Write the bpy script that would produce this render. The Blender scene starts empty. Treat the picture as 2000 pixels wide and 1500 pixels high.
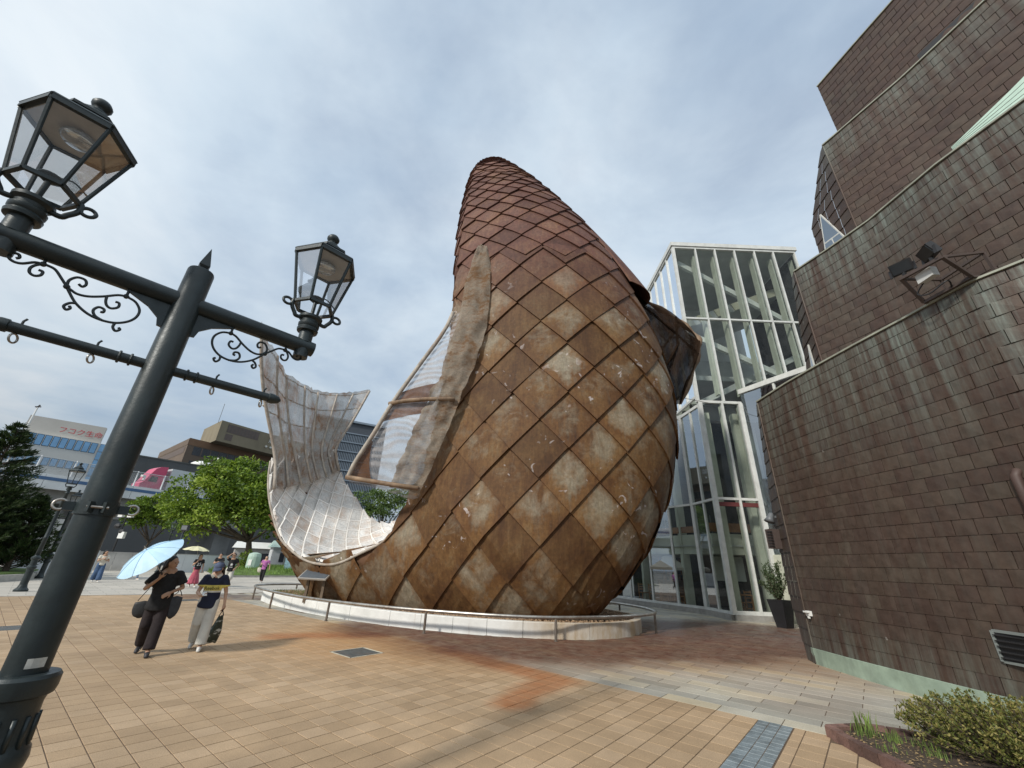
import bpy, bmesh, math, random
from mathutils import Vector, Matrix, noise as mnoise

random.seed(11)
SC = bpy.context.scene
COL = SC.collection
R_ = math.radians

# ------------------------------------------------------------------ camera
FPX, CAMH = 785.0, 1.75                      # focal length in photo pixels (2000 wide), eye height
_zc = Vector(((1072-1000)/FPX, (750+1000)/FPX, -1)).normalized()   # zenith seen by the lens
_fw = Vector((0, 0, -1))
_yc = (_fw - _fw.dot(_zc)*_zc).normalized()
_xc = _yc.cross(_zc)
CROT = Matrix((_xc, _yc, _zc))               # camera -> world
cam = bpy.data.cameras.new('camera')
cam.sensor_width = 36
cam.lens = FPX/2000*36
cam.clip_start = 0.05
cam.clip_end = 3000
camo = bpy.data.objects.new('camera', cam)
camo.matrix_world = Matrix.Translation((0, 0, CAMH)) @ CROT.to_4x4()
COL.objects.link(camo)
SC.camera = camo
CAMP = Vector((0, 0, CAMH))

# ------------------------------------------------------------------ light
SUN_AZ = Vector((-0.62, -0.78))              # towards the sun, behind the camera and to the left
SUN_EL = R_(36)
sd = Vector((SUN_AZ.x*math.cos(SUN_EL), SUN_AZ.y*math.cos(SUN_EL), math.sin(SUN_EL))).normalized()
sun = bpy.data.lights.new('sun', 'SUN')
sun.energy = 3.3
sun.angle = R_(5.0)
sun.color = (1.0, 0.95, 0.87)
suno = bpy.data.objects.new('sun', sun)
suno.rotation_euler = sd.to_track_quat('Z', 'Y').to_euler()
suno.location = (-20, -20, 40)
COL.objects.link(suno)

SC.view_settings.view_transform = 'Standard'
SC.view_settings.look = 'None'
SC.view_settings.gamma = 1
SC.view_settings.exposure = 0.0
SC.view_settings.use_curve_mapping = False
SC.render.engine = 'CYCLES'

class NT:
    """tiny node-graph helper"""
    def __init__(s, tree):
        s.t = tree; s.t.nodes.clear()
    def n(s, typ, *ins, **kw):
        nd = s.t.nodes.new(typ)
        for k, v in kw.items():
            setattr(nd, k, v)
        for k, v in enumerate(ins):
            s.set(nd, k, v)
        return nd
    def set(s, nd, key, v):
        if v is None: return
        if hasattr(v, 'is_output') or isinstance(v, bpy.types.NodeSocket):
            s.t.links.new(v, nd.inputs[key])
        elif isinstance(v, bpy.types.Node):
            s.t.links.new(v.outputs[0], nd.inputs[key])
        else:
            nd.inputs[key].default_value = v
    def math(s, op, a, b=None, clamp=False):
        nd = s.n('ShaderNodeMath', a, b, operation=op); nd.use_clamp = clamp
        return nd.outputs[0]
    def vmul(s, vec, by):
        return s.n('ShaderNodeVectorMath', vec, by, operation='MULTIPLY').outputs[0]
    def noise(s, vec, scale, detail=4, rough=0.55, dist=0.0):
        nd = s.n('ShaderNodeTexNoise')
        s.set(nd, 'Vector', vec); s.set(nd, 'Scale', scale); s.set(nd, 'Detail', detail)
        s.set(nd, 'Roughness', rough); s.set(nd, 'Distortion', dist)
        return nd.outputs['Fac']
    def ramp(s, fac, stops, interp='LINEAR'):
        nd = s.n('ShaderNodeValToRGB', fac)
        cr = nd.color_ramp; cr.interpolation = interp
        while len(cr.elements) < len(stops): cr.elements.new(0.5)
        for e, (p, c) in zip(cr.elements, stops):
            e.position = p
            e.color = (c, c, c, 1) if isinstance(c, (int, float)) else (*c, 1)
        return nd.outputs[0]
    def mix(s, fac, a, b, mode='MIX'):
        nd = s.n('ShaderNodeMix', data_type='RGBA', blend_type=mode)
        s.set(nd, 0, fac)
        s.set(nd, 6, (*a, 1) if isinstance(a, tuple) and len(a) == 3 else a)
        s.set(nd, 7, (*b, 1) if isinstance(b, tuple) and len(b) == 3 else b)
        return nd.outputs[2]
    def pos(s):
        return s.n('ShaderNodeNewGeometry').outputs['Position']

# world: Nishita sky seen through broken cloud
W = bpy.data.worlds.new('World'); SC.world = W; W.use_nodes = True
g = NT(W.node_tree)
sky = g.n('ShaderNodeTexSky'); sky.sky_type = 'NISHITA'; sky.sun_disc = False
sky.sun_elevation = SUN_EL
sky.sun_rotation = math.atan2(SUN_AZ.x, SUN_AZ.y)
sky.air_density = 1.2; sky.dust_density = 1.5
gen = g.n('ShaderNodeTexCoord').outputs['Generated']
sep = g.n('ShaderNodeSeparateXYZ', gen)
zz = g.math('MAXIMUM', g.math('ADD', sep.outputs[2], 0.10), 0.06)
cx_ = g.math('DIVIDE', sep.outputs[0], zz); cy_ = g.math('DIVIDE', sep.outputs[1], zz)
cv = g.n('ShaderNodeCombineXYZ', cx_, cy_, 0.0).outputs[0]
big = g.noise(cv, 0.62, 7, 0.56, 0.35)
sml = g.noise(cv, 2.3, 6, 0.6, 0.3)
cov = g.math('ADD', g.math('MULTIPLY', big, 0.75), g.math('MULTIPLY', sml, 0.25))
mask = g.ramp(cov, [(0.36, 0.42), (0.50, 0.86), (0.58, 1.0)])
thick = g.noise(cv, 0.9, 6, 0.55, 0.5)
low = g.ramp(sep.outputs[2], [(0.0, 0.55), (0.12, 0.63), (0.30, 0.86), (0.6, 1.0)])
ccol = g.ramp(thick, [(0.34, (4.9, 6.1, 7.4)), (0.50, (6.4, 7.45, 8.4)), (0.64, (7.7, 8.4, 9.0))])
ccol = g.mix(1.0, ccol, low, 'MULTIPLY')
skyc = g.mix(0.25, sky.outputs[0], (4.6, 6.2, 9.2))
fin = g.mix(mask, skyc, ccol)
bg = g.n('ShaderNodeBackground', fin, 0.108)
g.n('ShaderNodeOutputWorld', bg)

# ------------------------------------------------------------------ helpers
def ray(u, v):
    return CROT @ Vector(((u-1000)/FPX, (750-v)/FPX, -1))
def atz(u, v, z=0.0):
    d = ray(u, v); return CAMP + d*((z-CAMH)/d.z)
def aty(u, v, y):
    d = ray(u, v); return CAMP + d*(y/d.y)
def atx(u, v, x):
    d = ray(u, v); return CAMP + d*(x/d.x)
def project(p):
    c = CROT.transposed() @ (Vector(p)-CAMP)
    if c.z > -0.05: return None
    return 1000+FPX*c.x/-c.z, 750-FPX*c.y/-c.z

def lerp(a, b, t): return a+(b-a)*t
def cr(p0, p1, p2, p3, t):
    return 0.5*((2*p1)+(p2-p0)*t+(2*p0-5*p1+4*p2-p3)*t*t+(3*p1-p0-3*p2+p3)*t*t*t)
def spline(pts, per=8, closed=False):
    pts = [Vector(p) for p in pts]; n = len(pts); out = []
    rng = range(n) if closed else range(n-1)
    for i in rng:
        if closed: a, b, c, d = (pts[(i+k) % n] for k in (-1, 0, 1, 2))
        else: a, b, c, d = pts[max(i-1, 0)], pts[i], pts[i+1], pts[min(i+2, n-1)]
        for k in range(per): out.append(cr(a, b, c, d, k/per))
    if not closed: out.append(pts[-1])
    return out

class MB:
    def __init__(s):
        s.v = []; s.f = []; s.uv = None
    def add(s, vs, fs):
        o = len(s.v); s.v += [Vector(p) for p in vs]; s.f += [tuple(i+o for i in f) for f in fs]
        return s
    def box(s, c, size, rz=0.0, M=None):
        hx, hy, hz = size[0]/2, size[1]/2, size[2]/2
        vs = [Vector((x, y, z)) for z in (-hz, hz) for y in (-hy, hy) for x in (-hx, hx)]
        if M is None: M = Matrix.Rotation(rz, 3, 'Z')
        vs = [M @ p + Vector(c) for p in vs]
        return s.add(vs, [(0, 2, 3, 1), (4, 5, 7, 6), (0, 1, 5, 4), (2, 6, 7, 3), (0, 4, 6, 2), (1, 3, 7, 5)])
    def bar(s, a, b, w, h, up=(0, 0, 1)):
        a = Vector(a); b = Vector(b); d = (b-a)
        L = d.length
        if L < 1e-6: return s
        d /= L; up = Vector(up)
        if abs(d.dot(up)) > 0.98: up = Vector((0, 1, 0))
        sx = d.cross(up).normalized(); uz = sx.cross(d).normalized()
        M = Matrix((d, sx, uz)).transposed()
        return s.box((a+b)/2, (L, w, h), M=M)
    def tube(s, pts, r, n=8, cap=True):
        pts = [Vector(p) for p in pts]; m = len(pts)
        rs = r if isinstance(r, (list, tuple)) else [r]*m
        t0 = (pts[1]-pts[0]).normalized()
        ref = Vector((0, 0, 1)) if abs(t0.z) < 0.9 else Vector((1, 0, 0))
        x = t0.cross(ref).normalized(); vs = []
        for i, p in enumerate(pts):
            t = (pts[min(i+1, m-1)]-pts[max(i-1, 0)])
            if t.length < 1e-9: t = t0
            t = t.normalized()
            x = (x - t*x.dot(t))
            x = x.normalized() if x.length > 1e-6 else t.orthogonal().normalized()
            y = t.cross(x)
            for k in range(n):
                a = 2*math.pi*k/n
                vs.append(p+(x*math.cos(a)+y*math.sin(a))*rs[i])
        fs = [(i*n+k, i*n+(k+1) % n, (i+1)*n+(k+1) % n, (i+1)*n+k) for i in range(m-1) for k in range(n)]
        if cap:
            fs.append(tuple(range(n-1, -1, -1))); fs.append(tuple((m-1)*n+k for k in range(n)))
        return s.add(vs, fs)
    def lathe(s, prof, n=24, c=(0, 0, 0), M=None, a0=0.0):
        vs = []; c = Vector(c)
        for r, z in prof:
            for k in range(n):
                a = a0+2*math.pi*k/n
                p = Vector((r*math.cos(a), r*math.sin(a), z))
                vs.append((M @ p if M else p)+c)
        m = len(prof)
        fs = [(i*n+k, i*n+(k+1) % n, (i+1)*n+(k+1) % n, (i+1)*n+k) for i in range(m-1) for k in range(n)]
        if prof[0][0] > 1e-4: fs.append(tuple(range(n-1, -1, -1)))
        if prof[-1][0] > 1e-4: fs.append(tuple((m-1)*n+k for k in range(n)))
        return s.add(vs, fs)
    def prism(s, poly, z0, z1):
        n = len(poly)
        vs = [(p[0], p[1], z0) for p in poly]+[(p[0], p[1], z1) for p in poly]
        fs = [tuple(range(n-1, -1, -1)), tuple(range(n, 2*n))]+[(i, (i+1) % n, n+(i+1) % n, n+i) for i in range(n)]
        return s.add(vs, fs)
    def ell(s, c, r, nu=12, nv=8, M=None):
        r = (r, r, r) if isinstance(r, (int, float)) else r
        c = Vector(c); vs = []
        for j in range(nv+1):
            th = math.pi*j/nv
            for k in range(nu):
                a = 2*math.pi*k/nu
                p = Vector((r[0]*math.sin(th)*math.cos(a), r[1]*math.sin(th)*math.sin(a), r[2]*math.cos(th)))
                vs.append((M @ p if M else p)+c)
        fs = [(j*nu+k, (j+1)*nu+k, (j+1)*nu+(k+1) % nu, j*nu+(k+1) % nu) for j in range(nv) for k in range(nu)]
        return s.add(vs, fs)
    def grid(s, rows, closed=False):
        m = len(rows); n = len(rows[0]); vs = [p for r in rows for p in r]
        kk = n if closed else n-1
        return s.add(vs, [(i*n+k, i*n+(k+1) % n, (i+1)*n+(k+1) % n, (i+1)*n+k) for i in range(m-1) for k in range(kk)])
    def torus(s, c, R, r, axis, n=20, m=8):
        axis = Vector(axis).normalized(); x = axis.orthogonal().normalized(); y = axis.cross(x); c = Vector(c)
        rows = []
        for i in range(n):
            a = 2*math.pi*i/n; d = x*math.cos(a)+y*math.sin(a)
            rows.append([c+d*(R+r*math.cos(2*math.pi*k/m))+axis*r*math.sin(2*math.pi*k/m) for k in range(m)])
        rows.append(rows[0])
        return s.grid(rows, closed=True)

WL = {}     # world location of every object made here (parents are never rotated while building)
def wl(o): return WL.get(o.name, Vector((0, 0, 0))) if o else Vector((0, 0, 0))

def put(mb, name, mat, parent=None, smooth=False, origin=None, fix=True):
    """link the collected geometry as one mesh object; coordinates given in the world"""
    if parent is not None:
        org = wl(parent)
    elif origin is not None:
        org = Vector(origin)
    else:
        xs = [p.x for p in mb.v]; ys = [p.y for p in mb.v]; zs = [p.z for p in mb.v]
        org = Vector(((min(xs)+max(xs))/2, (min(ys)+max(ys))/2, min(zs)))
    me = bpy.data.meshes.new(name)
    me.from_pydata([tuple(p-org) for p in mb.v], [], mb.f)
    if fix and len(mb.f) < 60000:
        bm = bmesh.new(); bm.from_mesh(me)
        bmesh.ops.recalc_face_normals(bm, faces=bm.faces)
        bm.to_mesh(me); bm.free()
    if mb.uv:
        uvl = me.uv_layers.new(name='UVMap')
        li = me.loops
        for i, l in enumerate(li): uvl.data[i].uv = mb.uv[l.vertex_index]
    if smooth:
        me.shade_smooth()
        if smooth == 'auto': me.set_sharp_from_angle(angle=0.6)
    if mat: me.materials.append(mat)
    o = bpy.data.objects.new(name, me); COL.objects.link(o)
    if parent is not None:
        o.parent = parent; WL[o.name] = org
    else:
        o.location = org; WL[o.name] = org
    return o

def tag(o, label=None, cat=None, group=None, kind=None):
    if label: o['label'] = label
    if cat: o['category'] = cat
    if group: o['group'] = group
    if kind: o['kind'] = kind
    return o
def empty(name, loc, label=None, cat=None, group=None):
    o = bpy.data.objects.new(name, None); o.empty_display_size = 0.2
    COL.objects.link(o); o.location = loc; WL[o.name] = Vector(loc)
    return tag(o, label, cat, group)
def copy_tree(o, parent=None):
    c = o.copy(); COL.objects.link(c)
    if parent is not None: c.parent = parent
    for ch in list(o.children): copy_tree(ch, c)
    return c

# ------------------------------------------------------------------ materials
MATS = {}
def mat(name, col, rough=0.6, metal=0.0, var=0.12, scale=2.0, bump=0.0, bscale=30.0, spec=0.5, dirt=None, grain=0.0, gscale=150, orand=0.0):
    if name in MATS: return MATS[name]
    m = bpy.data.materials.new(name); m.use_nodes = True; g = NT(m.node_tree)
    p = g.pos()
    f = g.noise(p, scale, 5, 0.6)
    dk = tuple(c*(1-var) for c in col); lt = tuple(min(1, c*(1+var)) for c in col)
    c = g.ramp(f, [(0.3, dk), (0.7, lt)])
    if dirt:
        dn = g.noise(g.vmul(p, (1.0, 1.0, 0.25)), dirt[1], 6, 0.65)
        c = g.mix(g.ramp(dn, [(0.5, 0.0), (0.75, dirt[2])]), c, dirt[0])
    if orand:
        c = g.mix(1.0, c, g.ramp(g.n('ShaderNodeObjectInfo').outputs['Random'], [(0.0, 1-orand), (1.0, 1+orand)]), 'MULTIPLY')
    if grain:
        gn = g.noise(p, gscale, 2, 0.7)
        c = g.mix(1.0, c, g.ramp(gn, [(0.3, 1-grain), (0.7, 1.0+grain)]), 'MULTIPLY')
    b = g.n('ShaderNodeBsdfPrincipled')
    g.set(b, 'Base Color', c); g.set(b, 'Metallic', metal); g.set(b, 'Specular IOR Level', spec)
    rn = g.ramp(g.noise(p, scale*3, 3), [(0.3, max(0, rough-0.08)), (0.7, min(1, rough+0.08))])
    g.set(b, 'Roughness', rn)
    if bump:
        bn = g.n('ShaderNodeBump'); g.set(bn, 'Strength', bump); g.set(bn, 'Distance', 0.02)
        g.set(bn, 'Height', g.noise(p, bscale, 5, 0.6)); g.set(b, 'Normal', bn.outputs[0])
    g.n('ShaderNodeOutputMaterial', b)
    MATS[name] = m
    return m

def emis(name, col, strength):
    m = bpy.data.materials.new(name); m.use_nodes = True; g = NT(m.node_tree)
    g.n('ShaderNodeOutputMaterial', g.n('ShaderNodeEmission', (*col, 1), strength)); return m

def glass(name, tint, refl=0.10, rough=0.02, milk=0.0, fres=0.75):
    """thin pane: clear part + fresnel reflection (+ a little grime)"""
    m = bpy.data.materials.new(name); m.use_nodes = True; g = NT(m.node_tree)
    tr = g.n('ShaderNodeBsdfTransparent', (*tint, 1))
    gl = g.n('ShaderNodeBsdfGlossy'); g.set(gl, 'Color', (0.9, 0.95, 1, 1)); g.set(gl, 'Roughness', rough)
    fr = g.n('ShaderNodeFresnel'); g.set(fr, 'IOR', 1.5)
    f = g.math('ADD', g.math('MULTIPLY', fr.outputs[0], fres), refl, clamp=True)
    mx = g.n('ShaderNodeMixShader', f, tr, gl)
    if milk:
        df = g.n('ShaderNodeBsdfDiffuse', (0.75, 0.76, 0.74, 1))
        mn = g.math('MULTIPLY', g.ramp(g.noise(g.pos(), 3.0, 5), [(0.35, 0.3), (0.7, 1.0)]), milk)
        mx = g.n('ShaderNodeMixShader', mn, mx, df)
    g.n('ShaderNodeOutputMaterial', mx)
    MATS[name] = m
    return m

def rust_scale(name, head):
    """weathered rust on wire-mesh scales; UV is local to the scale"""
    m = bpy.data.materials.new(name); m.use_nodes = True; g = NT(m.node_tree)
    p = g.pos(); uv = g.n('ShaderNodeUVMap'); uv.uv_map = 'UVMap'
    rnd = g.n('ShaderNodeObjectInfo').outputs['Random']
    s3 = g.n('ShaderNodeSeparateXYZ', p); su = g.n('ShaderNodeSeparateXYZ', uv.outputs[0])
    hz = g.ramp(g.math('DIVIDE', s3.outputs[2], 24.0), [(0.40, 0.0), (0.56, 1.0)])          # rustier and redder up the head
    lx = g.ramp(g.math('MULTIPLY', s3.outputs[0], -0.1), [(0.18, 0.0), (0.62, 1.0)])         # paler towards the tail
    n1 = g.noise(p, 0.8, 6, 0.62, 0.4); n2 = g.noise(g.vmul(p, (7, 7, 0.8)), 1.0, 5, 0.7)
    n3 = g.noise(p, 9.0, 6, 0.7)
    mixn = g.math('ADD', g.math('MULTIPLY', n1, 0.6), g.math('MULTIPLY', n2, 0.4))
    body = g.ramp(mixn, [(0.30, (0.046, 0.020, 0.009)), (0.44, (0.098, 0.044, 0.014)), (0.56, (0.142, 0.073, 0.025)), (0.70, (0.175, 0.122, 0.062))])
    hd = g.ramp(mixn, [(0.28, (0.060, 0.025, 0.019)), (0.48, (0.112, 0.047, 0.033)), (0.6, (0.15, 0.072, 0.042)), (0.74, (0.22, 0.14, 0.078))])
    c = g.mix(hz, body, hd)
    # bare galvanised middle of some scales
    cu = g.math('ABSOLUTE', g.math('SUBTRACT', su.outputs[0], 0.5)); cvv = g.math('ABSOLUTE', g.math('SUBTRACT', su.outputs[1], 0.52))
    upv = g.math('ABSOLUTE', g.math('SUBTRACT', su.outputs[1], 0.40))
    cen = g.ramp(g.math('ADD', g.math('ADD', cu, g.math('MULTIPLY', upv, 0.8)), g.math('MULTIPLY', g.math('SUBTRACT', g.math('ADD', g.math('MULTIPLY', g.noise(p, 1.7, 5, 0.65), 0.6), g.math('MULTIPLY', n2, 0.4)), 0.5), 1.7)), [(0.18, 1.0), (0.46, 0.0)])
    pn = g.math('ADD', g.math('MULTIPLY', g.noise(p, 1.3, 6, 0.7, 0.6), 0.8), g.math('MULTIPLY', rnd, 0.40))
    pn = g.math('ADD', pn, g.math('MULTIPLY', lx, 0.16))
    pale = g.math('MULTIPLY', g.ramp(pn, [(0.58, 0.0), (0.76, 0.62), (0.92, 0.82)]), cen)
    pale = g.math('MULTIPLY', pale, g.math('SUBTRACT', 1.0, g.math('MULTIPLY', hz, 0.9)))
    pcol = g.ramp(n2, [(0.3, (0.18, 0.157, 0.103)), (0.7, (0.295, 0.275, 0.22))])
    c = g.mix(pale, c, pcol)
    # pale drip streaks and scuffs
    st = g.math('MULTIPLY', g.ramp(g.noise(g.vmul(p, (16, 16, 1.6)), 1.0, 6, 0.75), [(0.60, 0.0), (0.72, 1.0)]), g.ramp(n1, [(0.4, 0.15), (0.62, 0.8)]))
    c = g.mix(g.math('MULTIPLY', st, 0.55), c, (0.34, 0.27, 0.19))
    # torn flecks where the pale inner mesh shows
    tv = g.math('MULTIPLY', g.ramp(g.noise(p, 3.1, 3, 0.45, 1.2), [(0.655, 0.0), (0.68, 1.0)]), g.ramp(g.noise(p, 0.33, 3), [(0.50, 0.0), (0.56, 1.0)]))
    tv = g.math('MULTIPLY', tv, g.math('SUBTRACT', 1.0, hz))
    c = g.mix(g.math('MULTIPLY', tv, 0.6), c, (0.50, 0.46, 0.45))
    # tone differs from plate to plate, fine speckle
    c = g.mix(1.0, c, g.ramp(rnd, [(0.0, 0.72), (1.0, 1.22)]), 'MULTIPLY')
    c = g.mix(1.0, c, g.ramp(n3, [(0.3, 0.72), (0.7, 1.28)]), 'MULTIPLY')
    # rust bleeding along the folded rim
    rim = g.ramp(g.math('ADD', cu, cvv), [(0.43, 0.0), (0.50, 1.0)])
    c = g.mix(g.math('MULTIPLY', rim, 0.16), c, (0.09, 0.035, 0.016))
    b = g.n('ShaderNodeBsdfPrincipled'); g.set(b, 'Base Color', c); g.set(b, 'Roughness', 0.72); g.set(b, 'Specular IOR Level', 0.35)
    bn = g.n('ShaderNodeBump'); g.set(bn, 'Strength', 0.5); g.set(bn, 'Distance', 0.03)
    g.set(bn, 'Height', g.math('ADD', g.math('MULTIPLY', n2, 0.6), g.math('MULTIPLY', n3, 0.4))); g.set(b, 'Normal', bn.outputs[0])
    g.n('ShaderNodeOutputMaterial', b)
    return m

def mesh_cloth(name, base, rustc, amt, alpha, wire=34.0, streak=(9, 9, 0.6), dist=3.2, rim=0.0, tl_=0.3):
    """woven wire mesh: fine procedural gaps let the background through"""
    m = bpy.data.materials.new(name); m.use_nodes = True; g = NT(m.node_tree)
    p = g.pos()
    n1 = g.noise(g.vmul(p, streak), 1.0, 6, 0.7, 0.2); n2 = g.noise(p, 0.9, 5, 0.6, 0.5); n3 = g.noise(p, 14, 4, 0.7)
    c = g.ramp(n1, [(0.3, tuple(x*0.72 for x in base)), (0.65, tuple(min(1, x*1.15) for x in base))])
    c = g.mix(g.math('MULTIPLY', g.ramp(g.math('ADD', g.math('MULTIPLY', n1, 0.5), g.math('MULTIPLY', n2, 0.5)), [(0.47, 0.0), (0.6, 1.0)]), amt), c, rustc)
    c = g.mix(1.0, c, g.ramp(n3, [(0.3, 0.8), (0.7, 1.2)]), 'MULTIPLY')
    if rim:
        uv = g.n('ShaderNodeUVMap'); uv.uv_map = 'UVMap'; su = g.n('ShaderNodeSeparateXYZ', uv.outputs[0])
        e = g.math('ADD', g.math('ABSOLUTE', g.math('SUBTRACT', su.outputs[0], 0.5)), g.math('ABSOLUTE', g.math('SUBTRACT', su.outputs[1], 0.5)))
        c = g.mix(g.math('MULTIPLY', g.ramp(e, [(0.36, 0.0), (0.455, 0.55), (0.462, 0.0)]), rim), c, (0.36, 0.29, 0.22))  # shadow painted just inside each plate's pale wire edge
        c = g.mix(g.math('MULTIPLY', g.ramp(e, [(0.455, 0.0), (0.47, 1.0)]), rim), c, (0.92, 0.90, 0.86))
        c = g.mix(1.0, c, g.ramp(g.n('ShaderNodeObjectInfo').outputs['Random'], [(0.0, 0.80), (1.0, 1.12)]), 'MULTIPLY')
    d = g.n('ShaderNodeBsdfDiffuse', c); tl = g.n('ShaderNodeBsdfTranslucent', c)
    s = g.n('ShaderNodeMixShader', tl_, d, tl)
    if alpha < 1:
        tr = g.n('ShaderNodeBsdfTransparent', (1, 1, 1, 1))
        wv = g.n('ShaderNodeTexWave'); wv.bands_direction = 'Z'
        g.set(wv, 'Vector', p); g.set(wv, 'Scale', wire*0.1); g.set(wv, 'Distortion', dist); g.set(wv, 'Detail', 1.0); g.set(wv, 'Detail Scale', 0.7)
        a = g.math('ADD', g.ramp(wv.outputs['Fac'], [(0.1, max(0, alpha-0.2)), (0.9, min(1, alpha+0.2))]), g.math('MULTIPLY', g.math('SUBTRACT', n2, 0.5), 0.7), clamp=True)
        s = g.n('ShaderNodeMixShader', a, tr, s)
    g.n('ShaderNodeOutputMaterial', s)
    return m
# ------------------------------------------------------------------ ground and paving
B0 = Vector((-3.53, 12.46, 0)); _ga = R_(-40)
E1 = Vector((math.cos(_ga), math.sin(_ga), 0)); E2 = Vector((-math.sin(_ga), math.cos(_ga), 0))
AL = R_(14)
FU = Vector((math.cos(AL), -math.sin(AL), 0)); FN = Vector((-math.sin(AL), -math.cos(AL), 0)); FC = Vector((-2.65, 16.2, 0))
def fp(s, w, z=0.0): return FC+FU*s+FN*w+Vector((0, 0, z))

def seg_mask(g, p, a, b, r0, r1):
    """1 inside r0 of the ground segment a-b, 0 beyond r1"""
    a = Vector((a[0], a[1], 0)); d = Vector((b[0], b[1], 0))-a
    pa = g.n('ShaderNodeVectorMath', g.vmul(p, (1, 1, 0)), tuple(a), operation='SUBTRACT').outputs[0]
    h = g.n('ShaderNodeVectorMath', pa, tuple(d/d.length_squared), operation='DOT_PRODUCT').outputs['Value']
    h = g.math('MULTIPLY', h, 1.0, clamp=True)
    hv = g.n('ShaderNodeVectorMath', operation='SCALE'); g.set(hv, 0, tuple(d)); g.set(hv, 'Scale', h)
    ln = g.n('ShaderNodeVectorMath', g.n('ShaderNodeVectorMath', pa, hv.outputs[0], operation='SUBTRACT').outputs[0], operation='LENGTH').outputs['Value']
    mr = g.n('ShaderNodeMapRange', ln, r0, r1, 1.0, 0.0); mr.interpolation_type = 'SMOOTHSTEP'
    return mr.outputs[0]

def paving(name, tone, sx, sy, dark, grain, origin=(0, 0), half=0.5):
    m = bpy.data.materials.new(name); m.use_nodes = True; g = NT(m.node_tree)
    p = g.pos()
    q = g.n('ShaderNodeVectorMath', p, tuple(B0), operation='SUBTRACT').outputs[0]
    a = g.n('ShaderNodeVectorMath', q, tuple(E1), operation='DOT_PRODUCT').outputs['Value']
    b = g.n('ShaderNodeVectorMath', q, tuple(E2), operation='DOT_PRODUCT').outputs['Value']
    ib = g.math('FLOOR', g.math('DIVIDE', b, sy))
    ia = g.math('FLOOR', g.math('ADD', g.math('DIVIDE', a, sx), g.math('MULTIPLY', g.math('FLOORED_MODULO', ib, 2.0), half)))
    wn = g.n('ShaderNodeTexWhiteNoise', noise_dimensions='2D'); g.set(wn, 'Vector', g.n('ShaderNodeCombineXYZ', ia, ib, 0.0).outputs[0])
    c = g.ramp(wn.outputs['Value'], tone)
    big = g.noise(p, 0.35, 5, 0.6, 0.3); mid = g.noise(p, 1.6, 5, 0.62)
    c = g.mix(1.0, c, g.ramp(big, [(0.3, 0.80), (0.7, 1.12)]), 'MULTIPLY')
    c = g.mix(1.0, c, g.ramp(mid, [(0.3, 0.86), (0.7, 1.08)]), 'MULTIPLY')
    sp = g.noise(p, 95, 2, 0.8)
    c = g.mix(1.0, c, g.ramp(sp, [(0.34, 1-grain), (0.66, 1+grain)]), 'MULTIPLY')
    # dark weathering on old tiles
    c = g.mix(g.math('MULTIPLY', g.ramp(g.noise(p, 0.8, 6, 0.7, 0.8), [(0.54, 0.0), (0.7, 1.0)]), 0.35), c, dark)
    # rust washed out of the sculpture; its deepest part also painted darker for shade
    wob = g.n('ShaderNodeTexNoise'); g.set(wob, 'Vector', p); g.set(wob, 'Scale', 0.8); g.set(wob, 'Detail', 4.0)
    off = g.n('ShaderNodeVectorMath', g.n('ShaderNodeVectorMath', wob.outputs['Color'], (0.5, 0.5, 0.5), operation='SUBTRACT').outputs[0], (1.5, 1.5, 0), operation='MULTIPLY').outputs[0]
    pw = g.n('ShaderNodeVectorMath', p, off, operation='ADD').outputs[0]
    o2 = g.vmul(off, (0.35, 0.35, 0)); pw2 = g.n('ShaderNodeVectorMath', p, o2, operation='ADD').outputs[0]
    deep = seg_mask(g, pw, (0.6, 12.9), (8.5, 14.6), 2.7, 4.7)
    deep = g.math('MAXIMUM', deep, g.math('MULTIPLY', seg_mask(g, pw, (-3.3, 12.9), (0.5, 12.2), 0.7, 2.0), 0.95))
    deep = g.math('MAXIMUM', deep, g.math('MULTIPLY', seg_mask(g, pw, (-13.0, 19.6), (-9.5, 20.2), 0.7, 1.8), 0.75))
    halo = seg_mask(g, pw, (-2.5, 11.8), (5.8, 12.2), 1.0, 4.6)
    tr = seg_mask(g, pw2, (-3.2, 11.9), (-5.2, 11.2), 0.08, 0.75)
    tr = g.math('MAXIMUM', tr, seg_mask(g, pw2, (-1.2, 10.4), (0.95, 8.15), 0.10, 0.55))
    tr = g.math('MAXIMUM', tr, seg_mask(g, pw2, (0.95, 8.15), (0.15, 6.9), 0.12, 0.5))
    tr = g.math('MAXIMUM', tr, g.math('MULTIPLY', seg_mask(g, pw2, (4.6, 7.6), (6.6, 9.2), 0.4, 1.3), 0.18))
    streaky = g.ramp(g.noise(g.vmul(p, (1, 1, 1)), 3.2, 5, 0.7), [(0.3, 0.65), (0.65, 1.0)])
    c = g.mix(g.math('MULTIPLY', g.math('MULTIPLY', halo, streaky), 0.62), c, (0.42, 0.20, 0.055))
    c = g.mix(g.math('MULTIPLY', g.math('MULTIPLY', tr, streaky), 0.80), c, (0.30, 0.10, 0.025))
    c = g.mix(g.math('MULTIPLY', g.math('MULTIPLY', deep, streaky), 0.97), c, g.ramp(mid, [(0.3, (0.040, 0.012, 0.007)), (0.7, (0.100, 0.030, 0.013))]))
    bs = g.n('ShaderNodeBsdfPrincipled'); g.set(bs, 'Base Color', c)
    wet = seg_mask(g, pw, (4.5, 15.5), (8.0, 17.0), 1.0, 4.0)
    g.set(bs, 'Roughness', g.math('SUBTRACT', 0.82, g.math('MULTIPLY', wet, 0.5)))
    bn = g.n('ShaderNodeBump'); g.set(bn, 'Strength', 0.35); g.set(bn, 'Distance', 0.006)
    g.set(bn, 'Height', sp); g.set(bs, 'Normal', bn.outputs[0])
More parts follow.
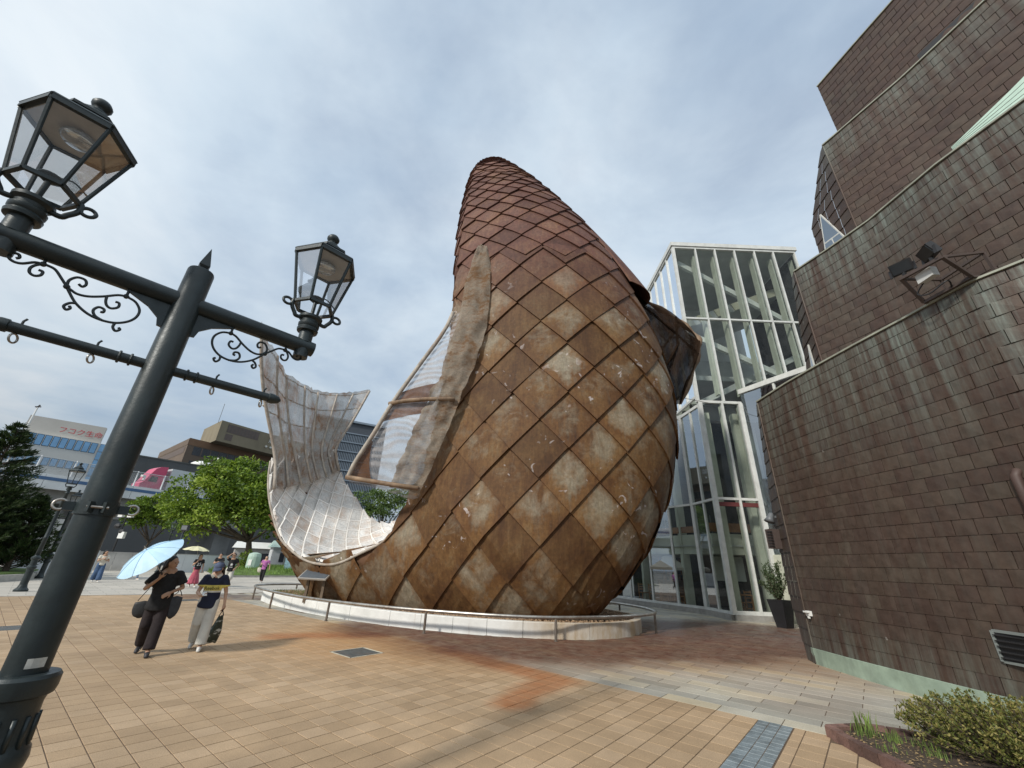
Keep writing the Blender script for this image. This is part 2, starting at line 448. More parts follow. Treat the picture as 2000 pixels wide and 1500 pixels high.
    g.n('ShaderNodeOutputMaterial', bs)
    return m

TS = 0.26
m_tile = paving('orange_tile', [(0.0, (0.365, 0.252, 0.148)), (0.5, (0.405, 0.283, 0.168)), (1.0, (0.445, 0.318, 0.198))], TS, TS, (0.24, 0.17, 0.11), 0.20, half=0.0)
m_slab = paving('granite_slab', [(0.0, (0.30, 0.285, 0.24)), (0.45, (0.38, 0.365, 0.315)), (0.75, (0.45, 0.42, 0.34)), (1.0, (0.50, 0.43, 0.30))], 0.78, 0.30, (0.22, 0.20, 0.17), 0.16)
m_joint = mat('joint_mortar', (0.115, 0.078, 0.05), 0.9, var=0.3, scale=6)
m_ground = mat('asphalt_ground', (0.09, 0.09, 0.088), 0.9, var=0.25, scale=0.6, grain=0.2, gscale=40)

G = 1400
tag(put(MB().add([(-G, -G, -0.035), (G, -G, -0.035), (G, G, -0.035), (-G, G, -0.035)], [(0, 1, 2, 3)]), 'ground', m_ground), kind='structure')

# pale far paving beyond the orange field
m_far = bpy.data.materials.new('far_paving'); m_far.use_nodes = True
g = NT(m_far.node_tree); p = g.pos()
mp = g.n('ShaderNodeMapping'); g.set(mp, 'Vector', p); mp.inputs['Rotation'].default_value = (0, 0, R_(-47))
bk = g.n('ShaderNodeTexBrick'); g.set(bk, 'Vector', mp.outputs[0]); g.set(bk, 'Scale', 1.0); bk.inputs['Brick Width'].default_value = 0.9
bk.inputs['Row Height'].default_value = 0.6; bk.inputs['Mortar Size'].default_value = 0.012
g.set(bk, 'Color1', (0.50, 0.46, 0.40, 1)); g.set(bk, 'Color2', (0.43, 0.40, 0.345, 1)); g.set(bk, 'Mortar', (0.26, 0.24, 0.21, 1))
c = g.mix(1.0, bk.outputs[0], g.ramp(g.noise(p, 0.5, 5), [(0.3, 0.82), (0.7, 1.1)]), 'MULTIPLY')
b = g.n('ShaderNodeBsdfPrincipled'); g.set(b, 'Base Color', c); g.set(b, 'Roughness', 0.85); g.n('ShaderNodeOutputMaterial', b)

PE = Vector((-15.85, 18.72, 0)); EE = Vector((0.743, 0.669, 0)); NE_ = Vector((-0.669, 0.743, 0))
fa = PE-EE*26; fb = PE+EE*3.6
tag(put(MB().add([fa+Vector((0, 0, -0.001)), fb+Vector((0, 0, -0.001)), (6, 48, -0.001), (-40, 56, -0.001), (-70, 20, -0.001)], [(0, 1, 2, 3, 4)]), 'pavement', m_far), kind='structure')
kerb = MB()
for k in range(30):
    kerb.bar(PE-EE*(26-k*1.0)+Vector((0, 0, -0.06)), PE-EE*(26-k*1.0-0.985)+Vector((0, 0, -0.06)), 0.14, 0.145)
tag(put(kerb, 'kerb', mat('kerb_stone', (0.42, 0.40, 0.36), 0.85, var=0.2, scale=3)), kind='structure')

def inview(c, m=60):
    q = project(c)
    return q and -m < q[0] < 2000+m and -m < q[1] < 1500+2*m
def parea(c4):
    q = [project(c) for c in c4]
    if any(x is None for x in q): return 0
    return abs(sum(q[i][0]*q[(i+1) % len(q)][1]-q[(i+1) % len(q)][0]*q[i][1] for i in range(len(q)))/2)

# footprint of planter, in fish coordinates
PLW = [(-8.05, -1.35), (-6.9, -0.25), (-4.8, 0.98), (-2.4, 2.05), (0.05, 2.78), (1.6, 3.02), (3.07, 3.05), (4.5, 2.86), (5.75, 2.40), (6.75, 1.4), (7.2, 0.2), (7.05, -1.2), (6.0, -2.6), (4, -3.5), (1, -3.9), (-2, -4.0), (-5, -3.7), (-7.2, -2.9)]
PLP = spline([Vector((s, w, 0)) for s, w in PLW], 6, closed=True)
PLO = [fp(q.x, q.y) for q in PLP]
def inside(poly, x, y):
    r = False; n = len(poly)
    for i in range(n):
        a, b = poly[i], poly[i-1]
        if (a.y > y) != (b.y > y) and x < (b.x-a.x)*(y-a.y)/(b.y-a.y)+a.x: r = not r
    return r

def plate(mb, c, ex, ey, hx, hy, top, bev=0.003, bot=0.012):
    c = Vector(c); up = Vector((0, 0, 1))
    vs = []
    for (dx, dz) in ((0, -bot), (0, -bev), (-bev*.6, 0)):
        for sx, sy in ((-1, -1), (1, -1), (1, 1), (-1, 1)):
            vs.append(c+ex*sx*(hx+dx)+ey*sy*(hy+dx)+up*(top+dz))
    fs = [(8, 9, 10, 11)]+[(r*4+k, r*4+(k+1) % 4, r*4+4+(k+1) % 4, r*4+4+k) for r in (0, 1) for k in range(4)]
    mb.add(vs, fs)

def lay(parent, cells, ex, ey, hx, hy, matl, name, limit):
    """cells: list of centres; the `limit` that show largest become objects sharing one mesh, the rest one stuff mesh"""
    pm = MB(); plate(pm, (0, 0, 0), Vector((1, 0, 0)), Vector((0, 1, 0)), hx, hy, 0)
    me = bpy.data.meshes.new(name); me.from_pydata([tuple(v) for v in pm.v], [], pm.f); me.materials.append(matl)
    sc = []
    for c in cells:
        q4 = [c+ex*sx*hx+ey*sy*hy for sx, sy in ((-1, -1), (1, -1), (1, 1), (-1, 1))]
        q = project(c)
        vis = q and -20 < q[0] < 2020 and q[1] < 1520
        sc.append((parea(q4) if vis else 0, c))
    sc.sort(key=lambda t: -t[0])
    rot = math.atan2(ex.y, ex.x)
    for a, c in sc[:limit]:
        o = bpy.data.objects.new(name, me); COL.objects.link(o); o.parent = parent
        o.location = c+Vector((0, 0, random.uniform(-0.001, 0.0008)))-wl(parent)
        o.rotation_euler = (random.uniform(-.002, .002), random.uniform(-.002, .002), rot)
    rest = MB()
    for a, c in sc[limit:]:
        plate(rest, c, ex, ey, hx, hy, random.uniform(-0.001, 0.0008))
    o = put(rest, name+'_field', matl, parent, fix=False); o['kind'] = 'stuff'

# drain cover, strip and small covers are cut out of the tiling (a along E1, b along E2 from B0)
def ab(p): q = Vector((p[0], p[1], 0))-B0; return q.dot(E1), q.dot(E2)
def gp(a, b, z=0.0): return B0+E1*a+E2*b+Vector((0, 0, z))
HOLES = []
def hole_at(p, n):
    a, b = ab(p); i = round(a/TS-n/2); j = round(-b/TS-n/2)
    HOLES.append((i*TS, (i+n)*TS, -(j+n)*TS, -j*TS)); return HOLES[-1]
H1 = hole_at((-2.83, 9.72), 3); H2 = hole_at((-11.15, 10.9), 3); H3 = hole_at((-12.35, 17.9), 3)
ST0, ST1 = 35*TS, 35*TS+0.39        # metal strip

base = put(MB().add([gp(-40, -30, -0.006), gp(30, -30, -0.006), gp(30, 0.0, -0.006), gp(-40, 0.0, -0.006)], [(0, 1, 2, 3)]), 'plaza', m_joint)
tag(base, kind='structure')
BED = [Vector((4.02, 6.22, 0)), Vector((4.62, 6.28, 0)), Vector((6.6, 5.1, 0)), Vector((7.2, 3.2, 0)), Vector((4.2, 3.4, 0)), Vector((3.98, 5.35, 0))]
cells = []
for i in range(-110, 70):
    for j in range(0, 90):
        a = (i+.5)*TS; b = -(j+.5)*TS
        if ST0-0.01 < a < ST1+0.13: continue
        c = gp(a, b)
        if not inview(c, 420) or (c-PE).dot(NE_) > -0.05 or c.y < 1.2: continue
        if any(h[0] < a < h[1] and h[2] < b < h[3] for h in HOLES): continue
        if inside(BED, c.x, c.y): continue
        cells.append(c)
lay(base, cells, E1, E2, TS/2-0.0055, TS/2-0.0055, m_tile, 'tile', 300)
# narrow tiles closing the gap beside the strip
fill = MB()
a0, a1 = ST1+0.012, 37*TS
for j in range(0, 30):
    plate(fill, gp((a0+a1)/2, -(j+.5)*TS), E1, E2, (a1-a0)/2-0.003, TS/2-0.004, 0)
o = put(fill, 'cut_tile_field', m_tile, base, fix=False); o['kind'] = 'stuff'

# blue-grey strip of small metal-coloured setts
m_strip = mat('wet_grey_sett', (0.20, 0.235, 0.25), 0.33, var=0.35, scale=5, dirt=((0.10, 0.11, 0.11), 3, 0.7), grain=0.12)
strip = tag(put(MB().add([gp(ST0, -9, -0.0045), gp(ST1, -9, -0.0045), gp(ST1, 0, -0.0045), gp(ST0, 0, -0.0045)], [(0, 1, 2, 3)]), 'paving_strip', m_joint), kind='structure')
pm = MB(); plate(pm, (0, 0, 0), Vector((1, 0, 0)), Vector((0, 1, 0)), 0.0615, 0.062, 0, bev=0.003)
me = bpy.data.meshes.new('sett'); me.from_pydata([tuple(v) for v in pm.v], [], pm.f); me.materials.append(m_strip)
for k in range(3):
    for j in range(0, 40):
        c = gp(ST0+0.065+k*0.130, -(j+.5)*0.13)
        if not inview(c): continue
        o = bpy.data.objects.new('sett', me); COL.objects.link(o); o.parent = strip
        o.location = c+Vector((0, 0, random.uniform(-.002, .001)))-wl(strip); o.rotation_euler = (0, 0, _ga)

# granite slabs on the building side
pv = put(MB().add([gp(-14, 0.002, -0.0055), gp(20, 0.002, -0.0055), gp(20, 22, -0.0055), gp(-14, 22, -0.0055)], [(0, 1, 2, 3)]), 'forecourt', m_joint)
tag(pv, kind='structure')
cells = []
SX, SY = 0.78, 0.30
for j in range(0, 60):
    for i in range(-18, 26):
        a = (i+.5-0.5*(j % 2))*SX; c = gp(a, (j+.5)*SY)
        if not inview(c, 260) or inside(PLO, c.x, c.y): continue
        if (c-PE).dot(NE_) > -0.2 or c.y > 24: continue
        if c.x > 7.3 and c.y < 10.5: continue
        if inside(BED, c.x, c.y): continue
        cells.append(c)
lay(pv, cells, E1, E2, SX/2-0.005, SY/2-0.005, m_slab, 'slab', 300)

# drain covers
m_iron = mat('cast_iron', (0.11, 0.115, 0.11), 0.55, metal=0.3, var=0.3, scale=8, dirt=((0.2, 0.08, 0.03), 4, 0.4))
m_frame = mat('cover_frame', (0.50, 0.46, 0.36), 0.6, var=0.2, scale=6)
def cover(H, label, framed=True):
    a0, a1, b0, b1 = H
    r = empty('drain_cover', gp((a0+a1)/2, (b0+b1)/2, -0.02), label, 'drain cover')
    mb = MB()
    for (p, q) in (((a0, b0), (a1, b0)), ((a1, b0), (a1, b1)), ((a1, b1), (a0, b1)), ((a0, b1), (a0, b0))):
        P, Q = gp(*p), gp(*q); mid = (P+Q)/2; inw = (gp((a0+a1)/2, (b0+b1)/2)-mid).normalized()*0.02
        mb.bar(P+inw+Vector((0, 0, -.006)), Q+inw+Vector((0, 0, -.006)), 0.035, 0.014)
    put(mb, 'frame', m_frame if framed else m_iron, r)
    mb = MB(); c = gp((a0+a1)/2, (b0+b1)/2)
    plate(mb, c, E1, E2, (a1-a0)/2-0.042, (b1-b0)/2-0.042, -0.004, bev=0.002, bot=0.012)
    pl = put(mb, 'plate', m_iron, r)
    n = 16
    for k in range(n):
        mb = MB(); t = (k+.5)/n; bb = b0+0.06+(b1-b0-0.12)*t
        mb.bar(gp(a0+0.06, bb, -.001), gp(a1-0.06, bb, -.001), 0.016, 0.006); put(mb, 'rib', m_iron, pl)
cover(H1, 'square ribbed iron drain cover in the orange tiles, framed by a pale edge')
cover(H2, 'square iron drain cover in the tiles behind the lamp post', False)
cover(H3, 'small iron drain cover beside the woman with the umbrella', False)

# ------------------------------------------------------------------ planter
m_conc = bpy.data.materials.new('white_concrete'); m_conc.use_nodes = True
g = NT(m_conc.node_tree); p = g.pos()
c = g.ramp(g.noise(p, 2.5, 5), [(0.3, (0.62, 0.62, 0.59)), (0.7, (0.76, 0.76, 0.73))])
xm = g.ramp(g.math('MULTIPLY', g.n('ShaderNodeSeparateXYZ', p).outputs[0], 0.1), [(0.0, 0.0), (0.16, 0.9)])
c = g.mix(g.math('MULTIPLY', xm, g.ramp(g.noise(g.vmul(p, (3, 3, 1)), 1.0, 5, 0.7), [(0.3, 0.35), (0.6, 0.95)])), c, (0.36, 0.25, 0.125))
c = g.mix(g.ramp(g.noise(g.vmul(p, (6, 6, 0.7)), 1.0, 5, 0.7), [(0.62, 0.0), (0.75, 0.5)]), c, (0.33, 0.22, 0.14))
b = g.n('ShaderNodeBsdfPrincipled'); g.set(b, 'Base Color', c); g.set(b, 'Roughness', 0.8)
bn = g.n('ShaderNodeBump'); g.set(bn, 'Strength', 0.2); g.set(bn, 'Distance', 0.01); g.set(bn, 'Height', g.noise(p, 30, 4)); g.set(b, 'Normal', bn.outputs[0])
g.n('ShaderNodeOutputMaterial', b)
planter = empty('planter', fp(-0.5, -0.4), 'low white concrete planter wall curving round the foot of the fish, filled with gravel', 'planter')
NP = len(PLP)
nrm = []
for i in range(NP):
    t = (PLO[(i+1) % NP]-PLO[i-1]).normalized(); nrm.append(Vector((t.y, -t.x, 0)))
if (PLO[0]+nrm[0]-fp(-0.5, -0.4)).length < (PLO[0]-fp(-0.5, -0.4)).length: nrm = [-n for n in nrm]
WH = 0.37
step = 4
for i0 in range(0, NP, step):
    idx = [(i0+k) % NP for k in range(step+1)]
    rows = []
    for kk, i in enumerate(idx):
        P, n = PLO[i], nrm[i]
        t = (PLO[(i+1) % NP]-PLO[i-1]).normalized()
        if kk == 0: P = P+t*0.006
        if kk == step: P = P-t*0.006
        rows.append([P+Vector((0, 0, -0.02)), P+Vector((0, 0, WH-0.015)), P-n*0.015+Vector((0, 0, WH)), P-n*0.20+Vector((0, 0, WH)), P-n*0.20+Vector((0, 0, -0.02))])
    mb = MB(); mb.grid(rows, closed=True)
    mb.f.append((0, 1, 2, 3, 4)); k = step*5; mb.f.append((k+4, k+3, k+2, k+1, k))
    put(mb, 'wall_panel', m_conc, planter)
inner = [PLO[i]-nrm[i]*0.19 for i in range(NP)]
m_gravel = mat('gravel_bed', (0.26, 0.16, 0.09), 0.9, var=0.45, scale=9, grain=0.4, gscale=45, bump=1.0, bscale=40)
gb = MB()
cc = fp(-0.5, -0.4, 0.33)
gb.add([p+Vector((0, 0, 0.31)) for p in inner]+[cc], [(i, (i+1) % NP, NP) for i in range(NP)])
o = put(gb, 'gravel_bed', m_gravel, planter); o['kind'] = 'stuff'
m_stone = mat('gravel_stone', (0.30, 0.20, 0.12), 0.85, var=0.6, scale=14)
st = MB()
OCT = [(1, 0, 0), (0, 1, 0), (-1, 0, 0), (0, -1, 0), (0, 0, 1), (0, 0, -1)]
OF = [(0, 1, 4), (1, 2, 4), (2, 3, 4), (3, 0, 4), (1, 0, 5), (2, 1, 5), (3, 2, 5), (0, 3, 5)]
rg = random.Random(4); cnt = 0
while cnt < 9000:
    s = rg.uniform(-7.5, 7.2); w = rg.uniform(-2.2, 3.0); P = fp(s, w)
    if not inside(inner, P.x, P.y): continue
    if s < -3.3 and rg.random() < 0.7: cnt += 1; continue
    r = rg.uniform(0.018, 0.042); c = P+Vector((0, 0, 0.325+rg.uniform(0, 0.02)))
    Mr = Matrix.Rotation(rg.uniform(0, 6), 3, 'Z') @ Matrix.Rotation(rg.uniform(0, 3), 3, 'X')
    st.add([c+Mr @ Vector((a[0]*r*1.2, a[1]*r, a[2]*r*0.75)) for a in OCT], OF); cnt += 1
o = put(st, 'gravel', m_stone, planter, fix=False); o['kind'] = 'stuff'
m_grass = mat('grass_blade', (0.13, 0.19, 0.04), 0.7, var=0.5, scale=6)
gr = MB(); cnt = 0
while cnt < 5200:
    s = rg.uniform(-7.9, -1.5); w = rg.uniform(-2.8, 2.3); P = fp(s, w, 0.30)
    cnt += 1
    if not inside(inner, P.x, P.y) or rg.random() < (s+5.2)*0.28: continue
    h = rg.uniform(0.05, 0.17); a = rg.uniform(0, 6.28); d = Vector((math.cos(a), math.sin(a), 0)); lean = d.cross(Vector((0, 0, 1)))*rg.uniform(-.06, .06)
    gr.add([P-d*.006, P+d*.006, P+lean+Vector((0, 0, h))], [(0, 1, 2)])
o = put(gr, 'grass', m_grass, planter, fix=False); o['kind'] = 'stuff'

# ------------------------------------------------------------------ railing
m_steel = mat('brushed_steel', (0.46, 0.44, 0.40), 0.36, metal=0.85, var=0.25, scale=5, dirt=((0.22, 0.11, 0.05), 3, 0.6))
m_steel_d = mat('rail_post_paint', (0.17, 0.145, 0.12), 0.5, metal=0.4, var=0.3, scale=5, dirt=((0.16, 0.07, 0.03), 5, 0.6))
RP = [(-8.35, -1.05), (-5.45, 1.22), (-1.97, 2.85), (1.5, 3.55), (4.93, 3.1), (7.62, 0.16), (6.6, -2.9), (3.3, -4.3), (-1, -4.6), (-5, -4.3), (-7.9, -3.0)]
rail = empty('guard_rail', fp(-0.5, -0.4), 'low steel tube guard rail running round the white planter wall', 'railing')
RZ = 0.53
rpath = [fp(q.x, q.y, RZ) for q in spline([Vector((s, w, 0)) for s, w in RP], 10, closed=True)]
put(MB().tube(rpath+[rpath[0]], 0.042, 12), 'rail', m_steel, rail, smooth=True)
for s, w in RP:
    mb = MB(); mb.tube([fp(s, w, -0.01), fp(s, w, RZ-0.02)], 0.034, 10); mb.lathe([(0.05, 0), (0.05, 0.012), (0.03, 0.02)], 12, fp(s, w, 0.0))
    put(mb, 'post', m_steel_d, rail)

# ------------------------------------------------------------------ information sign
m_signp = mat('sign_plate', (0.085, 0.10, 0.115), 0.4, var=0.15, scale=8)
m_alu = mat('aluminium_edge', (0.5, 0.48, 0.45), 0.4, metal=0.6, var=0.1)
m_woodp = mat('bronze_post', (0.12, 0.085, 0.055), 0.6, var=0.3, scale=4)
SP = fp(-3.65, 1.40, 0)
sg = empty('information_sign', SP, 'tilted grey information panel on two brown posts in the planter', 'sign')
sgx = FU
for k in (-1, 1):
    put(MB().bar(SP+sgx*0.32*k+Vector((0, 0, 0.28)), SP+sgx*0.32*k+Vector((0, 0, 1.2)), 0.09, 0.09), 'post', m_woodp, sg)
tilt = Matrix((sgx, (-FN*math.cos(R_(35))+Vector((0, 0, 1))*math.sin(R_(35))), sgx.cross(-FN*math.cos(R_(35))+Vector((0, 0, 1))*math.sin(R_(35))))).transposed()
put(MB().box(SP+Vector((0, 0, 1.23)), (1.12, 0.74, 0.05), M=tilt), 'frame', m_alu, sg)
put(MB().box(SP+Vector((0, 0, 1.23))+tilt @ Vector((0, 0, 0.028)), (1.02, 0.64, 0.01), M=tilt), 'panel', m_signp, sg)
# ------------------------------------------------------------------ the giant fish
m_scale = rust_scale('rusted_scale', True)
m_skin = mat('rusted_skin', (0.095, 0.045, 0.02), 0.8, var=0.4, scale=1.5)
m_white = mesh_cloth('pale_wire_mesh', (0.80, 0.79, 0.76), (0.42, 0.27, 0.17), 0.6, 1.0, streak=(2.2, 2.2, 2.2), rim=0.8, tl_=0.08)
m_tailm = mesh_cloth('tail_wire_mesh', (0.50, 0.48, 0.45), (0.30, 0.165, 0.085), 0.9, 0.82, wire=60, streak=(5, 5, 0.35))
m_finm = mesh_cloth('fin_wire_mesh', (0.50, 0.49, 0.49), (0.34, 0.25, 0.2), 0.3, 0.52, wire=12, streak=(2, 2, 2), dist=11.0)
m_finb = mesh_cloth('rusty_fin_mesh', (0.20, 0.105, 0.06), (0.10, 0.045, 0.025), 0.8, 0.90, wire=70, streak=(3, 3, 1))
m_fing = mesh_cloth('weathered_fin_band', (0.36, 0.31, 0.25), (0.20, 0.11, 0.055), 0.9, 0.96, wire=70, streak=(3, 3, 7))
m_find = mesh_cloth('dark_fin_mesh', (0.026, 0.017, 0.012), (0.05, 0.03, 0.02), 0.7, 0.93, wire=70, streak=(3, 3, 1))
m_pole = mat('rust_pole', (0.24, 0.165, 0.105), 0.75, var=0.4, scale=4, dirt=((0.12, 0.05, 0.025), 3, 0.7))
m_polep = mat('grey_pole', (0.38, 0.34, 0.29), 0.75, var=0.3, scale=4, dirt=((0.22, 0.11, 0.05), 3, 0.7))

#       front edge FE        back edge BE          outer O             m     d
ST = [((.75, .34, 22.75), (.75, -.34, 22.75), (1.45, 0, 22.80), 1.04, -.30),
      ((.52, .92, 21.4), (.52, -.92, 21.4), (2.85, 0, 21.3), 1.06, -.62),
      ((.55, 1.48, 19.2), (.55, -1.48, 19.2), (4.35, 0, 19.3), 1.08, -.85),
      ((.62, 2.00, 16.6), (.62, -2.00, 16.6), (6.10, 0, 16.6), 1.10, -.90),
      ((.72, 2.30, 14.2), (.72, -2.30, 14.2), (7.40, 0, 13.9), 1.15, -.85),
      ((.75, 2.38, 12.0), (.75, -2.38, 12.0), (8.35, 0, 11.2), 1.22, -.45),
      ((.75, 2.28, 9.8), (.75, -2.28, 9.8), (8.90, 0, 8.6), 1.35, -.1),
      ((.70, 2.30, 8.0), (.65, -2.40, 8.1), (8.95, 0, 6.4), 1.35, .1),
      ((.55, 2.30, 6.3), (.25, -2.50, 6.7), (8.40, 0, 4.1), 1.35, .2),
      ((.32, 2.25, 4.9), (-.25, -2.60, 5.6), (7.20, 0, 1.9), 1.34, .3),
      ((0.0, 2.20, 3.5), (-1.0, -2.70, 4.6), (5.40, 0, .35), 1.30, .35),
      ((-.75, 2.10, 2.4), (-2.0, -2.80, 3.8), (3.0, -.1, -.35), 1.25, .4),
      ((-1.9, 1.92, 1.83), (-3.0, -2.80, 3.35), (.40, -.3, -.7), 1.2, .4),
      ((-2.9, 1.72, 1.50), (-3.6, -2.75, 3.2), (-2.0, -.5, -.7), 1.13, .4),
      ((-4.12, 1.50, 1.56), (-4.3, -2.72, 3.3), (-4.1, -.7, -.3), 1.08, .4),
      ((-5.2, 1.36, 2.0), (-5.0, -2.80, 3.75), (-5.45, -.8, .75), 1.05, .38),
      ((-5.85, 1.30, 2.5), (-5.6, -2.9, 4.3), (-6.05, -.8, 1.9), 1.03, .35),
      ((-6.6, 1.28, 3.6), (-6.6, -2.9, 5.3), (-6.9, -.8, 3.9), 1.02, .3),
      ((-7.05, 1.2, 4.5), (-7.05, -2.75, 6.1), (-7.3, -.8, 5.1), 1.015, .25),
      ((-7.3, 1.1, 5.3), (-7.28, -2.6, 6.75), (-7.55, -.8, 6.0), 1.015, .2)]
NS = len(ST)
def station(t):
    t = max(0.0, min(NS-1.0001, t)); i = int(t); f = t-i
    idx = [max(i-1, 0), i, min(i+1, NS-1), min(i+2, NS-1)]
    def iv(k): return Vector([cr(*[ST[j][k][c] for j in idx], f) for c in range(3)])
    return iv(0), iv(1), iv(2), cr(*[ST[j][3] for j in idx], f), cr(*[ST[j][4] for j in idx], f)
_cc = 0.38
def outer(t, q):
    FE, BE, O, m, d = station(t)
    E = (FE+BE)/2; hv = (FE-BE)/2; od = O-E
    m = max(m, 1.01); k = math.sqrt(1-1/(m*m)); a2 = _cc/k
    te = math.pi-math.asin(1/m); th = te*(1-2*q)
    ct = math.cos(th); A = _cc+(1-_cc)*ct if ct > 0 else _cc+a2*ct
    B = m*math.sin(th)
    v = max(0.0, min(0.92, (t-9.6)*0.33))                # the belly narrows to a keel towards the tail
    if v > 0:
        A2 = math.sin(math.pi*q); B2 = (1-A2)**0.8*(1 if q < .5 else -1)
        A = lerp(A, A2, v); B = lerp(B, B2, v)
    P = E+od*A+hv*B
    return fp(P.x, P.y, P.z)
def innr(t, v):
    FE, BE, O, m, d = station(t)
    E = (FE+BE)/2; hv = (FE-BE)/2; od = (O-E).normalized()
    P = E+hv*v+od*d*(1-v*v)
    return fp(P.x, P.y, P.z)
_arc = {}
def arcq(t, f):
    """q at which the arc-length fraction f of the outer ring is reached"""
    key = round(t*20)
    if key not in _arc:
        n = 40; P = [outer(key/20, k/n) for k in range(n+1)]; L = [0]
        for k in range(n): L.append(L[-1]+(P[k+1]-P[k]).length)
        _arc[key] = L
    L = _arc[key]; x = max(0, min(1, f))*L[-1]
    for k in range(40):
        if L[k+1] >= x: return (k+(x-L[k])/max(1e-6, L[k+1]-L[k]))/40
    return 1.0
def ring_len(t): arcq(t, 0.5); return _arc[round(t*20)][-1]
# length along the flank
TT = [k*0.05 for k in range(int((NS-1)/0.05)+1)]
def make_len(fn):
    L = [0.0]; P = [fn(t) for t in TT]
    for k in range(len(TT)-1): L.append(L[-1]+(P[k+1]-P[k]).length)
    return L
LO = make_len(lambda t: outer(t, 0.33)); LI = make_len(lambda t: innr(t, 0.3))
def t_at(L, x):
    if x <= 0: return 0.0
    lo, hi = 0, len(L)-1
    if x >= L[-1]: return TT[-1]
    while hi-lo > 1:
        mid = (lo+hi)//2
        if L[mid] > x: hi = mid
        else: lo = mid
    return TT[lo]+(x-L[lo])/max(1e-6, L[hi]-L[lo])*0.05
def l_at(L, t): i = min(int(t/0.05), len(L)-2); return lerp(L[i], L[i+1], t/0.05-i)

fish = empty('fish_sculpture', fp(0.5, -0.3, 0.3), 'giant rusted mesh fish standing head up with its tail curled towards the lamp post', 'sculpture')
# closed under-skin
sk = MB(); rows = []
for k in range(0, (NS-1)*4+1):
    t = k/4; E = (innr(t, 1)+innr(t, -1)+outer(t, .5))/3
    ring = [outer(t, q/24) for q in range(25)]+[innr(t, -1+2*v/8) for v in range(1, 8)]
    rows.append([p+(E-p).normalized()*0.05 for p in ring])
sk.grid(rows, closed=True)
nr = len(rows[0]); sk.f.append(tuple(range(nr))); sk.f.append(tuple((len(rows)-1)*nr+k for k in range(nr-1, -1, -1)))
put(sk, 'skin', m_skin, fish, smooth=True)

def scale_piece(mb, fsurf, Lr, hh, c, hw, rgen, lift=1.0, sub=4, top=-1.28):
    """rhombus plate laid on the surface; fsurf(L, x) -> point, x in columns"""
    tl = rgen.uniform(-.012, .02); bend = rgen.uniform(0.6, 1.5); jx = rgen.uniform(-.04, .04); jl = rgen.uniform(-.05, .05)
    T, Rr, B, Lf = (jx, top), (1.03, jl), (jx*.5, 1.04+jl*.5), (-1.03, -jl)
    def q(a, b):
        x = (1-a)*(1-b)*T[0]+a*(1-b)*Rr[0]+a*b*B[0]+(1-a)*b*Lf[0]
        y = (1-a)*(1-b)*T[1]+a*(1-b)*Rr[1]+a*b*B[1]+(1-a)*b*Lf[1]
        return x, y
    pts = {}; e = 0.15
    o = len(mb.v); n = sub+1
    uvs = []
    lower = []
    for j in range(n):
        for i in range(n):
            x, y = q(i/sub, j/sub)
            P = fsurf(Lr+y*hh, c+x*hw)
            du = fsurf(Lr+y*hh, c+(x+e)*hw)-fsurf(Lr+y*hh, c+(x-e)*hw)
            dv = fsurf(Lr+(y+e)*hh, c+x*hw)-fsurf(Lr+(y-e)*hh, c+x*hw)
            nn = du.cross(dv)
            nn = nn.normalized() if nn.length > 1e-7 else Vector((0, 0, 1))
            f = (y-top)/(1-top)
            off = (0.010+0.125*f**bend)*lift+tl*f*lift
            mb.v.append(P+nn*off*SGN[0]); uvs.append((x*.5+.5, y*.5+.5)); lower.append(P+nn*(off-0.06*lift)*SGN[0])
    for j in range(sub):
        for i in range(sub):
            a = o+j*n+i; mb.f.append((a, a+1, a+n+1, a+n))
    rimi = [j*n+sub for j in range(n)]+[sub*n+i for i in range(sub-1, -1, -1)]    # the two free lower edges
    ro = len(mb.v)
    for k in rimi: mb.v.append(lower[k]); uvs.append((uvs[k][0], uvs[k][1]))
    for k in range(len(rimi)-1): mb.f.append((o+rimi[k], o+rimi[k+1], ro+k+1, ro+k))
    if mb.uv is None: mb.uv = []
    mb.uv += uvs

SGN = [1.0]
def fo(L, x):   # x column fraction 0..1
    t = t_at(LO, L); return outer(t, arcq(t, x))
# find which sign points outwards
_t = 6.0; _l = l_at(LO, _t)
_n = (fo(_l, .33)-fo(_l, .27)).cross(fo(_l+.1, .3)-fo(_l-.1, .3)).normalized()
SG_O = 1.0 if _n.dot(outer(_t, .3)-(innr(_t, 0)+outer(_t, .5))/2) > 0 else -1.0
_li = l_at(LI, 14.0)
def fi(L, x):
    return innr(t_at(LI, L), 1-2*max(0, min(1, x)))
_n = (fi(_li, .55)-fi(_li, .45)).cross(fi(_li+.1, .5)-fi(_li-.1, .5)).normalized()
SG_I = 1.0 if _n.dot(innr(14, 0)-outer(14, .5)) > 0 else -1.0

rgs = random.Random(21)
back = MB(); n_obj = 0
def rows_of(L0, L1, ncol, aspect, fn_len, fsurf, sign, matl, name, keep, lift=1.0, cmin=-1, flt=None):
    global n_obj
    L = L0; r = 0
    while True:
        t = fn_len[1](L)
        wdt = fn_len[0](t)/ncol; hh = 0.5*wdt*aspect
        if L > L1: break
        odd = r % 2
        for k in range(ncol+(0 if odd == 0 else 1)):
            c = (k+(0.5 if odd == 0 else 0.0))/ncol
            P = fsurf(L, max(0.02, min(.98, c)))
            if c < cmin or (flt and not flt(c, P)): continue
            if P.z < 0.18: continue
            SGN[0] = sign
            if keep(c, P):
                mb = MB(); scale_piece(mb, fsurf, L, hh, c, 0.5/ncol, rgs, lift)
                put(mb, name, matl, fish, smooth=False, fix=False); n_obj += 1
            else:
                scale_piece(back, fsurf, L, hh, c, 0.5/ncol, rgs, lift, sub=3)
        L += hh; r += 1
fl = (ring_len, lambda x: t_at(LO, x))
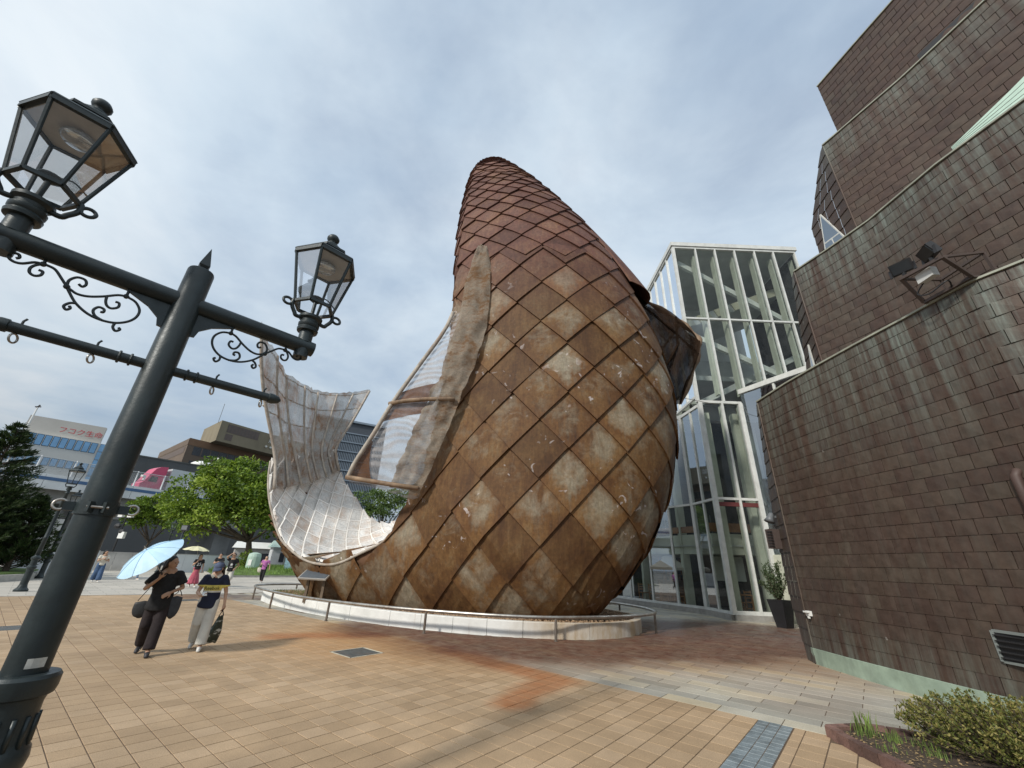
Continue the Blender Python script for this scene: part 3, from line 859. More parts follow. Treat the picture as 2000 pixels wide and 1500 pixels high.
Lh = l_at(LO, 4.15)
# body flank towards the plaza: big rhombic plates hung point down, laid out by height and by girth
ZST = 0.1
_smp = []
for a in range(0, 281):
    t = 3.4+a*(17.2-3.4)/280
    row = []
    for b_ in range(0, 61):
        P = outer(t, 0.52*b_/60)-FC
        row.append((P.dot(FU), P.dot(FN), P.z))
    _smp.append(row)
SLC = {}
for iz in range(0, 152):
    z = iz*ZST; pts = []
    for b_ in range(61):
        for a in range(280):
            p0, p1 = _smp[a][b_], _smp[a+1][b_]
            if (p0[2]-z)*(p1[2]-z) <= 0 and p0[2] != p1[2]:
                f = (z-p0[2])/(p1[2]-p0[2]); pts.append((lerp(p0[0], p1[0], f), lerp(p0[1], p1[1], f)))
    pts.sort()
    red = []
    for s, w in pts:
        if red and s-red[-1][0] < 0.05: 
            if w > red[-1][1] and s < 7.5: red[-1] = (red[-1][0], w)
            elif s >= 7.5: red.append((s, w))
        else: red.append((s, w))
    for it in range(2):
        red = [red[0]]+[((red[k-1][0]+2*red[k][0]+red[k+1][0])/4, (red[k-1][1]+2*red[k][1]+red[k+1][1])/4) for k in range(1, len(red)-1)]+[red[-1]] if len(red) > 3 else red
    # above the tail curve the flank is only the piece on the body side of the open trough
    lo_k = 0
    for k in range(len(red)-1):
        if red[k+1][0]-red[k][0] > 1.2 and red[k+1][0] < 3.0: lo_k = k+1
    red = red[lo_k:]
    if len(red) < 4: continue
    L = [0.0]
    for k in range(len(red)-1): L.append(L[-1]+math.hypot(red[k+1][0]-red[k][0], red[k+1][1]-red[k][1]))
    ref = 3.2; l0 = 0
    for k in range(len(red)-1):
        if red[k][0] <= ref <= red[k+1][0]: l0 = L[k]+(L[k+1]-L[k])*(ref-red[k][0])/max(1e-6, red[k+1][0]-red[k][0]); break
    SLC[iz] = ([l-l0 for l in L], red)
IZ0, IZ1 = min(SLC), max(SLC)
def slice_pt(iz, x):
    L, red = SLC[iz]
    if x <= L[0]: return red[0]
    if x >= L[-1]: return red[-1]
    lo, hi = 0, len(L)-1
    while hi-lo > 1:
        m_ = (lo+hi)//2
        if L[m_] > x: hi = m_
        else: lo = m_
    f = (x-L[lo])/max(1e-6, L[hi]-L[lo]); return lerp(red[lo][0], red[hi][0], f), lerp(red[lo][1], red[hi][1], f)
def ff_(L, x):          # L grows downwards from ZTOP
    z = ZTOP-L; k = max(IZ0, min(IZ1-1e-3, z/ZST)); i = int(k); f = k-i
    a, b_ = slice_pt(i, x), slice_pt(min(i+1, IZ1), x)
    return fp(lerp(a[0], b_[0], f), lerp(a[1], b_[1], f), z)
ZTOP = 14.0
_n = (ff_(6, 2.1)-ff_(6, 1.9)).cross(ff_(6.1, 2)-ff_(5.9, 2)).normalized(); SG_F = 1.0 if _n.dot(FN) > 0 else -1.0
HWF, HHF = 0.90, 0.93
r = 0
while True:
    L = 0.55+r*HHF; z = ZTOP-L
    if z < 0.0: break
    iz = max(IZ0, min(IZ1, int(round(z/ZST)))); x0, x1 = SLC[iz][0][0], SLC[iz][0][-1]
    k = -12
    while k < 12:
        x = 2*HWF*k+(HWF if r % 2 else 0)+0.35; k += 1
        if x < x0-0.55 or x > x1+0.3: continue
        SGN[0] = SG_F
        mb = MB(); scale_piece(mb, ff_, L, HHF, x, HWF, rgs, 1.0)
        put(mb, 'scale', m_scale, fish, smooth=False, fix=False); n_obj += 1
    r += 1
rows_of(Lh+0.35, l_at(LO, 16.6), 11, 1.0, fl, fo, SG_O, m_scale, 'scale', lambda c, P: False, cmin=0.49)
rows_of(l_at(LO, 14.2), l_at(LO, 16.6), 9, 1.0, fl, fo, SG_O, m_scale, 'scale', lambda c, P: True, flt=lambda c, P: c < .3 and P.z > 1.5)
L15 = l_at(LO, 1.5)
rows_of(L15, Lh+0.50, 11, 1.0, fl, fo, SG_O, m_scale, 'scale', lambda c, P: c < 0.56)
rows_of(0.35, L15+0.25, 7, 0.9, fl, fo, SG_O, m_scale, 'scale', lambda c, P: c < 0.56)
# ridge scales on the head's narrow side
fl2 = (lambda t: (innr(t, 1)-innr(t, -1)).length*1.15, lambda x: t_at(LI, x))
rows_of(0.4, l_at(LI, 7.5), 4, 0.9, fl2, fi, SG_I, m_scale, 'scale', lambda c, P: False)
o = put(back, 'scale_field', m_scale, fish, fix=False); o['kind'] = 'stuff'
# pale mesh lining inside the tail curve
rows_of(l_at(LI, 10.2), l_at(LI, 18.6), 5, 0.85, fl2, fi, SG_I, m_white, 'lining_scale', lambda c, P: True, lift=1.25)
# wired hem along both edges of the lining
for vv in (1, -1):
    put(MB().tube([innr(k/6, vv)+Vector((0, 0, 0.02)) for k in range(60, (NS-1)*6+1)], 0.045, 7), 'hem', m_polep, fish, smooth=True)
# wired nose cap
mb = MB(); mb.ell(fp(1.02, 0, 22.72), (0.46, 0.40, 0.34), 14, 10)
put(mb, 'snout_cap', m_skin, fish, smooth=True)

# gill cover: a lifted plate along the back of the head
gp_rows = []
for i in range(13):
    f = i/12; t = lerp(2.35, 4.55, f); r = []
    for j in range(9):
        h = j/8; q = lerp(0.40, 0.60, h)
        P = outer(t, q); E = (innr(t, 0)+P)/2
        lift = (0.10+0.62*f**1.6)*math.sin(math.pi*(0.15+0.7*h))
        r.append(P+(P-innr(t, 0)).normalized()*lift)
    gp_rows.append(r)
mb = MB(); mb.grid(gp_rows); k0 = len(mb.v)
mb.grid([[p+Vector((0, 0, 0)) - (p-innr(3.4, 0)).normalized()*0.10 for p in r] for r in gp_rows])
n1, n2 = len(gp_rows), len(gp_rows[0])
loop = [i*n2 for i in range(n1)]+[(n1-1)*n2+j for j in range(1, n2)]+[i*n2+n2-1 for i in range(n1-2, -1, -1)]+[j for j in range(n2-2, 0, -1)]
for k in range(len(loop)):
    a, b = loop[k], loop[(k+1) % len(loop)]; mb.f.append((a, b, k0+b, k0+a))
put(mb, 'gill_cover', m_scale, fish, smooth=False)

# ---- tail fluke
TE = spline([(-6.75, 1.22, 4.15), (-7.15, 1.1, 5.3), (-7.36, 1.55, 6.5), (-7.42, 2.3, 7.8), (-7.46, 2.95, 9.3), (-7.5, 3.35, 10.75)], 5)
TB = spline([(-6.75, -2.72, 5.75), (-7.13, -2.6, 6.75), (-7.3, -3.05, 7.6), (-7.32, -3.65, 8.7), (-7.34, -4.2, 9.9), (-7.36, -4.7, 11.0)], 5)
def tail(h, v):
    k = h*(len(TE)-1); i = min(int(k), len(TE)-2); f = k-i
    a = TE[i].lerp(TE[i+1], f); b = TB[i].lerp(TB[i+1], f)
    P = a.lerp(b, (1-v)/2)
    P.z -= (1-v*v)*(0.15+1.15*h*h)
    P.x += -(1-v*v)*(-0.10+1.0*h)+0.10*math.sin(v*11+1.3)*(0.3+0.7*h)+0.05*math.sin(v*27+h*3)
    return fp(P.x, P.y, P.z)
mb = MB(); NV = 56
rows = []
for i in range(23):
    h = i/20
    r = []
    for k in range(NV+1):
        v = 1-2*k/NV; hh = min(h, 1.0)
        P = tail(hh, v)
        if i == 21: P = P+Vector((0, 0, 0.05+0.10*abs(mnoise.noise(Vector((k*1.7, 0, 3))))))
        if i == 22: P = P+Vector((0, 0, 0.08+0.22*abs(mnoise.noise(Vector((k*2.3, 5, 0))))))
        r.append(P)
    rows.append(r)
mb.grid(rows)
tf = put(mb, 'tail_fin', m_tailm, fish, smooth=True)
for v in (0.985, 0.62, 0.3, 0.02, -0.25, -0.5, -0.78, -0.985):
    put(MB().tube([tail(h/10, v)+FU*0.06 for h in range(11)], 0.05 if abs(v) < .9 else 0.07, 7), 'rib', m_polep, tf, smooth=True)
for h in (0.55, 0.76, 0.97):
    put(MB().tube([tail(h, 1-2*k/24)+FU*(-0.05) for k in range(25)], 0.03, 6), 'cross_rib', m_polep, tf, smooth=True)

# ---- side fin on the tail side of the body (free edge and root taken at the fish's flank)
def fw(u, v, w):
    d = ray(u, v); t = (w-(CAMP-FC).dot(FN))/d.dot(FN); return CAMP+d*t
finroot = [(952, 482, 2.6), (960, 530, 2.8), (955, 620, 3.0), (938, 690, 3.1), (908, 765, 3.1), (882, 830, 3.1), (850, 905, 3.0), (822, 965, 2.8)]
finedge = [(936, 482, 2.6), (905, 552, 2.7), (872, 640, 2.9), (815, 718, 3.1), (762, 790, 3.25), (722, 855, 3.35), (690, 905, 3.4), (677, 935, 3.4)]
FR = spline([fw(*p) for p in finroot], 5); FE_ = spline([fw(*p) for p in finedge], 5)
def finp(a, b):
    k = a*(len(FR)-1); i = min(int(k), len(FR)-2); f = k-i
    A = FR[i].lerp(FR[i+1], f); B = FE_[i].lerp(FE_[i+1], f)
    return A.lerp(B, b)+FN*0.25*math.sin(math.pi*b)*math.sin(math.pi*min(1, a*1.05))
# free lower hem of the fin sags below the last pole
def finq(a, b):
    P = finp(a, b)
    return P
NA, NB = 36, 12
mb = MB(); mb.grid([[finq(a/NA, 0.34+0.66*b/NB) for b in range(NB+1)] for a in range(int(NA*.26), NA+1)])
sfin = put(mb, 'side_fin', m_finm, fish, smooth=True)
low = [fw(*p) for p in ((677, 935, 3.3), (690, 945, 3.28), (725, 952, 3.2), (765, 963, 3.0), (800, 975, 2.7), (818, 972, 2.4))]
low = spline(low, 3); topl = [finp(1.0, 1-k/(len(low)-1)) for k in range(len(low))]
mb = MB(); mb.grid([topl, [a.lerp(b, .5) for a, b in zip(topl, low)], low]); put(mb, 'hem_panel', m_finm, sfin, smooth=True)
mb = MB(); mb.grid([[finq(lerp(0.74, 1.0, a/14), lerp(0.90-0.26*(a/14), 1.0, b/5))+FN*0.05 for b in range(6)] for a in range(15)])
put(mb, 'tip_panel', m_finb, sfin, smooth=True)
mb = MB(); mb.grid([[finq(a/90, b/14*lerp(1.0, 0.40, min(1, a/90/0.5))+0.03*mnoise.noise(Vector((a*.6, b, 7)))*(b > 11))+FN*(0.12+0.16*mnoise.noise(Vector((a*.22+b*.10, b*.28, 2)))+0.05*mnoise.noise(Vector((a*.9, b*.7, 9)))) for b in range(15)] for a in range(91)])
put(mb, 'root_band', m_fing, sfin, smooth=True)
put(MB().tube([finq(a, 0.93-0.03*math.sin(a*4))+FN*0.16 for a in [x/24 for x in range(6, 25)]], 0.075, 8), 'spar', m_polep, sfin, smooth=True)
put(MB().tube([finq(lerp(.58, .61, b), lerp(0.95, 0.05, b))+FN*0.18 for b in (0, .3, .6, 1)], 0.075, 8), 'spar', m_pole, sfin, smooth=True)
put(MB().tube([finq(lerp(.985, .97, b), lerp(0.97, 0.03, b))+FN*0.18 for b in (0, .3, .6, 1)], 0.075, 8), 'spar', m_pole, sfin, smooth=True)
mb = MB(); mb.grid([[finq(a, b)+FN*0.03 for b in (0.40, .55, .7, .85, .95)] for a in (0.53, .57, .61, .65)])
put(mb, 'patch', m_finb, sfin, smooth=True)

# ---- fin on the glass-house side
fo_ = [(1238, 572, -0.4), (1272, 590, -0.7), (1310, 612, -1.0), (1348, 640, -1.2), (1367, 662, -1.2), (1364, 692, -1.2), (1352, 730, -1.2), (1330, 786, -1.2)]
fr_ = [(1225, 566, 0.0), (1245, 600, 0.0), (1262, 640, 0.0), (1278, 680, 0.0), (1292, 712, 0.0), (1300, 735, 0.0), (1308, 760, 0.0), (1318, 778, -0.6)]
A_ = spline([fw(*p) for p in fr_], 4); B_ = spline([fw(*p) for p in fo_], 4)
ff = MB(); ff.grid([[a.lerp(b, k/8)+FN*(0.12*math.sin(k*1.3+i*.5)) for k in range(9)] for i, (a, b) in enumerate(zip(A_, B_))])
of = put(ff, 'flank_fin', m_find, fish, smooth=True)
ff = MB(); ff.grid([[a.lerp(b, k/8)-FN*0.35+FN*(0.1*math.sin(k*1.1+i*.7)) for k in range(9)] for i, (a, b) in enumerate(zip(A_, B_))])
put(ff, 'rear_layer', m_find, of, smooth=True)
put(MB().tube([p-FN*0.15 for p in B_], [0.10+0.05*math.sin(i*1.3) for i in range(len(B_))], 8), 'hem', m_pole, of, smooth=True)
put(MB().tube([A_[2], A_[10].lerp(B_[10], .6), B_[20]], 0.05, 6), 'spar', m_find, of)
put(MB().tube([A_[18], A_[14].lerp(B_[14], .5), B_[9]], 0.05, 6), 'spar', m_find, of)
for p in ((1322, 770), ):
    put(MB().tube([fw(1322, 775, -1.0), aty(1400, 790, 18.7)], 0.012, 5), 'stay_wire', m_steel_d, of)
# ------------------------------------------------------------------ copper-clad spiral building
def copper(name):
    m = bpy.data.materials.new(name); m.use_nodes = True; g = NT(m.node_tree)
    p = g.pos(); s3 = g.n('ShaderNodeSeparateXYZ', p)
    at = g.n('ShaderNodeAttribute'); at.attribute_name = 'rnd'
    rnd = g.math('FRACT', g.math('ADD', g.n('ShaderNodeObjectInfo').outputs['Random'], at.outputs['Fac']))
    z = g.math('DIVIDE', s3.outputs[2], 16.0)
    # patina runs down from each parapet and splashes up from the plinth
    k = lambda v: v/16.0
    drip = g.ramp(z, [(0, .75), (k(.45), .5), (k(1.0), .10), (k(3.6), .10), (k(5.2), .55), (k(6.14), 1.0), (k(6.17), .05), (k(7.8), .12), (k(8.8), .6), (k(9.45), 1.0), (k(9.48), .0), (k(11.6), .05), (k(12.95), .75), (k(12.98), 0.0), (1.0, .02)])
    st = g.noise(g.vmul(p, (3.2, 3.2, 0.16)), 1.0, 5, 0.7); st2 = g.noise(g.vmul(p, (11, 11, 0.5)), 1.0, 4, 0.7)
    f = g.math('ADD', g.math('MULTIPLY', st, 0.65), g.math('MULTIPLY', st2, 0.35))
    msk = g.math('MULTIPLY', g.ramp(f, [(0.42, 0.0), (0.62, 1.0)]), drip)
    n1 = g.noise(p, 0.7, 5, 0.6); n3 = g.noise(p, 6, 5, 0.65)
    base = g.ramp(rnd, [(0.0, (0.062, 0.039, 0.031)), (0.4, (0.071, 0.047, 0.036)), (0.75, (0.077, 0.054, 0.040)), (1.0, (0.085, 0.066, 0.050))])
    base = g.mix(g.ramp(n1, [(0.35, 0.0), (0.7, 0.55)]), base, (0.086, 0.054, 0.040))
    base = g.mix(1.0, base, g.ramp(n3, [(0.3, 0.78), (0.7, 1.22)]), 'MULTIPLY')
    pat = g.ramp(st2, [(0.3, (0.125, 0.135, 0.115)), (0.7, (0.26, 0.31, 0.27))])
    c = g.mix(g.math('MULTIPLY', msk, 0.85), base, pat)
    # bird droppings and chalky scuffs
    vor = g.n('ShaderNodeTexVoronoi'); g.set(vor, 'Vector', g.vmul(p, (1, 1, 0.8))); g.set(vor, 'Scale', 2.1)
    sp = g.math('MULTIPLY', g.ramp(vor.outputs['Distance'], [(0.035, 1.0), (0.055, 0.0)]), g.ramp(g.noise(p, 0.5, 2), [(0.52, 0.0), (0.6, 1.0)]))
    c = g.mix(g.math('MULTIPLY', sp, 0.6), c, (0.5, 0.48, 0.44))
    b = g.n('ShaderNodeBsdfPrincipled'); g.set(b, 'Base Color', c); g.set(b, 'Metallic', 0.25); g.set(b, 'Specular IOR Level', 0.4)
    g.set(b, 'Roughness', g.ramp(n3, [(0.3, 0.42), (0.7, 0.62)]))
    bn = g.n('ShaderNodeBump'); g.set(bn, 'Strength', 0.30); g.set(bn, 'Distance', 0.02); g.set(bn, 'Height', g.noise(p, 3.5, 4, 0.6)); g.set(b, 'Normal', bn.outputs[0])
    g.n('ShaderNodeOutputMaterial', b)
    return m
m_cop = copper('aged_copper_tile')
m_copd = mat('copper_seam', (0.19, 0.175, 0.145), 0.7, var=0.4, scale=5)
m_cap = mat('weathered_cap', (0.30, 0.31, 0.25), 0.6, var=0.25, scale=3)
m_mint = mat('verdigris_copper', (0.29, 0.37, 0.29), 0.7, var=0.25, scale=2.5, dirt=((0.14, 0.17, 0.14), 2.2, 0.75))
m_mintl = mat('bright_verdigris', (0.50, 0.66, 0.56), 0.6, var=0.15, scale=3)
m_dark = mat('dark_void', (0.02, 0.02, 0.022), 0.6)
m_wframe = mat('white_frame', (0.62, 0.63, 0.60), 0.5, var=0.12, scale=3, dirt=((0.36, 0.35, 0.31), 2, 0.4))

TIERS = [dict(poly=[(6.95, 10.45), (6.95, 9.2), (7.02, 8.2), (7.12, 7.2), (7.25, 6.2), (7.35, 5.15), (7.78, 4.3), (8.3, 3.3), (9.0, 2.0), (9.8, .6)], z0=0.0, z1=6.2),
         dict(poly=[(7.75, 8.83), (8.05, 7.9), (8.3, 6.95), (8.45, 5.5), (8.78, 4.15), (9.4, 2.6), (10.2, 1)], z0=5.9, z1=9.5),
         dict(poly=[(8.6, 7.55), (8.95, 6.6), (9.25, 5.8), (9.5, 4.9), (9.8, 3.8), (10.5, 2)], z0=9.2, z1=13.0),
         dict(poly=[(9.05, 7.42), (9.3, 6.3), (9.55, 5.25), (10.1, 3.4), (10.6, 2)], z0=12.7, z1=15.55)]
cop = empty('copper_building', (10, 6, 0), 'brown copper-shingled building of stacked curving tiers with green patina streaks', 'building')
SIDES = [((6.95, 10.45), [(7.12, 10.95, 0.0), (7.38, 11.55, 1.2), (7.36, 11.5, 3.0), (7.08, 10.72, 6.2)]),
         ((7.75, 8.83), [(8.3, 10.25, 5.9), (8.18, 9.85, 7.2), (7.85, 9.07, 9.5)]),
         ((8.6, 7.55), [(8.62, 8.8, 9.2), (8.85, 9.0, 11.3), (8.68, 7.75, 13.0)]),
         None]
# solid cores
for T, sd_ in zip(TIERS, SIDES):
    P = [Vector((x, y, 0)) for x, y in T['poly']]
    inset = [p+Vector((0.035, 0, 0)) for p in P]
    far = [(15, P[-1].y), (15, P[0].y+(0.9 if sd_ else 0.0)), (P[0].x+1.2, P[0].y+(0.9 if sd_ else 0.0))] if sd_ else [(15, P[-1].y), (15, P[0].y-.02)]
    mb = MB(); mb.prism([(p.x, p.y) for p in inset]+far, T['z0']-(0.03 if T['z0'] == 0 else 0), T['z1']-0.02)
    put(mb, 'wall', m_copd, cop)
def along(P, s):
    for a, b in zip(P, P[1:]):
        L = (b-a).length
        if s <= L: return a+(b-a)*(s/L)
        s -= L
    return P[-1]+(P[-1]-P[-2]).normalized()*s
TW, TH = 0.30, 0.235
cand = []
for T in TIERS:
    P = [Vector((x, y, 0)) for x, y in T['poly']]
    tot = sum((b-a).length for a, b in zip(P, P[1:]))
    zt = T['z1']; r = 0
    zb = T['z0']+(0.30 if T['z0'] == 0 else 0)
    nrow = int((zt-zb)/TH); th = (zt-zb)/nrow
    for r in range(nrow):
        z = zb+r*th; s = -(0.5*TW if r % 2 else 0)
        while s < tot:
            a = along(P, max(0, s)); b = along(P, min(tot, s+TW)); s += TW
            if (b-a).length < 0.06: continue
            c = (a+b)/2+Vector((0, 0, z+th/2))
            if not inview(c, 260): continue
            cand.append((parea([a+Vector((0, 0, z)), b+Vector((0, 0, z)), b+Vector((0, 0, z+th)), a+Vector((0, 0, z+th))]), a, b, z, th, r))
SIDEQ = []
def side_far(prof, z):
    for pa, pb in zip(prof, prof[1:]):
        if pa[2]-1e-4 <= z <= pb[2]+1e-4:
            f = (z-pa[2])/(pb[2]-pa[2]); return Vector((lerp(pa[0], pb[0], f), lerp(pa[1], pb[1], f), 0))
    return Vector((prof[-1][0], prof[-1][1], 0))
for sd_, T in zip(SIDES, TIERS):
    if not sd_: continue
    near, prof = sd_; near = Vector((near[0], near[1], 0))
    z0, z1 = T['z0'], T['z1']; nrow = int((z1-z0)/0.32)
    for r in range(nrow):
        z = lerp(z0, z1, r/nrow); th = (z1-z0)/nrow
        zm = z+th/2
        for (pa, pb) in zip(prof, prof[1:]):
            if pa[2] <= zm <= pb[2]:
                f = (zm-pa[2])/(pb[2]-pa[2]); F = Vector((lerp(pa[0], pb[0], f), lerp(pa[1], pb[1], f), 0)); break
        else: continue
        n = max(1, round((F-near).length/0.34))
        F0, F1 = side_far(prof, z), side_far(prof, z+th)
        for k in range(n):
            SIDEQ.append((F0.lerp(near, k/n), F0.lerp(near, (k+1)/n), F1.lerp(near, (k+1)/n), F1.lerp(near, k/n), z, th))
cand.sort(key=lambda t: -t[0])
def tile_verts(w, h):
    g_ = 0.0042; b0, b1 = 0.016, 0.007      # foot stands proud, head tucks under the course above
    return [(-w/2+g_, b0, g_), (w/2-g_, b0, g_), (w/2-g_, b1, h+0.006), (-w/2+g_, b1, h+0.006),
            (-w/2+g_, -.01, g_), (w/2-g_, -.01, g_), (w/2-g_, -.01, h+0.006), (-w/2+g_, -.01, h+0.006), (0, (b0+b1)/2+0.006, h*.5)]
TF = [(0, 1, 8), (1, 2, 8), (2, 3, 8), (3, 0, 8), (4, 5, 1, 0), (5, 6, 2, 1), (6, 7, 3, 2), (7, 4, 0, 3)]
tm = bpy.data.meshes.new('copper_tile'); tm.from_pydata(tile_verts(1, 1), [], TF); tm.materials.append(m_cop)
_tmc = {}
def tile_mesh(w, h):
    key = (round(w, 2), round(h, 2))
    if key not in _tmc:
        me = bpy.data.meshes.new('copper_tile'); me.from_pydata(tile_verts(w, h), [], TF); me.materials.append(m_cop); _tmc[key] = me
    return _tmc[key]
rt = random.Random(5)
rest = MB(); restr = []
for k, (ar, a, b, z, th, r) in enumerate(cand):
    x = (b-a).normalized(); y = Vector((x.y, -x.x, 0))      # left hand of travel
    mid = (a+b)/2
    if y.dot(CAMP-mid) < 0 and (Vector((0, 12, 0))-mid).dot(y) < 0: y = -y
    tl = rt.uniform(-.006, .006)
    M3 = Matrix((x, y, Vector((0, 0, 1)))).transposed()
    if x.cross(y).z < 0: M3 = Matrix((-x, y, Vector((0, 0, 1)))).transposed()
    w = (b-a).length
    if k < 300:
        o = bpy.data.objects.new('copper_tile', tile_mesh(w, th)); COL.objects.link(o); o.parent = cop
        o.matrix_local = Matrix.Translation(mid+Vector((0, 0, z))-wl(cop)) @ (M3 @ Matrix.Rotation(tl, 3, 'X')).to_4x4()
    else:
        rest.add([mid+Vector((0, 0, z))+M3 @ (Matrix.Rotation(tl, 3, 'X') @ Vector(v)) for v in tile_verts(w, th)], TF)
        restr += [rt.random()]*9
for (a, b, b1, a1, z, th) in SIDEQ:
    x = (b-a).normalized(); n = Vector((-x.y, x.x, 0))
    if n.x > 0: n = -n
    u = Vector((0, 0, 1)); g_ = x*0.004
    rest.add([a+g_+n*.03+u*(z+.003), b-g_+n*.03+u*(z+.003), b1-g_+n*.012+u*(z+th), a1+g_+n*.012+u*(z+th), a+g_-n*.02+u*(z+.003), b-g_-n*.02+u*(z+.003)], [(0, 1, 2, 3), (4, 5, 1, 0)])
    restr += [rt.random()]*6
o = put(rest, 'copper_tile_field', m_cop, cop, fix=False); o['kind'] = 'stuff'
att = o.data.attributes.new('rnd', 'FLOAT', 'POINT'); att.data.foreach_set('value', restr)
# plinth, parapet caps, corner seams
for i, T in enumerate(TIERS):
    P = [Vector((x, y, 0)) for x, y in T['poly']]
    def offs(d):
        out = []
        for k, p in enumerate(P):
            t = (P[min(k+1, len(P)-1)]-P[max(k-1, 0)]).normalized(); n = Vector((t.y, -t.x, 0))
            if n.x > 0: n = -n
            out.append(p+n*d)
        return out
    A = offs(0.045); B = offs(-0.12)
    rows = [[a+Vector((0, 0, T['z1']-0.02)), a+Vector((0, 0, T['z1']+0.015)), b+Vector((0, 0, T['z1']+0.015)), b+Vector((0, 0, T['z1']-0.02))] for a, b in zip(A, B)]
    mb = MB(); mb.grid(rows, closed=True); mb.f.append((0, 1, 2, 3)); put(mb, 'parapet_cap', m_cap, cop)
    if i == 0:
        A = offs(0.02); A2 = offs(0.035)
        rows = [[a+Vector((0, 0, -0.02)), a2+Vector((0, 0, 0.30)), p+Vector((0, 0, 0.31))] for a, a2, p in zip(A, A2, P)]
        rows = [[Vector((7.14, 10.98, -0.02)), Vector((7.2, 11.05, 0.3)), Vector((7.25, 11.0, 0.31))]]+rows
        mb = MB(); mb.grid(rows); put(mb, 'plinth', m_mint, cop)
    sd_ = SIDES[i]
    if sd_:
        put(MB().tube([P[0]+Vector((-0.01, 0.0, T['z0']+.02)), P[0]+Vector((-0.01, 0.0, T['z1']))], 0.022, 6), 'corner_seam', m_cop, cop)
# pale verdigris flashing fanning out between the second and third tiers
P3 = [Vector((x, y, 0)) for x, y in TIERS[2]['poly']]
fl_ = []
for k in range(4):
    mb = MB(); r1 = []
    for s, h in ((2.0, .10), (3.0, .38), (4.2, .80), (6.0, 1.4)):
        a = along(P3, s); n = Vector((-0.95, -0.30, 0))
        r1.append([a+n*0.05+Vector((0, 0, 10.2+h*k/4+.006)), a+n*0.05+Vector((0, 0, 10.2+h*(k+1)/4-.006)), a+n*0.02+Vector((0, 0, 10.2+h*(k+1)/4-.006))])
    mb.grid(r1); put(mb, 'flashing_strip', m_mintl, cop)
# shadow gap at the very top, its shade laid on as a dark strip
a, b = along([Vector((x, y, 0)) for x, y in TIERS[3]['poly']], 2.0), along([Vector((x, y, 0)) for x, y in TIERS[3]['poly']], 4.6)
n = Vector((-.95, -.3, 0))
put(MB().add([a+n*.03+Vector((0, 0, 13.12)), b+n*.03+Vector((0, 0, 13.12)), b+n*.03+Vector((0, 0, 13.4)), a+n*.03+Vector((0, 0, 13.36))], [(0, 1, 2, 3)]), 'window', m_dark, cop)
# triangular window in the third tier's end wall
glz = glass('upper_glass', (0.55, 0.62, 0.66), refl=0.28)
def sidept(i, f, z):
    near, prof = SIDES[i]
    for pa, pb in zip(prof, prof[1:]):
        if pa[2] <= z <= pb[2]:
            t = (z-pa[2])/(pb[2]-pa[2]); F = Vector((lerp(pa[0], pb[0], t), lerp(pa[1], pb[1], t), z)); break
    N = Vector((near[0], near[1], z)); q = N.lerp(F, f); d = (F-N).normalized(); n = Vector((-d.y, d.x, 0))
    if n.x > 0: n = -n
    return q+n*0.05
for i, tri in ((2, ((0.22, 9.7), (0.82, 9.9), (0.62, 11.3))), (1, ((0.30, 6.3), (0.55, 6.3), (0.42, 7.4)))):
    V3 = [sidept(i, f, z) for f, z in tri]
    w_ = put(MB().add(V3, [(0, 1, 2)]), 'window', m_dark, cop)
    mb = MB()
    for k in range(3): mb.bar(V3[k], V3[(k+1) % 3], 0.03, 0.03)
    put(mb, 'frame', m_wframe, w_)
    lo_ = [V3[0].lerp(V3[2], .30), V3[1].lerp(V3[2], .30)]
    put(MB().bar(lo_[0], lo_[1], 0.03, 0.04), 'transom', m_wframe, w_)
    put(MB().bar(V3[0].lerp(V3[1], .5), lo_[0].lerp(lo_[1], .5), 0.03, 0.03), 'mullion', m_wframe, w_)
    nn = (V3[1]-V3[0]).cross(V3[2]-V3[0]).normalized(); nn = nn if nn.x < 0 else -nn
    put(MB().add([v+nn*0.012 for v in V3], [(0, 1, 2)]), 'pane', glz, w_)

# small fittings on the copper wall
m_blk = mat('black_metal', (0.02, 0.02, 0.022), 0.5, var=0.2)
m_whp = mat('white_plastic', (0.78, 0.78, 0.75), 0.4, var=0.05)
wp = atx(1580, 1198, 6.90)
ob = empty('outlet_box', wp, 'small white weatherproof outlet box on the copper wall', 'outlet box')
put(MB().box(wp, (0.07, 0.11, 0.10)), 'housing', m_whp, ob)
put(MB().box(wp+Vector((-.055, 0, 0.03)), (0.06, 0.13, 0.03)), 'hood', m_whp, ob)
put(MB().box(wp+Vector((-.02, 0.0, -0.07)), (0.03, 0.05, 0.06)), 'spout', m_whp, ob)
m_pipe = mat('brown_pipe', (0.075, 0.045, 0.036), 0.6, var=0.3)
dp = atx(1988, 922, 7.30)
put_o = tag(put(MB().tube([dp+Vector((.10, 0, 0)), dp+Vector((-.02, 0, 0)), dp+Vector((-.05, 0.01, -.05)), dp+Vector((-.05, .02, -1.0))], 0.06, 10), 'drain_pipe', m_pipe, smooth=True), 'short rusty brown downpipe bracketed to the copper wall', 'pipe')
vp = atx(1990, 1268, 7.16)
ve = empty('wall_vent', vp, 'dark louvred vent with a grey frame set in the copper wall', 'vent')
mb = MB()
for dz in (-.19, .19): mb.bar(vp+Vector((-.03, -.25, dz)), vp+Vector((-.0, .25, dz)), 0.04, 0.035)
for dy in (-.25, .25): mb.bar(vp+Vector((-.015, dy, -.19)), vp+Vector((-.015, dy, .19)), 0.035, 0.04)
put(mb, 'frame', mat('grey_vent_frame', (0.2, 0.22, 0.21), 0.5), ve)
put(MB().box(vp+Vector((0.0, 0, 0)), (0.03, 0.48, 0.36)), 'backing', m_dark, ve)
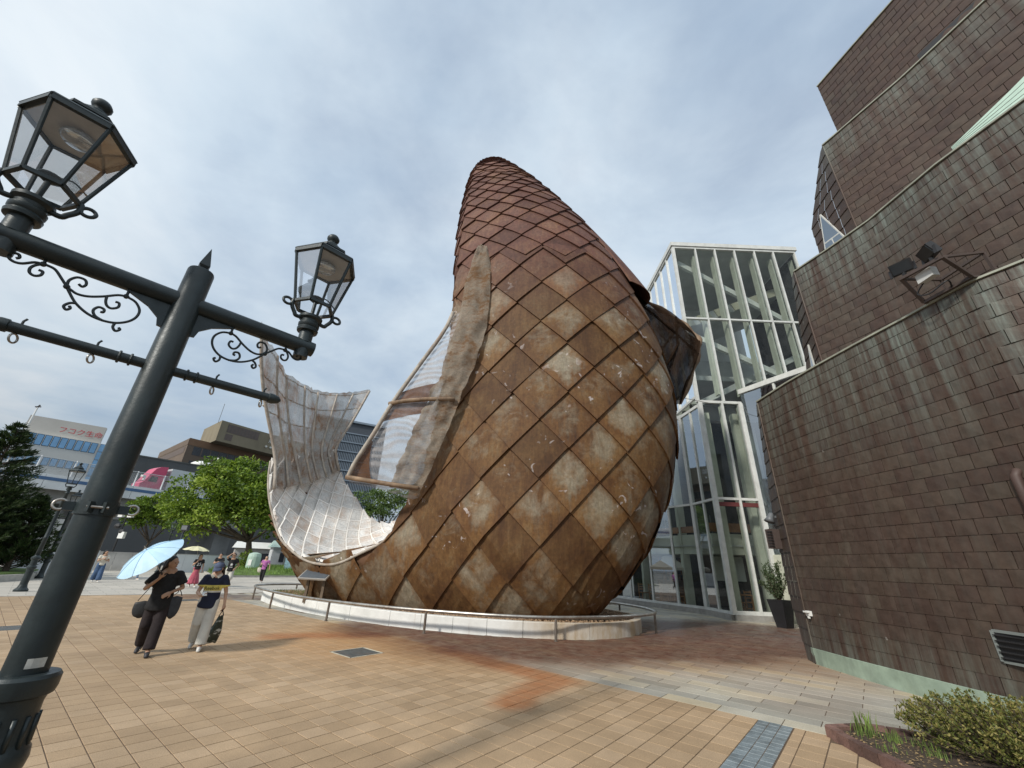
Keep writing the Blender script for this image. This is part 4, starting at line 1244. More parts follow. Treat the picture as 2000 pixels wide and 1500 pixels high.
for k in range(5):
    put(MB().bar(vp+Vector((-.03, -.23, -.14+k*.07)), vp+Vector((-.03, .23, -.14+k*.07)), 0.05, 0.012), 'slat', m_blk, ve)

# floodlight frame on the first parapet
m_rustf = mat('brown_steel', (0.075, 0.055, 0.048), 0.6, var=0.3)
fq = [atx(1760, 545, 6.85), atx(1840, 502, 6.85), Vector((7.30, 5.05, 6.23)), Vector((7.2, 5.75, 6.23))]
fb_ = empty('floodlight_bracket', (7.25, 5.4, 6.23), 'brown steel frame carrying floodlights and a pale junction box on the parapet', 'bracket')
for a, b in ((0, 1), (1, 2), (2, 3), (3, 0)):
    put(MB().bar(fq[a], fq[b], 0.05, 0.05), 'frame_bar', m_rustf, fb_)
rear = [Vector((7.75, 5.75, 6.23)), Vector((7.75, 5.05, 6.23)), Vector((7.7, 5.05, 6.75)), Vector((7.7, 5.75, 6.75))]
for a, b in ((rear[0], fq[3]), (rear[1], fq[2]), (rear[1], rear[2]), (rear[0], rear[3]), (rear[3], rear[2]), (rear[2], fq[1]), (rear[3], fq[0])):
    put(MB().bar(a, b, 0.04, 0.04), 'frame_bar', m_rustf, fb_)
jb = (fq[0]+fq[1])/2+Vector((.12, 0.05, -.10))
put(MB().box(jb, (0.12, 0.26, 0.17)), 'junction_box', mat('grey_box', (0.55, 0.56, 0.54), 0.5), fb_)
put(MB().tube(spline([jb+Vector((0, .1, -.08)), jb+Vector((0, .25, -.2)), jb+Vector((.02, .1, -.3)), jb+Vector((.1, -.15, -.22)), fq[2].lerp(fq[3], .4)], 5), 0.012, 5), 'cable', m_blk, fb_)
m_lens = mat('floodlight_glass', (0.03, 0.035, 0.04), 0.12, var=0.1)
for (t, yaw, lab) in ((.12, 0.5, 'black floodlight at the fish end of the steel frame'), (.80, -0.35, 'black floodlight above the junction box, turned away from the fish')):
    b0_ = fq[0].lerp(fq[1], t)
    fl2_ = empty('floodlight', b0_, lab, 'floodlight', 'floodlights on the parapet frame')
    hd = b0_+Vector((0, 0, 0.20)); M = Matrix.Rotation(yaw, 3, 'Z') @ Matrix.Rotation(R_(-25), 3, 'Y')
    put(MB().bar(b0_, b0_+Vector((0, 0, .12)), 0.04, 0.05), 'stem', m_blk, fl2_)
    put(MB().box(hd+M @ Vector((0, 0, 0)), (0.10, 0.30, 0.22), M=M), 'housing', m_blk, fl2_)
    put(MB().box(hd+M @ Vector((-.055, 0, 0)), (0.02, 0.26, 0.18), M=M), 'lens', m_lens, fl2_)
    for s in (-1, 1): put(MB().bar(hd+M @ Vector((0, .165*s, 0.02)), b0_+M @ Vector((0, .165*s, .06)), 0.015, 0.04), 'yoke', m_blk, fl2_)
    for k in range(5): put(MB().box(hd+M @ Vector((.062, -.12+.06*k, 0)), (0.03, 0.012, 0.18), M=M), 'fin', m_blk, fl2_)
# lamp and speaker box on the end wall
lp = Vector((7.12, 11.15, 3.15))
wl_ = empty('wall_lamp', lp, 'grey hooded spot lamp on the copper end wall facing the glass front', 'lamp')
m_gm = mat('grey_metal', (0.14, 0.15, 0.16), 0.5, var=0.2)
put(MB().bar(lp+Vector((.14, 0, .02)), lp+Vector((-.05, 0, .02)), 0.05, 0.05), 'arm', m_gm, wl_)
put(MB().lathe([(0.05, .14), (0.07, .10), (0.085, 0), (0.13, -.10)], 14, lp+Vector((-.08, 0, -.02)), M=Matrix.Rotation(R_(25), 3, 'Y')), 'hood', m_gm, wl_, smooth=True)
lp2 = Vector((7.10, 11.25, 2.62))
vb = empty('slatted_box', lp2, 'dark slatted service box under the spot lamp on the copper end wall', 'service box')
put(MB().box(lp2, (0.30, 0.2, 0.48)), 'case', m_rustf, vb)
for k in range(6): put(MB().box(lp2+Vector((-.14, -.06, -.18+k*.07)), (0.06, 0.16, 0.02)), 'slat', m_blk, vb)

# ------------------------------------------------------------------ glass tower
tw = empty('glass_tower', (12, 20.5, 0), 'white-framed glass tower with a restaurant on its ground floor, between fish and copper building', 'building')
m_pane = glass('tower_glass', (0.84, 0.89, 0.87), refl=0.0, milk=0.03, fres=0.40)
m_pane_side = glass('tower_side_glass', (0.60, 0.68, 0.72), refl=0.20, milk=0.10)
m_paneb = glass('bay_glass', (0.35, 0.42, 0.47), refl=0.30)
m_cream = mat('pale_green_steel', (0.50, 0.51, 0.42), 0.6, var=0.12, scale=2)
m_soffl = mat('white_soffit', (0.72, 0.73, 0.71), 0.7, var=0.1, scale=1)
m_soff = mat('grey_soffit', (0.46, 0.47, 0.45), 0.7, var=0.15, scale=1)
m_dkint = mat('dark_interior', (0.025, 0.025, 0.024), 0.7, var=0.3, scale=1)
m_wood = mat('warm_wood', (0.25, 0.11, 0.04), 0.5, var=0.3, scale=4)
m_base = mat('granite_base', (0.30, 0.29, 0.27), 0.7, var=0.2, scale=4)
FY = 18.8
XU = [9.44, 10.77, 11.95, 13.14, 14.35, 15.5, 16.8]
ZU = [9.75, 14.62, 19.7]
XL = [9.52, 10.62, 11.55]; ZL = [0.22, 4.86, 9.6]
def vert(x, y, z0, z1, w=0.10, d=0.16, nm='mullion', m=None):
    put(MB().box((x, y, (z0+z1)/2), (w, d, z1-z0)), nm, m or m_wframe, tw)
def pane4(a, b, z0, z1, m):
    a = Vector(a); b = Vector(b); k = (b-a).normalized()*0.05
    put(MB().add([(a.x+k.x, a.y+k.y, z0+.04), (b.x-k.x, b.y-k.y, z0+.04), (b.x-k.x, b.y-k.y, z1-.04), (a.x+k.x, a.y+k.y, z1-.04)], [(0, 1, 2, 3)]), 'pane', m, tw)
for i, x in enumerate(XU):
    vert(x, FY, 10.2 if x > 11.6 else 9.6, 19.7, 0.16 if i == 0 else 0.085)
    if i: put(MB().box((x, FY+0.42, (10.2+19.4)/2), (0.10, 0.34, 9.2)), 'inner_fin', m_cream, tw)
for z, h in ((14.62, .10), (19.72, .16)):
    put(MB().box(((XU[0]+XU[-1])/2, FY-.01, z), (XU[-1]-XU[0]+.1, 0.14, h)), 'transom', m_wframe, tw)
for i in range(6):
    for z0, z1 in ((9.7 if i < 2 else 10.3, 14.55), (14.68, 19.62)):
        pane4((XU[i], FY, 0), (XU[i+1], FY, 0), z0, z1, m_pane)
for i, x in enumerate(XL):
    vert(x, FY, .2, 9.6, 0.18 if i == 0 else (0.10 if i == 1 else 0.22), 0.2)
    put(MB().box((x+0.22, FY+.45, 4.9), (0.16, 0.30, 9.4)), 'inner_fin', m_cream, tw)
for z, h in ((4.86, .11), (9.62, .13), (0.28, .14)):
    put(MB().box(((XL[0]+XL[-1])/2, FY-.01, z), (XL[-1]-XL[0]+.15, 0.14, h)), 'transom', m_wframe, tw)
for i in range(2):
    for z0, z1 in zip(ZL, ZL[1:]): pane4((XL[i], FY, 0), (XL[i+1], FY, 0), z0+.06, z1-.04, m_pane)
put(MB().box((10.5, FY+.02, 4.62), (1.9, 0.10, 0.18)), 'awning_roll', mat('maroon_cloth', (0.12, 0.025, 0.025), 0.7), tw)
# side wall, upper part
for k in range(7):
    y = FY+k*1.05
    if k: vert(9.44, y, 9.9, 19.7, 0.14, 0.08)
    if k < 6: 
        pane4((9.44, y, 0), (9.44, y+1.05, 0), 9.9, 14.55, m_pane_side); pane4((9.44, y, 0), (9.44, y+1.05, 0), 14.68, 19.62, m_pane_side)
    if k: put(MB().box((9.80, y, 14.6), (0.34, 0.10, 9.4)), 'inner_fin', m_cream, tw)
for z in (14.62, 19.72, 9.9):
    put(MB().box((9.43, FY+3.2, z), (0.13, 6.3, 0.13)), 'transom', m_wframe, tw)
# lower facet and low wall towards the fish
LW = [Vector((9.52, 18.8, 0)), Vector((9.34, 20.8, 0)), Vector((8.62, 22.2, 0)), Vector((7.9, 23.7, 0)), Vector((7.2, 25.3, 0)), Vector((6.5, 26.9, 0)), Vector((5.8, 28.5, 0))]
for i in range(len(LW)-1):
    a, b = LW[i], LW[i+1]
    n = 2 if i == 0 else 1
    for k in range(n):
        p, q = a.lerp(b, k/n), a.lerp(b, (k+1)/n)
        for z0, z1 in zip((.28, 4.86), (4.80, 9.4)): pane4(p, q, z0, z1, m_pane)
        if not (i == 0 and k == 0):
            put(MB().bar(p+Vector((0, 0, .2)), p+Vector((0, 0, 9.5)), 0.20 if (i == 1) else 0.09, 0.16 if i == 1 else 0.12, up=(b-a)), 'mullion', m_wframe, tw)
    for z, h in ((4.84, .10), (9.46, .14), (.25, .12)):
        put(MB().bar(a+Vector((0, 0, z)), b+Vector((0, 0, z)), 0.12, h), 'transom', m_wframe, tw)
    put(MB().bar(a+Vector((-.02, -.03, .09)), b+Vector((-.02, -.03, .09)), 0.3, 0.24), 'base', m_base, tw)
put(MB().bar(Vector((9.5, FY-.04, .09)), Vector((12.4, FY-.04, .09)), 0.3, 0.24), 'base', m_base, tw)
# right-hand bay running towards the copper wall
BY = [Vector((11.62, 18.75, 0)), Vector((12.4, 17.2, 0)), Vector((13.3, 15.5, 0)), Vector((14.2, 13.9, 0))]
for a, b in zip(BY, BY[1:]):
    pane4(a, b, 2.6, 10.1, m_paneb)
    put(MB().bar(a+Vector((0, 0, 10.2)), b+Vector((0, 0, 10.2)), 0.2, 0.24), 'transom', m_wframe, tw)
    put(MB().bar(b+Vector((0, 0, .0)), b+Vector((0, 0, 10.1)), 0.1, 0.1, up=(b-a)), 'mullion', m_wframe, tw)
    put(MB().bar(a+Vector((0, 0, 1.25)), b+Vector((0, 0, 1.25)), 0.12, 2.6), 'dado', m_cream, tw)
# roofs
put(MB().prism([(9.3, 18.66), (16.95, 18.66), (16.95, 25.4), (9.3, 25.4)], 19.78, 20.05), 'roof', m_wframe, tw)
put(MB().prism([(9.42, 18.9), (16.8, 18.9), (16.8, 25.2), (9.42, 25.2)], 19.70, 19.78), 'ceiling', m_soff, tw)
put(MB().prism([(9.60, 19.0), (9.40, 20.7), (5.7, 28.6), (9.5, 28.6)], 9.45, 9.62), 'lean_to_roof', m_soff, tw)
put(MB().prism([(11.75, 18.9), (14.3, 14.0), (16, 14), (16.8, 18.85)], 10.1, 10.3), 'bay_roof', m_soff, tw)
# inside: braces, ramp soffit, mezzanine, columns, back wall
for (x0, z0, x1, z1) in ((9.9, 19.2, 15.9, 15.1), (9.75, 14.2, 16.4, 10.7)):
    put(MB().bar((x0, FY+.75, z0), (x1, FY+.75, z1), 0.18, 0.30), 'brace', m_wframe, tw)
ramp = MB(); ramp.add([(9.9, 20.6, 14.9), (16.7, 20.6, 17.9), (16.7, 24.5, 17.9), (9.9, 24.5, 14.9), (9.9, 20.6, 15.5), (16.7, 20.6, 18.5), (16.7, 24.5, 18.5), (9.9, 24.5, 15.5)], [(0, 1, 2, 3), (4, 5, 6, 7), (0, 1, 5, 4), (1, 2, 6, 5), (2, 3, 7, 6), (3, 0, 4, 7)])
put(ramp, 'ramp', m_soff, tw)
for k in range(6):
    f0, f1 = (k+.15)/6, (k+.85)/6
    put(MB().bar((lerp(9.9, 16.7, f0), 20.55, lerp(15.2, 18.2, f0)), (lerp(9.9, 16.7, f1), 20.55, lerp(15.2, 18.2, f1)), 0.05, 0.5), 'ramp_panel', mat('cream_panel', (0.42, 0.40, 0.30), 0.6), tw)
put(MB().prism([(9.7, 21.0), (16.7, 21.0), (16.7, 25), (9.7, 25)], 11.9, 12.2), 'floor_slab', m_soff, tw)
put(MB().box((13.2, 24.8, 13.5), (7.2, 0.15, 3.4)), 'upper_wall', m_soff, tw)
put(MB().bar((10.0, 20.4, 10.0), (16.6, 20.4, 13.4), 0.25, 0.30), 'brace', m_soff, tw)
put(MB().prism([(9.75, 20.2), (9.55, 21.0), (6.2, 28.4), (16.7, 28.4), (16.7, 20.2)], 2.55, 3.45), 'mezzanine', m_cream, tw)
put(MB().prism([(9.70, 20.12), (9.52, 20.95), (6.1, 28.3), (16.7, 28.3), (16.7, 20.12)], 2.90, 2.96), 'mezzanine_line', m_soff, tw)
for k in range(9):
    put(MB().bar(Vector((9.9+k*.8, 20.35, 3.45)), Vector((9.9+k*.8, 20.35, 4.3)), 0.04, 0.04), 'baluster', m_gm, tw)
put(MB().bar((9.8, 20.35, 3.75), (16.6, 20.35, 3.75), 0.06, 0.4), 'handrail', m_wood, tw)
for k in range(1, 6):
    a = Vector((9.45, 21.2, 0)).lerp(Vector((6.3, 28.2, 0)), k/6); b = Vector((9.45, 21.2, 0)).lerp(Vector((6.3, 28.2, 0)), (k-1)/6)
    put(MB().bar(a+Vector((.05, 0, 3.7)), b+Vector((.05, 0, 3.7)), 0.05, 0.3), 'handrail', m_wood, tw)
for x, y, z1 in ((10.15, 19.75, 9.3), (9.2, 22.2, 9.3), (11.7, 19.75, 9.3), (8.0, 25.0, 9.3), (13.5, 21.5, 9.3)):
    put(MB().box((x, y, z1/2+.05), (0.34, 0.34, z1)), 'column', m_cream, tw)
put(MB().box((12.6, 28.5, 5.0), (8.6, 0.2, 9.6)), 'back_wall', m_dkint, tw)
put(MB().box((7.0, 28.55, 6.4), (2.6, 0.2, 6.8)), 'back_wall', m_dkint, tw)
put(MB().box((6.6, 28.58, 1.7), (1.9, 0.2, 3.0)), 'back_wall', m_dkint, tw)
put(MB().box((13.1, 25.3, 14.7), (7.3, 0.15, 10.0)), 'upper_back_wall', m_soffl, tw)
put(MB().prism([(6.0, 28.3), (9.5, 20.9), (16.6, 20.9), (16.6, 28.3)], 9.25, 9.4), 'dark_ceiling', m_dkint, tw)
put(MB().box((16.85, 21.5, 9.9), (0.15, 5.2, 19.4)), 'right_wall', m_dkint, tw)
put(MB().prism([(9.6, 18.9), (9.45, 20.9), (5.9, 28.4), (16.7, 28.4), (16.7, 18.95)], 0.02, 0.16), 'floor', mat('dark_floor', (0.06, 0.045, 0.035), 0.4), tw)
put(MB().box((13.1, 22.9, 1.35), (7.2, 0.12, 2.4)), 'dark_screen', m_dkint, tw)  # dark screens added to darken the rooms, where light floods in
put(MB().box((13.1, 22.6, 6.4), (7.2, 0.12, 5.7)), 'dark_screen', m_dkint, tw)
put(MB().bar((9.35, 22.9, 6.4), (7.0, 27.8, 6.4), 0.1, 5.6), 'dark_screen', m_dkint, tw)
put(MB().box((11.15, 21.9, 1.95), (1.5, 0.3, 1.1)), 'pelmet', m_cream, tw)
put(MB().box((10.9, 26.5, .7), (3.2, .6, 1.1)), 'bar_counter', m_wood, tw)
sh = MB()
for k in range(4): sh.box((11.2, 27.9, 1.2+k*.35), (3.0, .3, .04))
put(sh, 'bar_shelf', m_wood, tw)
rb = random.Random(8); bt = MB()
for k in range(90):
    bt.lathe([(0.04, 0), (0.04, .17), (0.015, .21), (0.015, .27)], 6, (9.8+rb.random()*2.8, 27.85, 1.23+.35*rb.randint(0, 3)))
o = put(bt, 'bottle_row', mat('amber_bottle', (0.30, 0.13, 0.04), 0.2, var=0.6, scale=9), tw, fix=False); o['kind'] = 'stuff'

# parasol indoors
pp = Vector((8.75, 23.3, 0.16))
m_canv = mat('ecru_canvas', (0.46, 0.41, 0.33), 0.8, var=0.1, scale=3)
pa_ = empty('parasol', pp, 'square ecru canvas parasol with a small top tier inside the glass front', 'parasol')
put(MB().tube([pp, pp+Vector((0, 0, 2.3))], 0.03, 8), 'pole', m_wood, pa_)
put(MB().box(pp+Vector((0, 0, .05)), (.5, .5, .1)), 'base', m_gm, pa_)
def pyr(z0, z1, r, t):
    rot = R_(25); rows = []
    for rr, z in ((r, z0), (r*.5, lerp(z0, z1, .58)), (t, z1)):
        rows.append([pp+Vector((rr*math.cos(rot+k*math.pi/2), rr*math.sin(rot+k*math.pi/2), z)) for k in range(4)])
    mb = MB(); mb.grid(rows, closed=True); mb.grid([[v+Vector((0, 0, -.12)) for v in rows[0]], rows[0]], closed=True); return mb
put(pyr(1.75, 2.25, 1.35, 0.25), 'canopy', m_canv, pa_)
put(pyr(2.24, 2.36, 0.48, 0.02), 'vent_tier', m_canv, pa_)
m_chair = mat('chair_wood', (0.28, 0.13, 0.045), 0.5, var=0.25, scale=6)
def chair(loc, rz, label):
    c = empty('dining_chair', (0, 0, 0), label, 'chair', 'chairs in the restaurant')
    put(MB().box((0, 0, .44), (.42, .42, .035)), 'seat', m_chair, c)
    for sx in (-1, 1):
        put(MB().bar((.18*sx, -.18, 0), (.18*sx, -.18, .44), .04, .04), 'leg', m_chair, c)
        put(MB().bar((.18*sx, .18, 0), (.18*sx, .22, .90), .04, .04), 'leg', m_chair, c)
    for z in (.60, .72, .84): put(MB().bar((-.18, .205, z), (.18, .205, z), .02, .06), 'back_slat', m_chair, c)
    put(MB().bar((-.18, -.18, .2), (-.18, .18, .2), .025, .025), 'stretcher', m_chair, c)
    c.location = loc; c.rotation_euler = (0, 0, rz); return c
lab1 = 'slatted wooden dining chair behind the glass wall beside the fish'
lab2 = 'slatted wooden dining chair behind the panes beside the potted shrub'
for x, y, rz in ((8.9, 22.6, .3), (9.3, 22.9, 2.8), (8.3, 23.6, .9), (8.0, 24.4, 2.0), (7.6, 25.0, .2)):
    chair((x+.2, y, .16), rz, lab1)
for x, y, rz in ((10.35, 19.9, 2.4), (11.1, 20.1, .3), (10.7, 20.9, 1.2)):
    chair((x, y, .16), rz, lab2)
for loc, lab in (((9.05, 23.35, .16), 'square wooden table among chairs behind the glass wall beside the fish'), ((10.85, 20.45, .16), 'square wooden table behind the panes beside the potted shrub')):
    t = empty('dining_table', loc, lab, 'table'); L = Vector(loc)
    put(MB().box(L+Vector((0, 0, .72)), (.7, .7, .04)), 'table_top', m_chair, t)
    for sx in (-1, 1):
        for sy in (-1, 1): put(MB().bar(L+Vector((.3*sx, .3*sy, 0)), L+Vector((.3*sx, .3*sy, .7)), .05, .05), 'leg', m_chair, t)

# ------------------------------------------------------------------ foliage helper
def leaf_mat(name, c1, c2, c3, tr=0.25):
    m = bpy.data.materials.new(name); m.use_nodes = True; g = NT(m.node_tree)
    p = g.pos(); at = g.n('ShaderNodeAttribute'); at.attribute_name = 'rnd'
    n = g.noise(p, 1.3, 4, 0.6)
    c = g.ramp(g.math('ADD', g.math('MULTIPLY', at.outputs['Fac'], 0.6), g.math('MULTIPLY', n, 0.4)), [(0.2, c1), (0.5, c2), (0.8, c3)])
    d = g.n('ShaderNodeBsdfPrincipled'); g.set(d, 'Base Color', c); g.set(d, 'Roughness', 0.55); g.set(d, 'Specular IOR Level', 0.3)
    t = g.n('ShaderNodeBsdfTranslucent', g.mix(1.0, c, (1.1, 1.2, 0.5), 'MULTIPLY'))
    g.n('ShaderNodeOutputMaterial', g.n('ShaderNodeMixShader', tr, d, t))
    return m
def leaf_mesh(leaves, name, matl, parent):
    """leaves: (pos, dir, normal, length, width, rnd)"""
    mb = MB(); rn = []
    for P, d, n, L, w, r in leaves:
        s = d.cross(n); s = s.normalized() if s.length > 1e-6 else d.orthogonal()
        mb.v += [P, P+d*L*.45+s*w/2+n*L*.06, P+d*L, P+d*L*.45-s*w/2+n*L*.06]
        k = len(mb.v)-4; mb.f.append((k, k+1, k+2, k+3)); rn += [r]*4
    o = put(mb, name, matl, parent, fix=False)
    at = o.data.attributes.new('rnd', 'FLOAT', 'POINT'); at.data.foreach_set('value', rn)
    return o
def rdir(r):
    while True:
        v = Vector((r.uniform(-1, 1), r.uniform(-1, 1), r.uniform(-1, 1)))
        if 0.05 < v.length < 1: return v.normalized()

# pots by the glass bay
m_pot = mat('black_planter_pot', (0.018, 0.018, 0.020), 0.45, var=0.2)
m_olive = leaf_mat('olive_leaf', (0.035, 0.06, 0.025), (0.08, 0.115, 0.055), (0.17, 0.20, 0.12))
m_twig = mat('twig_bark', (0.10, 0.075, 0.05), 0.85, var=0.3, scale=10)
m_soil = mat('dark_soil', (0.06, 0.042, 0.028), 0.95, var=0.4, scale=8, bump=0.8, bscale=30)
def pot(c, w0, w1, h, label, rz=0.4):
    e = empty('plant_pot', c, label, 'plant pot'); rot = Matrix.Rotation(rz, 3, 'Z'); rows = []
    for w, z in ((w0, 0), (w1, h), (w1-.05, h), (w1-.09, h-.06)):
        rows.append([Vector(c)+rot @ Vector((sx*w/2, sy*w/2, z)) for sx, sy in ((-1, -1), (1, -1), (1, 1), (-1, 1))])
    mb = MB(); mb.grid(rows, closed=True); mb.f.append((3, 2, 1, 0)); put(mb, 'body', m_pot, e)
    mb = MB(); mb.add(rows[3], [(0, 1, 2, 3)]); put(mb, 'soil', m_soil, e)
    return e
pc = Vector((10.40, 16.95, -0.01))
pot(pc, .38, .62, .92, 'tall black tapered pot holding the leafy shrub by the glass front')
pot(Vector((10.88, 16.35, -0.01)), .34, .44, 1.0, 'narrow black pot without a shrub, wedged against the copper wall')
rp = random.Random(9)
ol = empty('potted_shrub', pc+Vector((0, 0, .86)), 'loose grey-green shrub growing in the black pot by the glass front', 'shrub')
stm = MB(); lv = []
for k in range(26):
    a = rp.uniform(0, 6.28); L = rp.uniform(.5, 1.35); sp = rp.uniform(.1, .55)
    b = pc+Vector((0, 0, .86)); tip = b+Vector((math.cos(a)*sp, math.sin(a)*sp, L)); md = b.lerp(tip, .5)+Vector((math.cos(a)*.06, math.sin(a)*.06, .08))
    pts = spline([b, md, tip], 5); stm.tube(pts, [0.012*(1-i/len(pts))+.003 for i in range(len(pts))], 5)
    for q in pts[2:]:
        for j in range(12):
            d = (rdir(rp)+Vector((0, 0, .4))).normalized(); lv.append((q+rdir(rp)*.05, d, rdir(rp), rp.uniform(.06, .13), rp.uniform(.025, .045), rp.random()))
put(stm, 'stem', m_twig, ol); leaf_mesh(lv, 'foliage', m_olive, ol)

# ------------------------------------------------------------------ brick-edged bed with shrub, lower right
m_brick = mat('purple_brick', (0.15, 0.085, 0.068), 0.8, var=0.35, scale=5, grain=0.25, gscale=60, orand=0.4)
bed = empty('brick_bed', (5.2, 5.2, 0), 'low planting bed edged with purple-brown bricks beside the copper wall', 'planting bed')
EDGE = [Vector((4.0, 4.1, 0)), Vector((4.0, 4.9, 0)), Vector((3.98, 5.5, 0)), Vector((4.02, 6.1, 0)), Vector((4.55, 6.2, 0)), Vector((5.3, 5.85, 0)), Vector((6.2, 5.35, 0))]
for a, b in zip(EDGE, EDGE[1:]):
    n = max(1, round((b-a).length/0.225))
    for k in range(n):
        p, q = a.lerp(b, k/n), a.lerp(b, (k+1)/n); t = (q-p).normalized()*0.007
        hz = 0.115+rp.uniform(-.006, .006)
        put(MB().bar(p+t+Vector((0, 0, hz/2-.01)), q-t+Vector((0, 0, hz/2-.01)), 0.105, hz), 'brick', m_brick, bed)
mb = MB(); mb.add([Vector((4.04, 4.0, .07)), Vector((4.04, 6.05, .07)), Vector((4.55, 6.12, .07)), Vector((6.3, 5.2, .07)), Vector((6.6, 4.0, .09))], [(0, 1, 2, 3, 4)]); put(mb, 'soil', m_soil, bed)
m_straw = mat('dry_leaf_litter', (0.36, 0.25, 0.12), 0.9, var=0.5, scale=9)
lt = MB()
for k in range(900):
    x, y = rp.uniform(4.08, 5.6), rp.uniform(4.4, 6.05)
    if not inside([Vector((4.06, 4.0, 0)), Vector((4.06, 6.02, 0)), Vector((4.5, 6.08, 0)), Vector((6.2, 5.2, 0)), Vector((6.5, 4.0, 0))], x, y): continue
    a = rp.uniform(0, 6.28); d = Vector((math.cos(a), math.sin(a), rp.uniform(-.2, .3))); n = Vector((-d.y, d.x, 0)); L = rp.uniform(.015, .05); w = rp.uniform(.004, .014)
    P = Vector((x, y, .078)); lt.add([P, P+d*L*.5+n*w, P+d*L, P+d*L*.5-n*w], [(0, 1, 2, 3)])
o = put(lt, 'leaf_litter', m_straw, bed, fix=False); o['kind'] = 'stuff'
gt = MB()
for (cx0, cy0, n_, hmax) in ((4.32, 5.92, 55, .26), (4.5, 5.75, 40, .15), (4.75, 5.6, 30, .13), (4.2, 5.5, 25, .09), (4.6, 5.35, 30, .10)):
    for k in range(n_):
        P = Vector((cx0+rp.gauss(0, .07), cy0+rp.gauss(0, .06), .07)); a = rp.uniform(0, 6.28); h = rp.uniform(.4, 1)*hmax; d = Vector((math.cos(a), math.sin(a), 0)); s = d.cross(Vector((0, 0, 1)))*.004; l = rp.uniform(.02, .35)*h
        gt.add([P-s, P+s, P+d*l*.4+Vector((0, 0, h*.6))+s*.7, P+d*l+Vector((0, 0, h)), P+d*l*.4+Vector((0, 0, h*.6))-s*.7], [(0, 1, 2, 3, 4)])
o = put(gt, 'grass_tuft', m_grass, bed, fix=False); o['kind'] = 'stuff'
m_bush = leaf_mat('azalea_leaf', (0.045, 0.065, 0.015), (0.13, 0.15, 0.035), (0.30, 0.25, 0.085), 0.2)
bu = empty('azalea_shrub', (5.75, 5.35, .07), 'sunlit low shrub with small yellow-green leaves in the brick-edged bed', 'shrub')
stm = MB(); lv = []
for k in range(460):
    a = rp.uniform(0, 6.28); rr = math.sqrt(rp.random())
    ctr = Vector((5.65, 5.35, 0)); rad = (1.15, .95)
    tip = ctr+Vector((math.cos(a)*rr*rad[0], math.sin(a)*rr*rad[1], 0)); hgt = .10+(.44+rp.uniform(-.12, .10))*math.sqrt(max(0, 1-rr*rr*.85))
    tip.z = hgt; b = ctr+Vector((math.cos(a)*rr*.45, math.sin(a)*rr*.4, .07)); md = b.lerp(tip, .55)+Vector((0, 0, -.03))
    pts = spline([b, md, tip], 4); stm.tube(pts, [0.008*(1-i/len(pts))+.002 for i in range(len(pts))], 4)
    for i, q in enumerate(pts[3:]):
        for j in range(5):
            d = (rdir(rp)+Vector((math.cos(a)*.3, math.sin(a)*.3, .55))).normalized(); lv.append((q+rdir(rp)*.02, d, rdir(rp), rp.uniform(.025, .05), rp.uniform(.014, .024), rp.random()*.75+.25*(i/6)))
    for j in range(7):
        d = (rdir(rp)+Vector((0, 0, .6))).normalized(); lv.append((tip+rdir(rp)*.015, d, rdir(rp), rp.uniform(.025, .045), rp.uniform(.012, .022), min(1, rp.random()*.6+.45)))
put(stm, 'stem', m_twig, bu, fix=False); leaf_mesh(lv, 'foliage', m_bush, bu)
# ------------------------------------------------------------------ street lamps
m_lamp = mat('dark_green_paint', (0.022, 0.032, 0.034), 0.42, metal=0.15, var=0.25, scale=4, bump=0.08, bscale=60, dirt=((0.05, 0.055, 0.05), 4, 0.5))
m_lglass = glass('lantern_glass', (0.95, 0.955, 0.96), refl=0.0, milk=0.05, fres=0.5)
m_refl = mat('lantern_reflector', (0.44, 0.42, 0.37), 0.6, var=0.15, scale=6)
m_plate = mat('pale_label_plate', (0.5, 0.5, 0.46), 0.5, var=0.2, scale=20)
AD = Vector((0.70, 0.714, 0)).normalized()

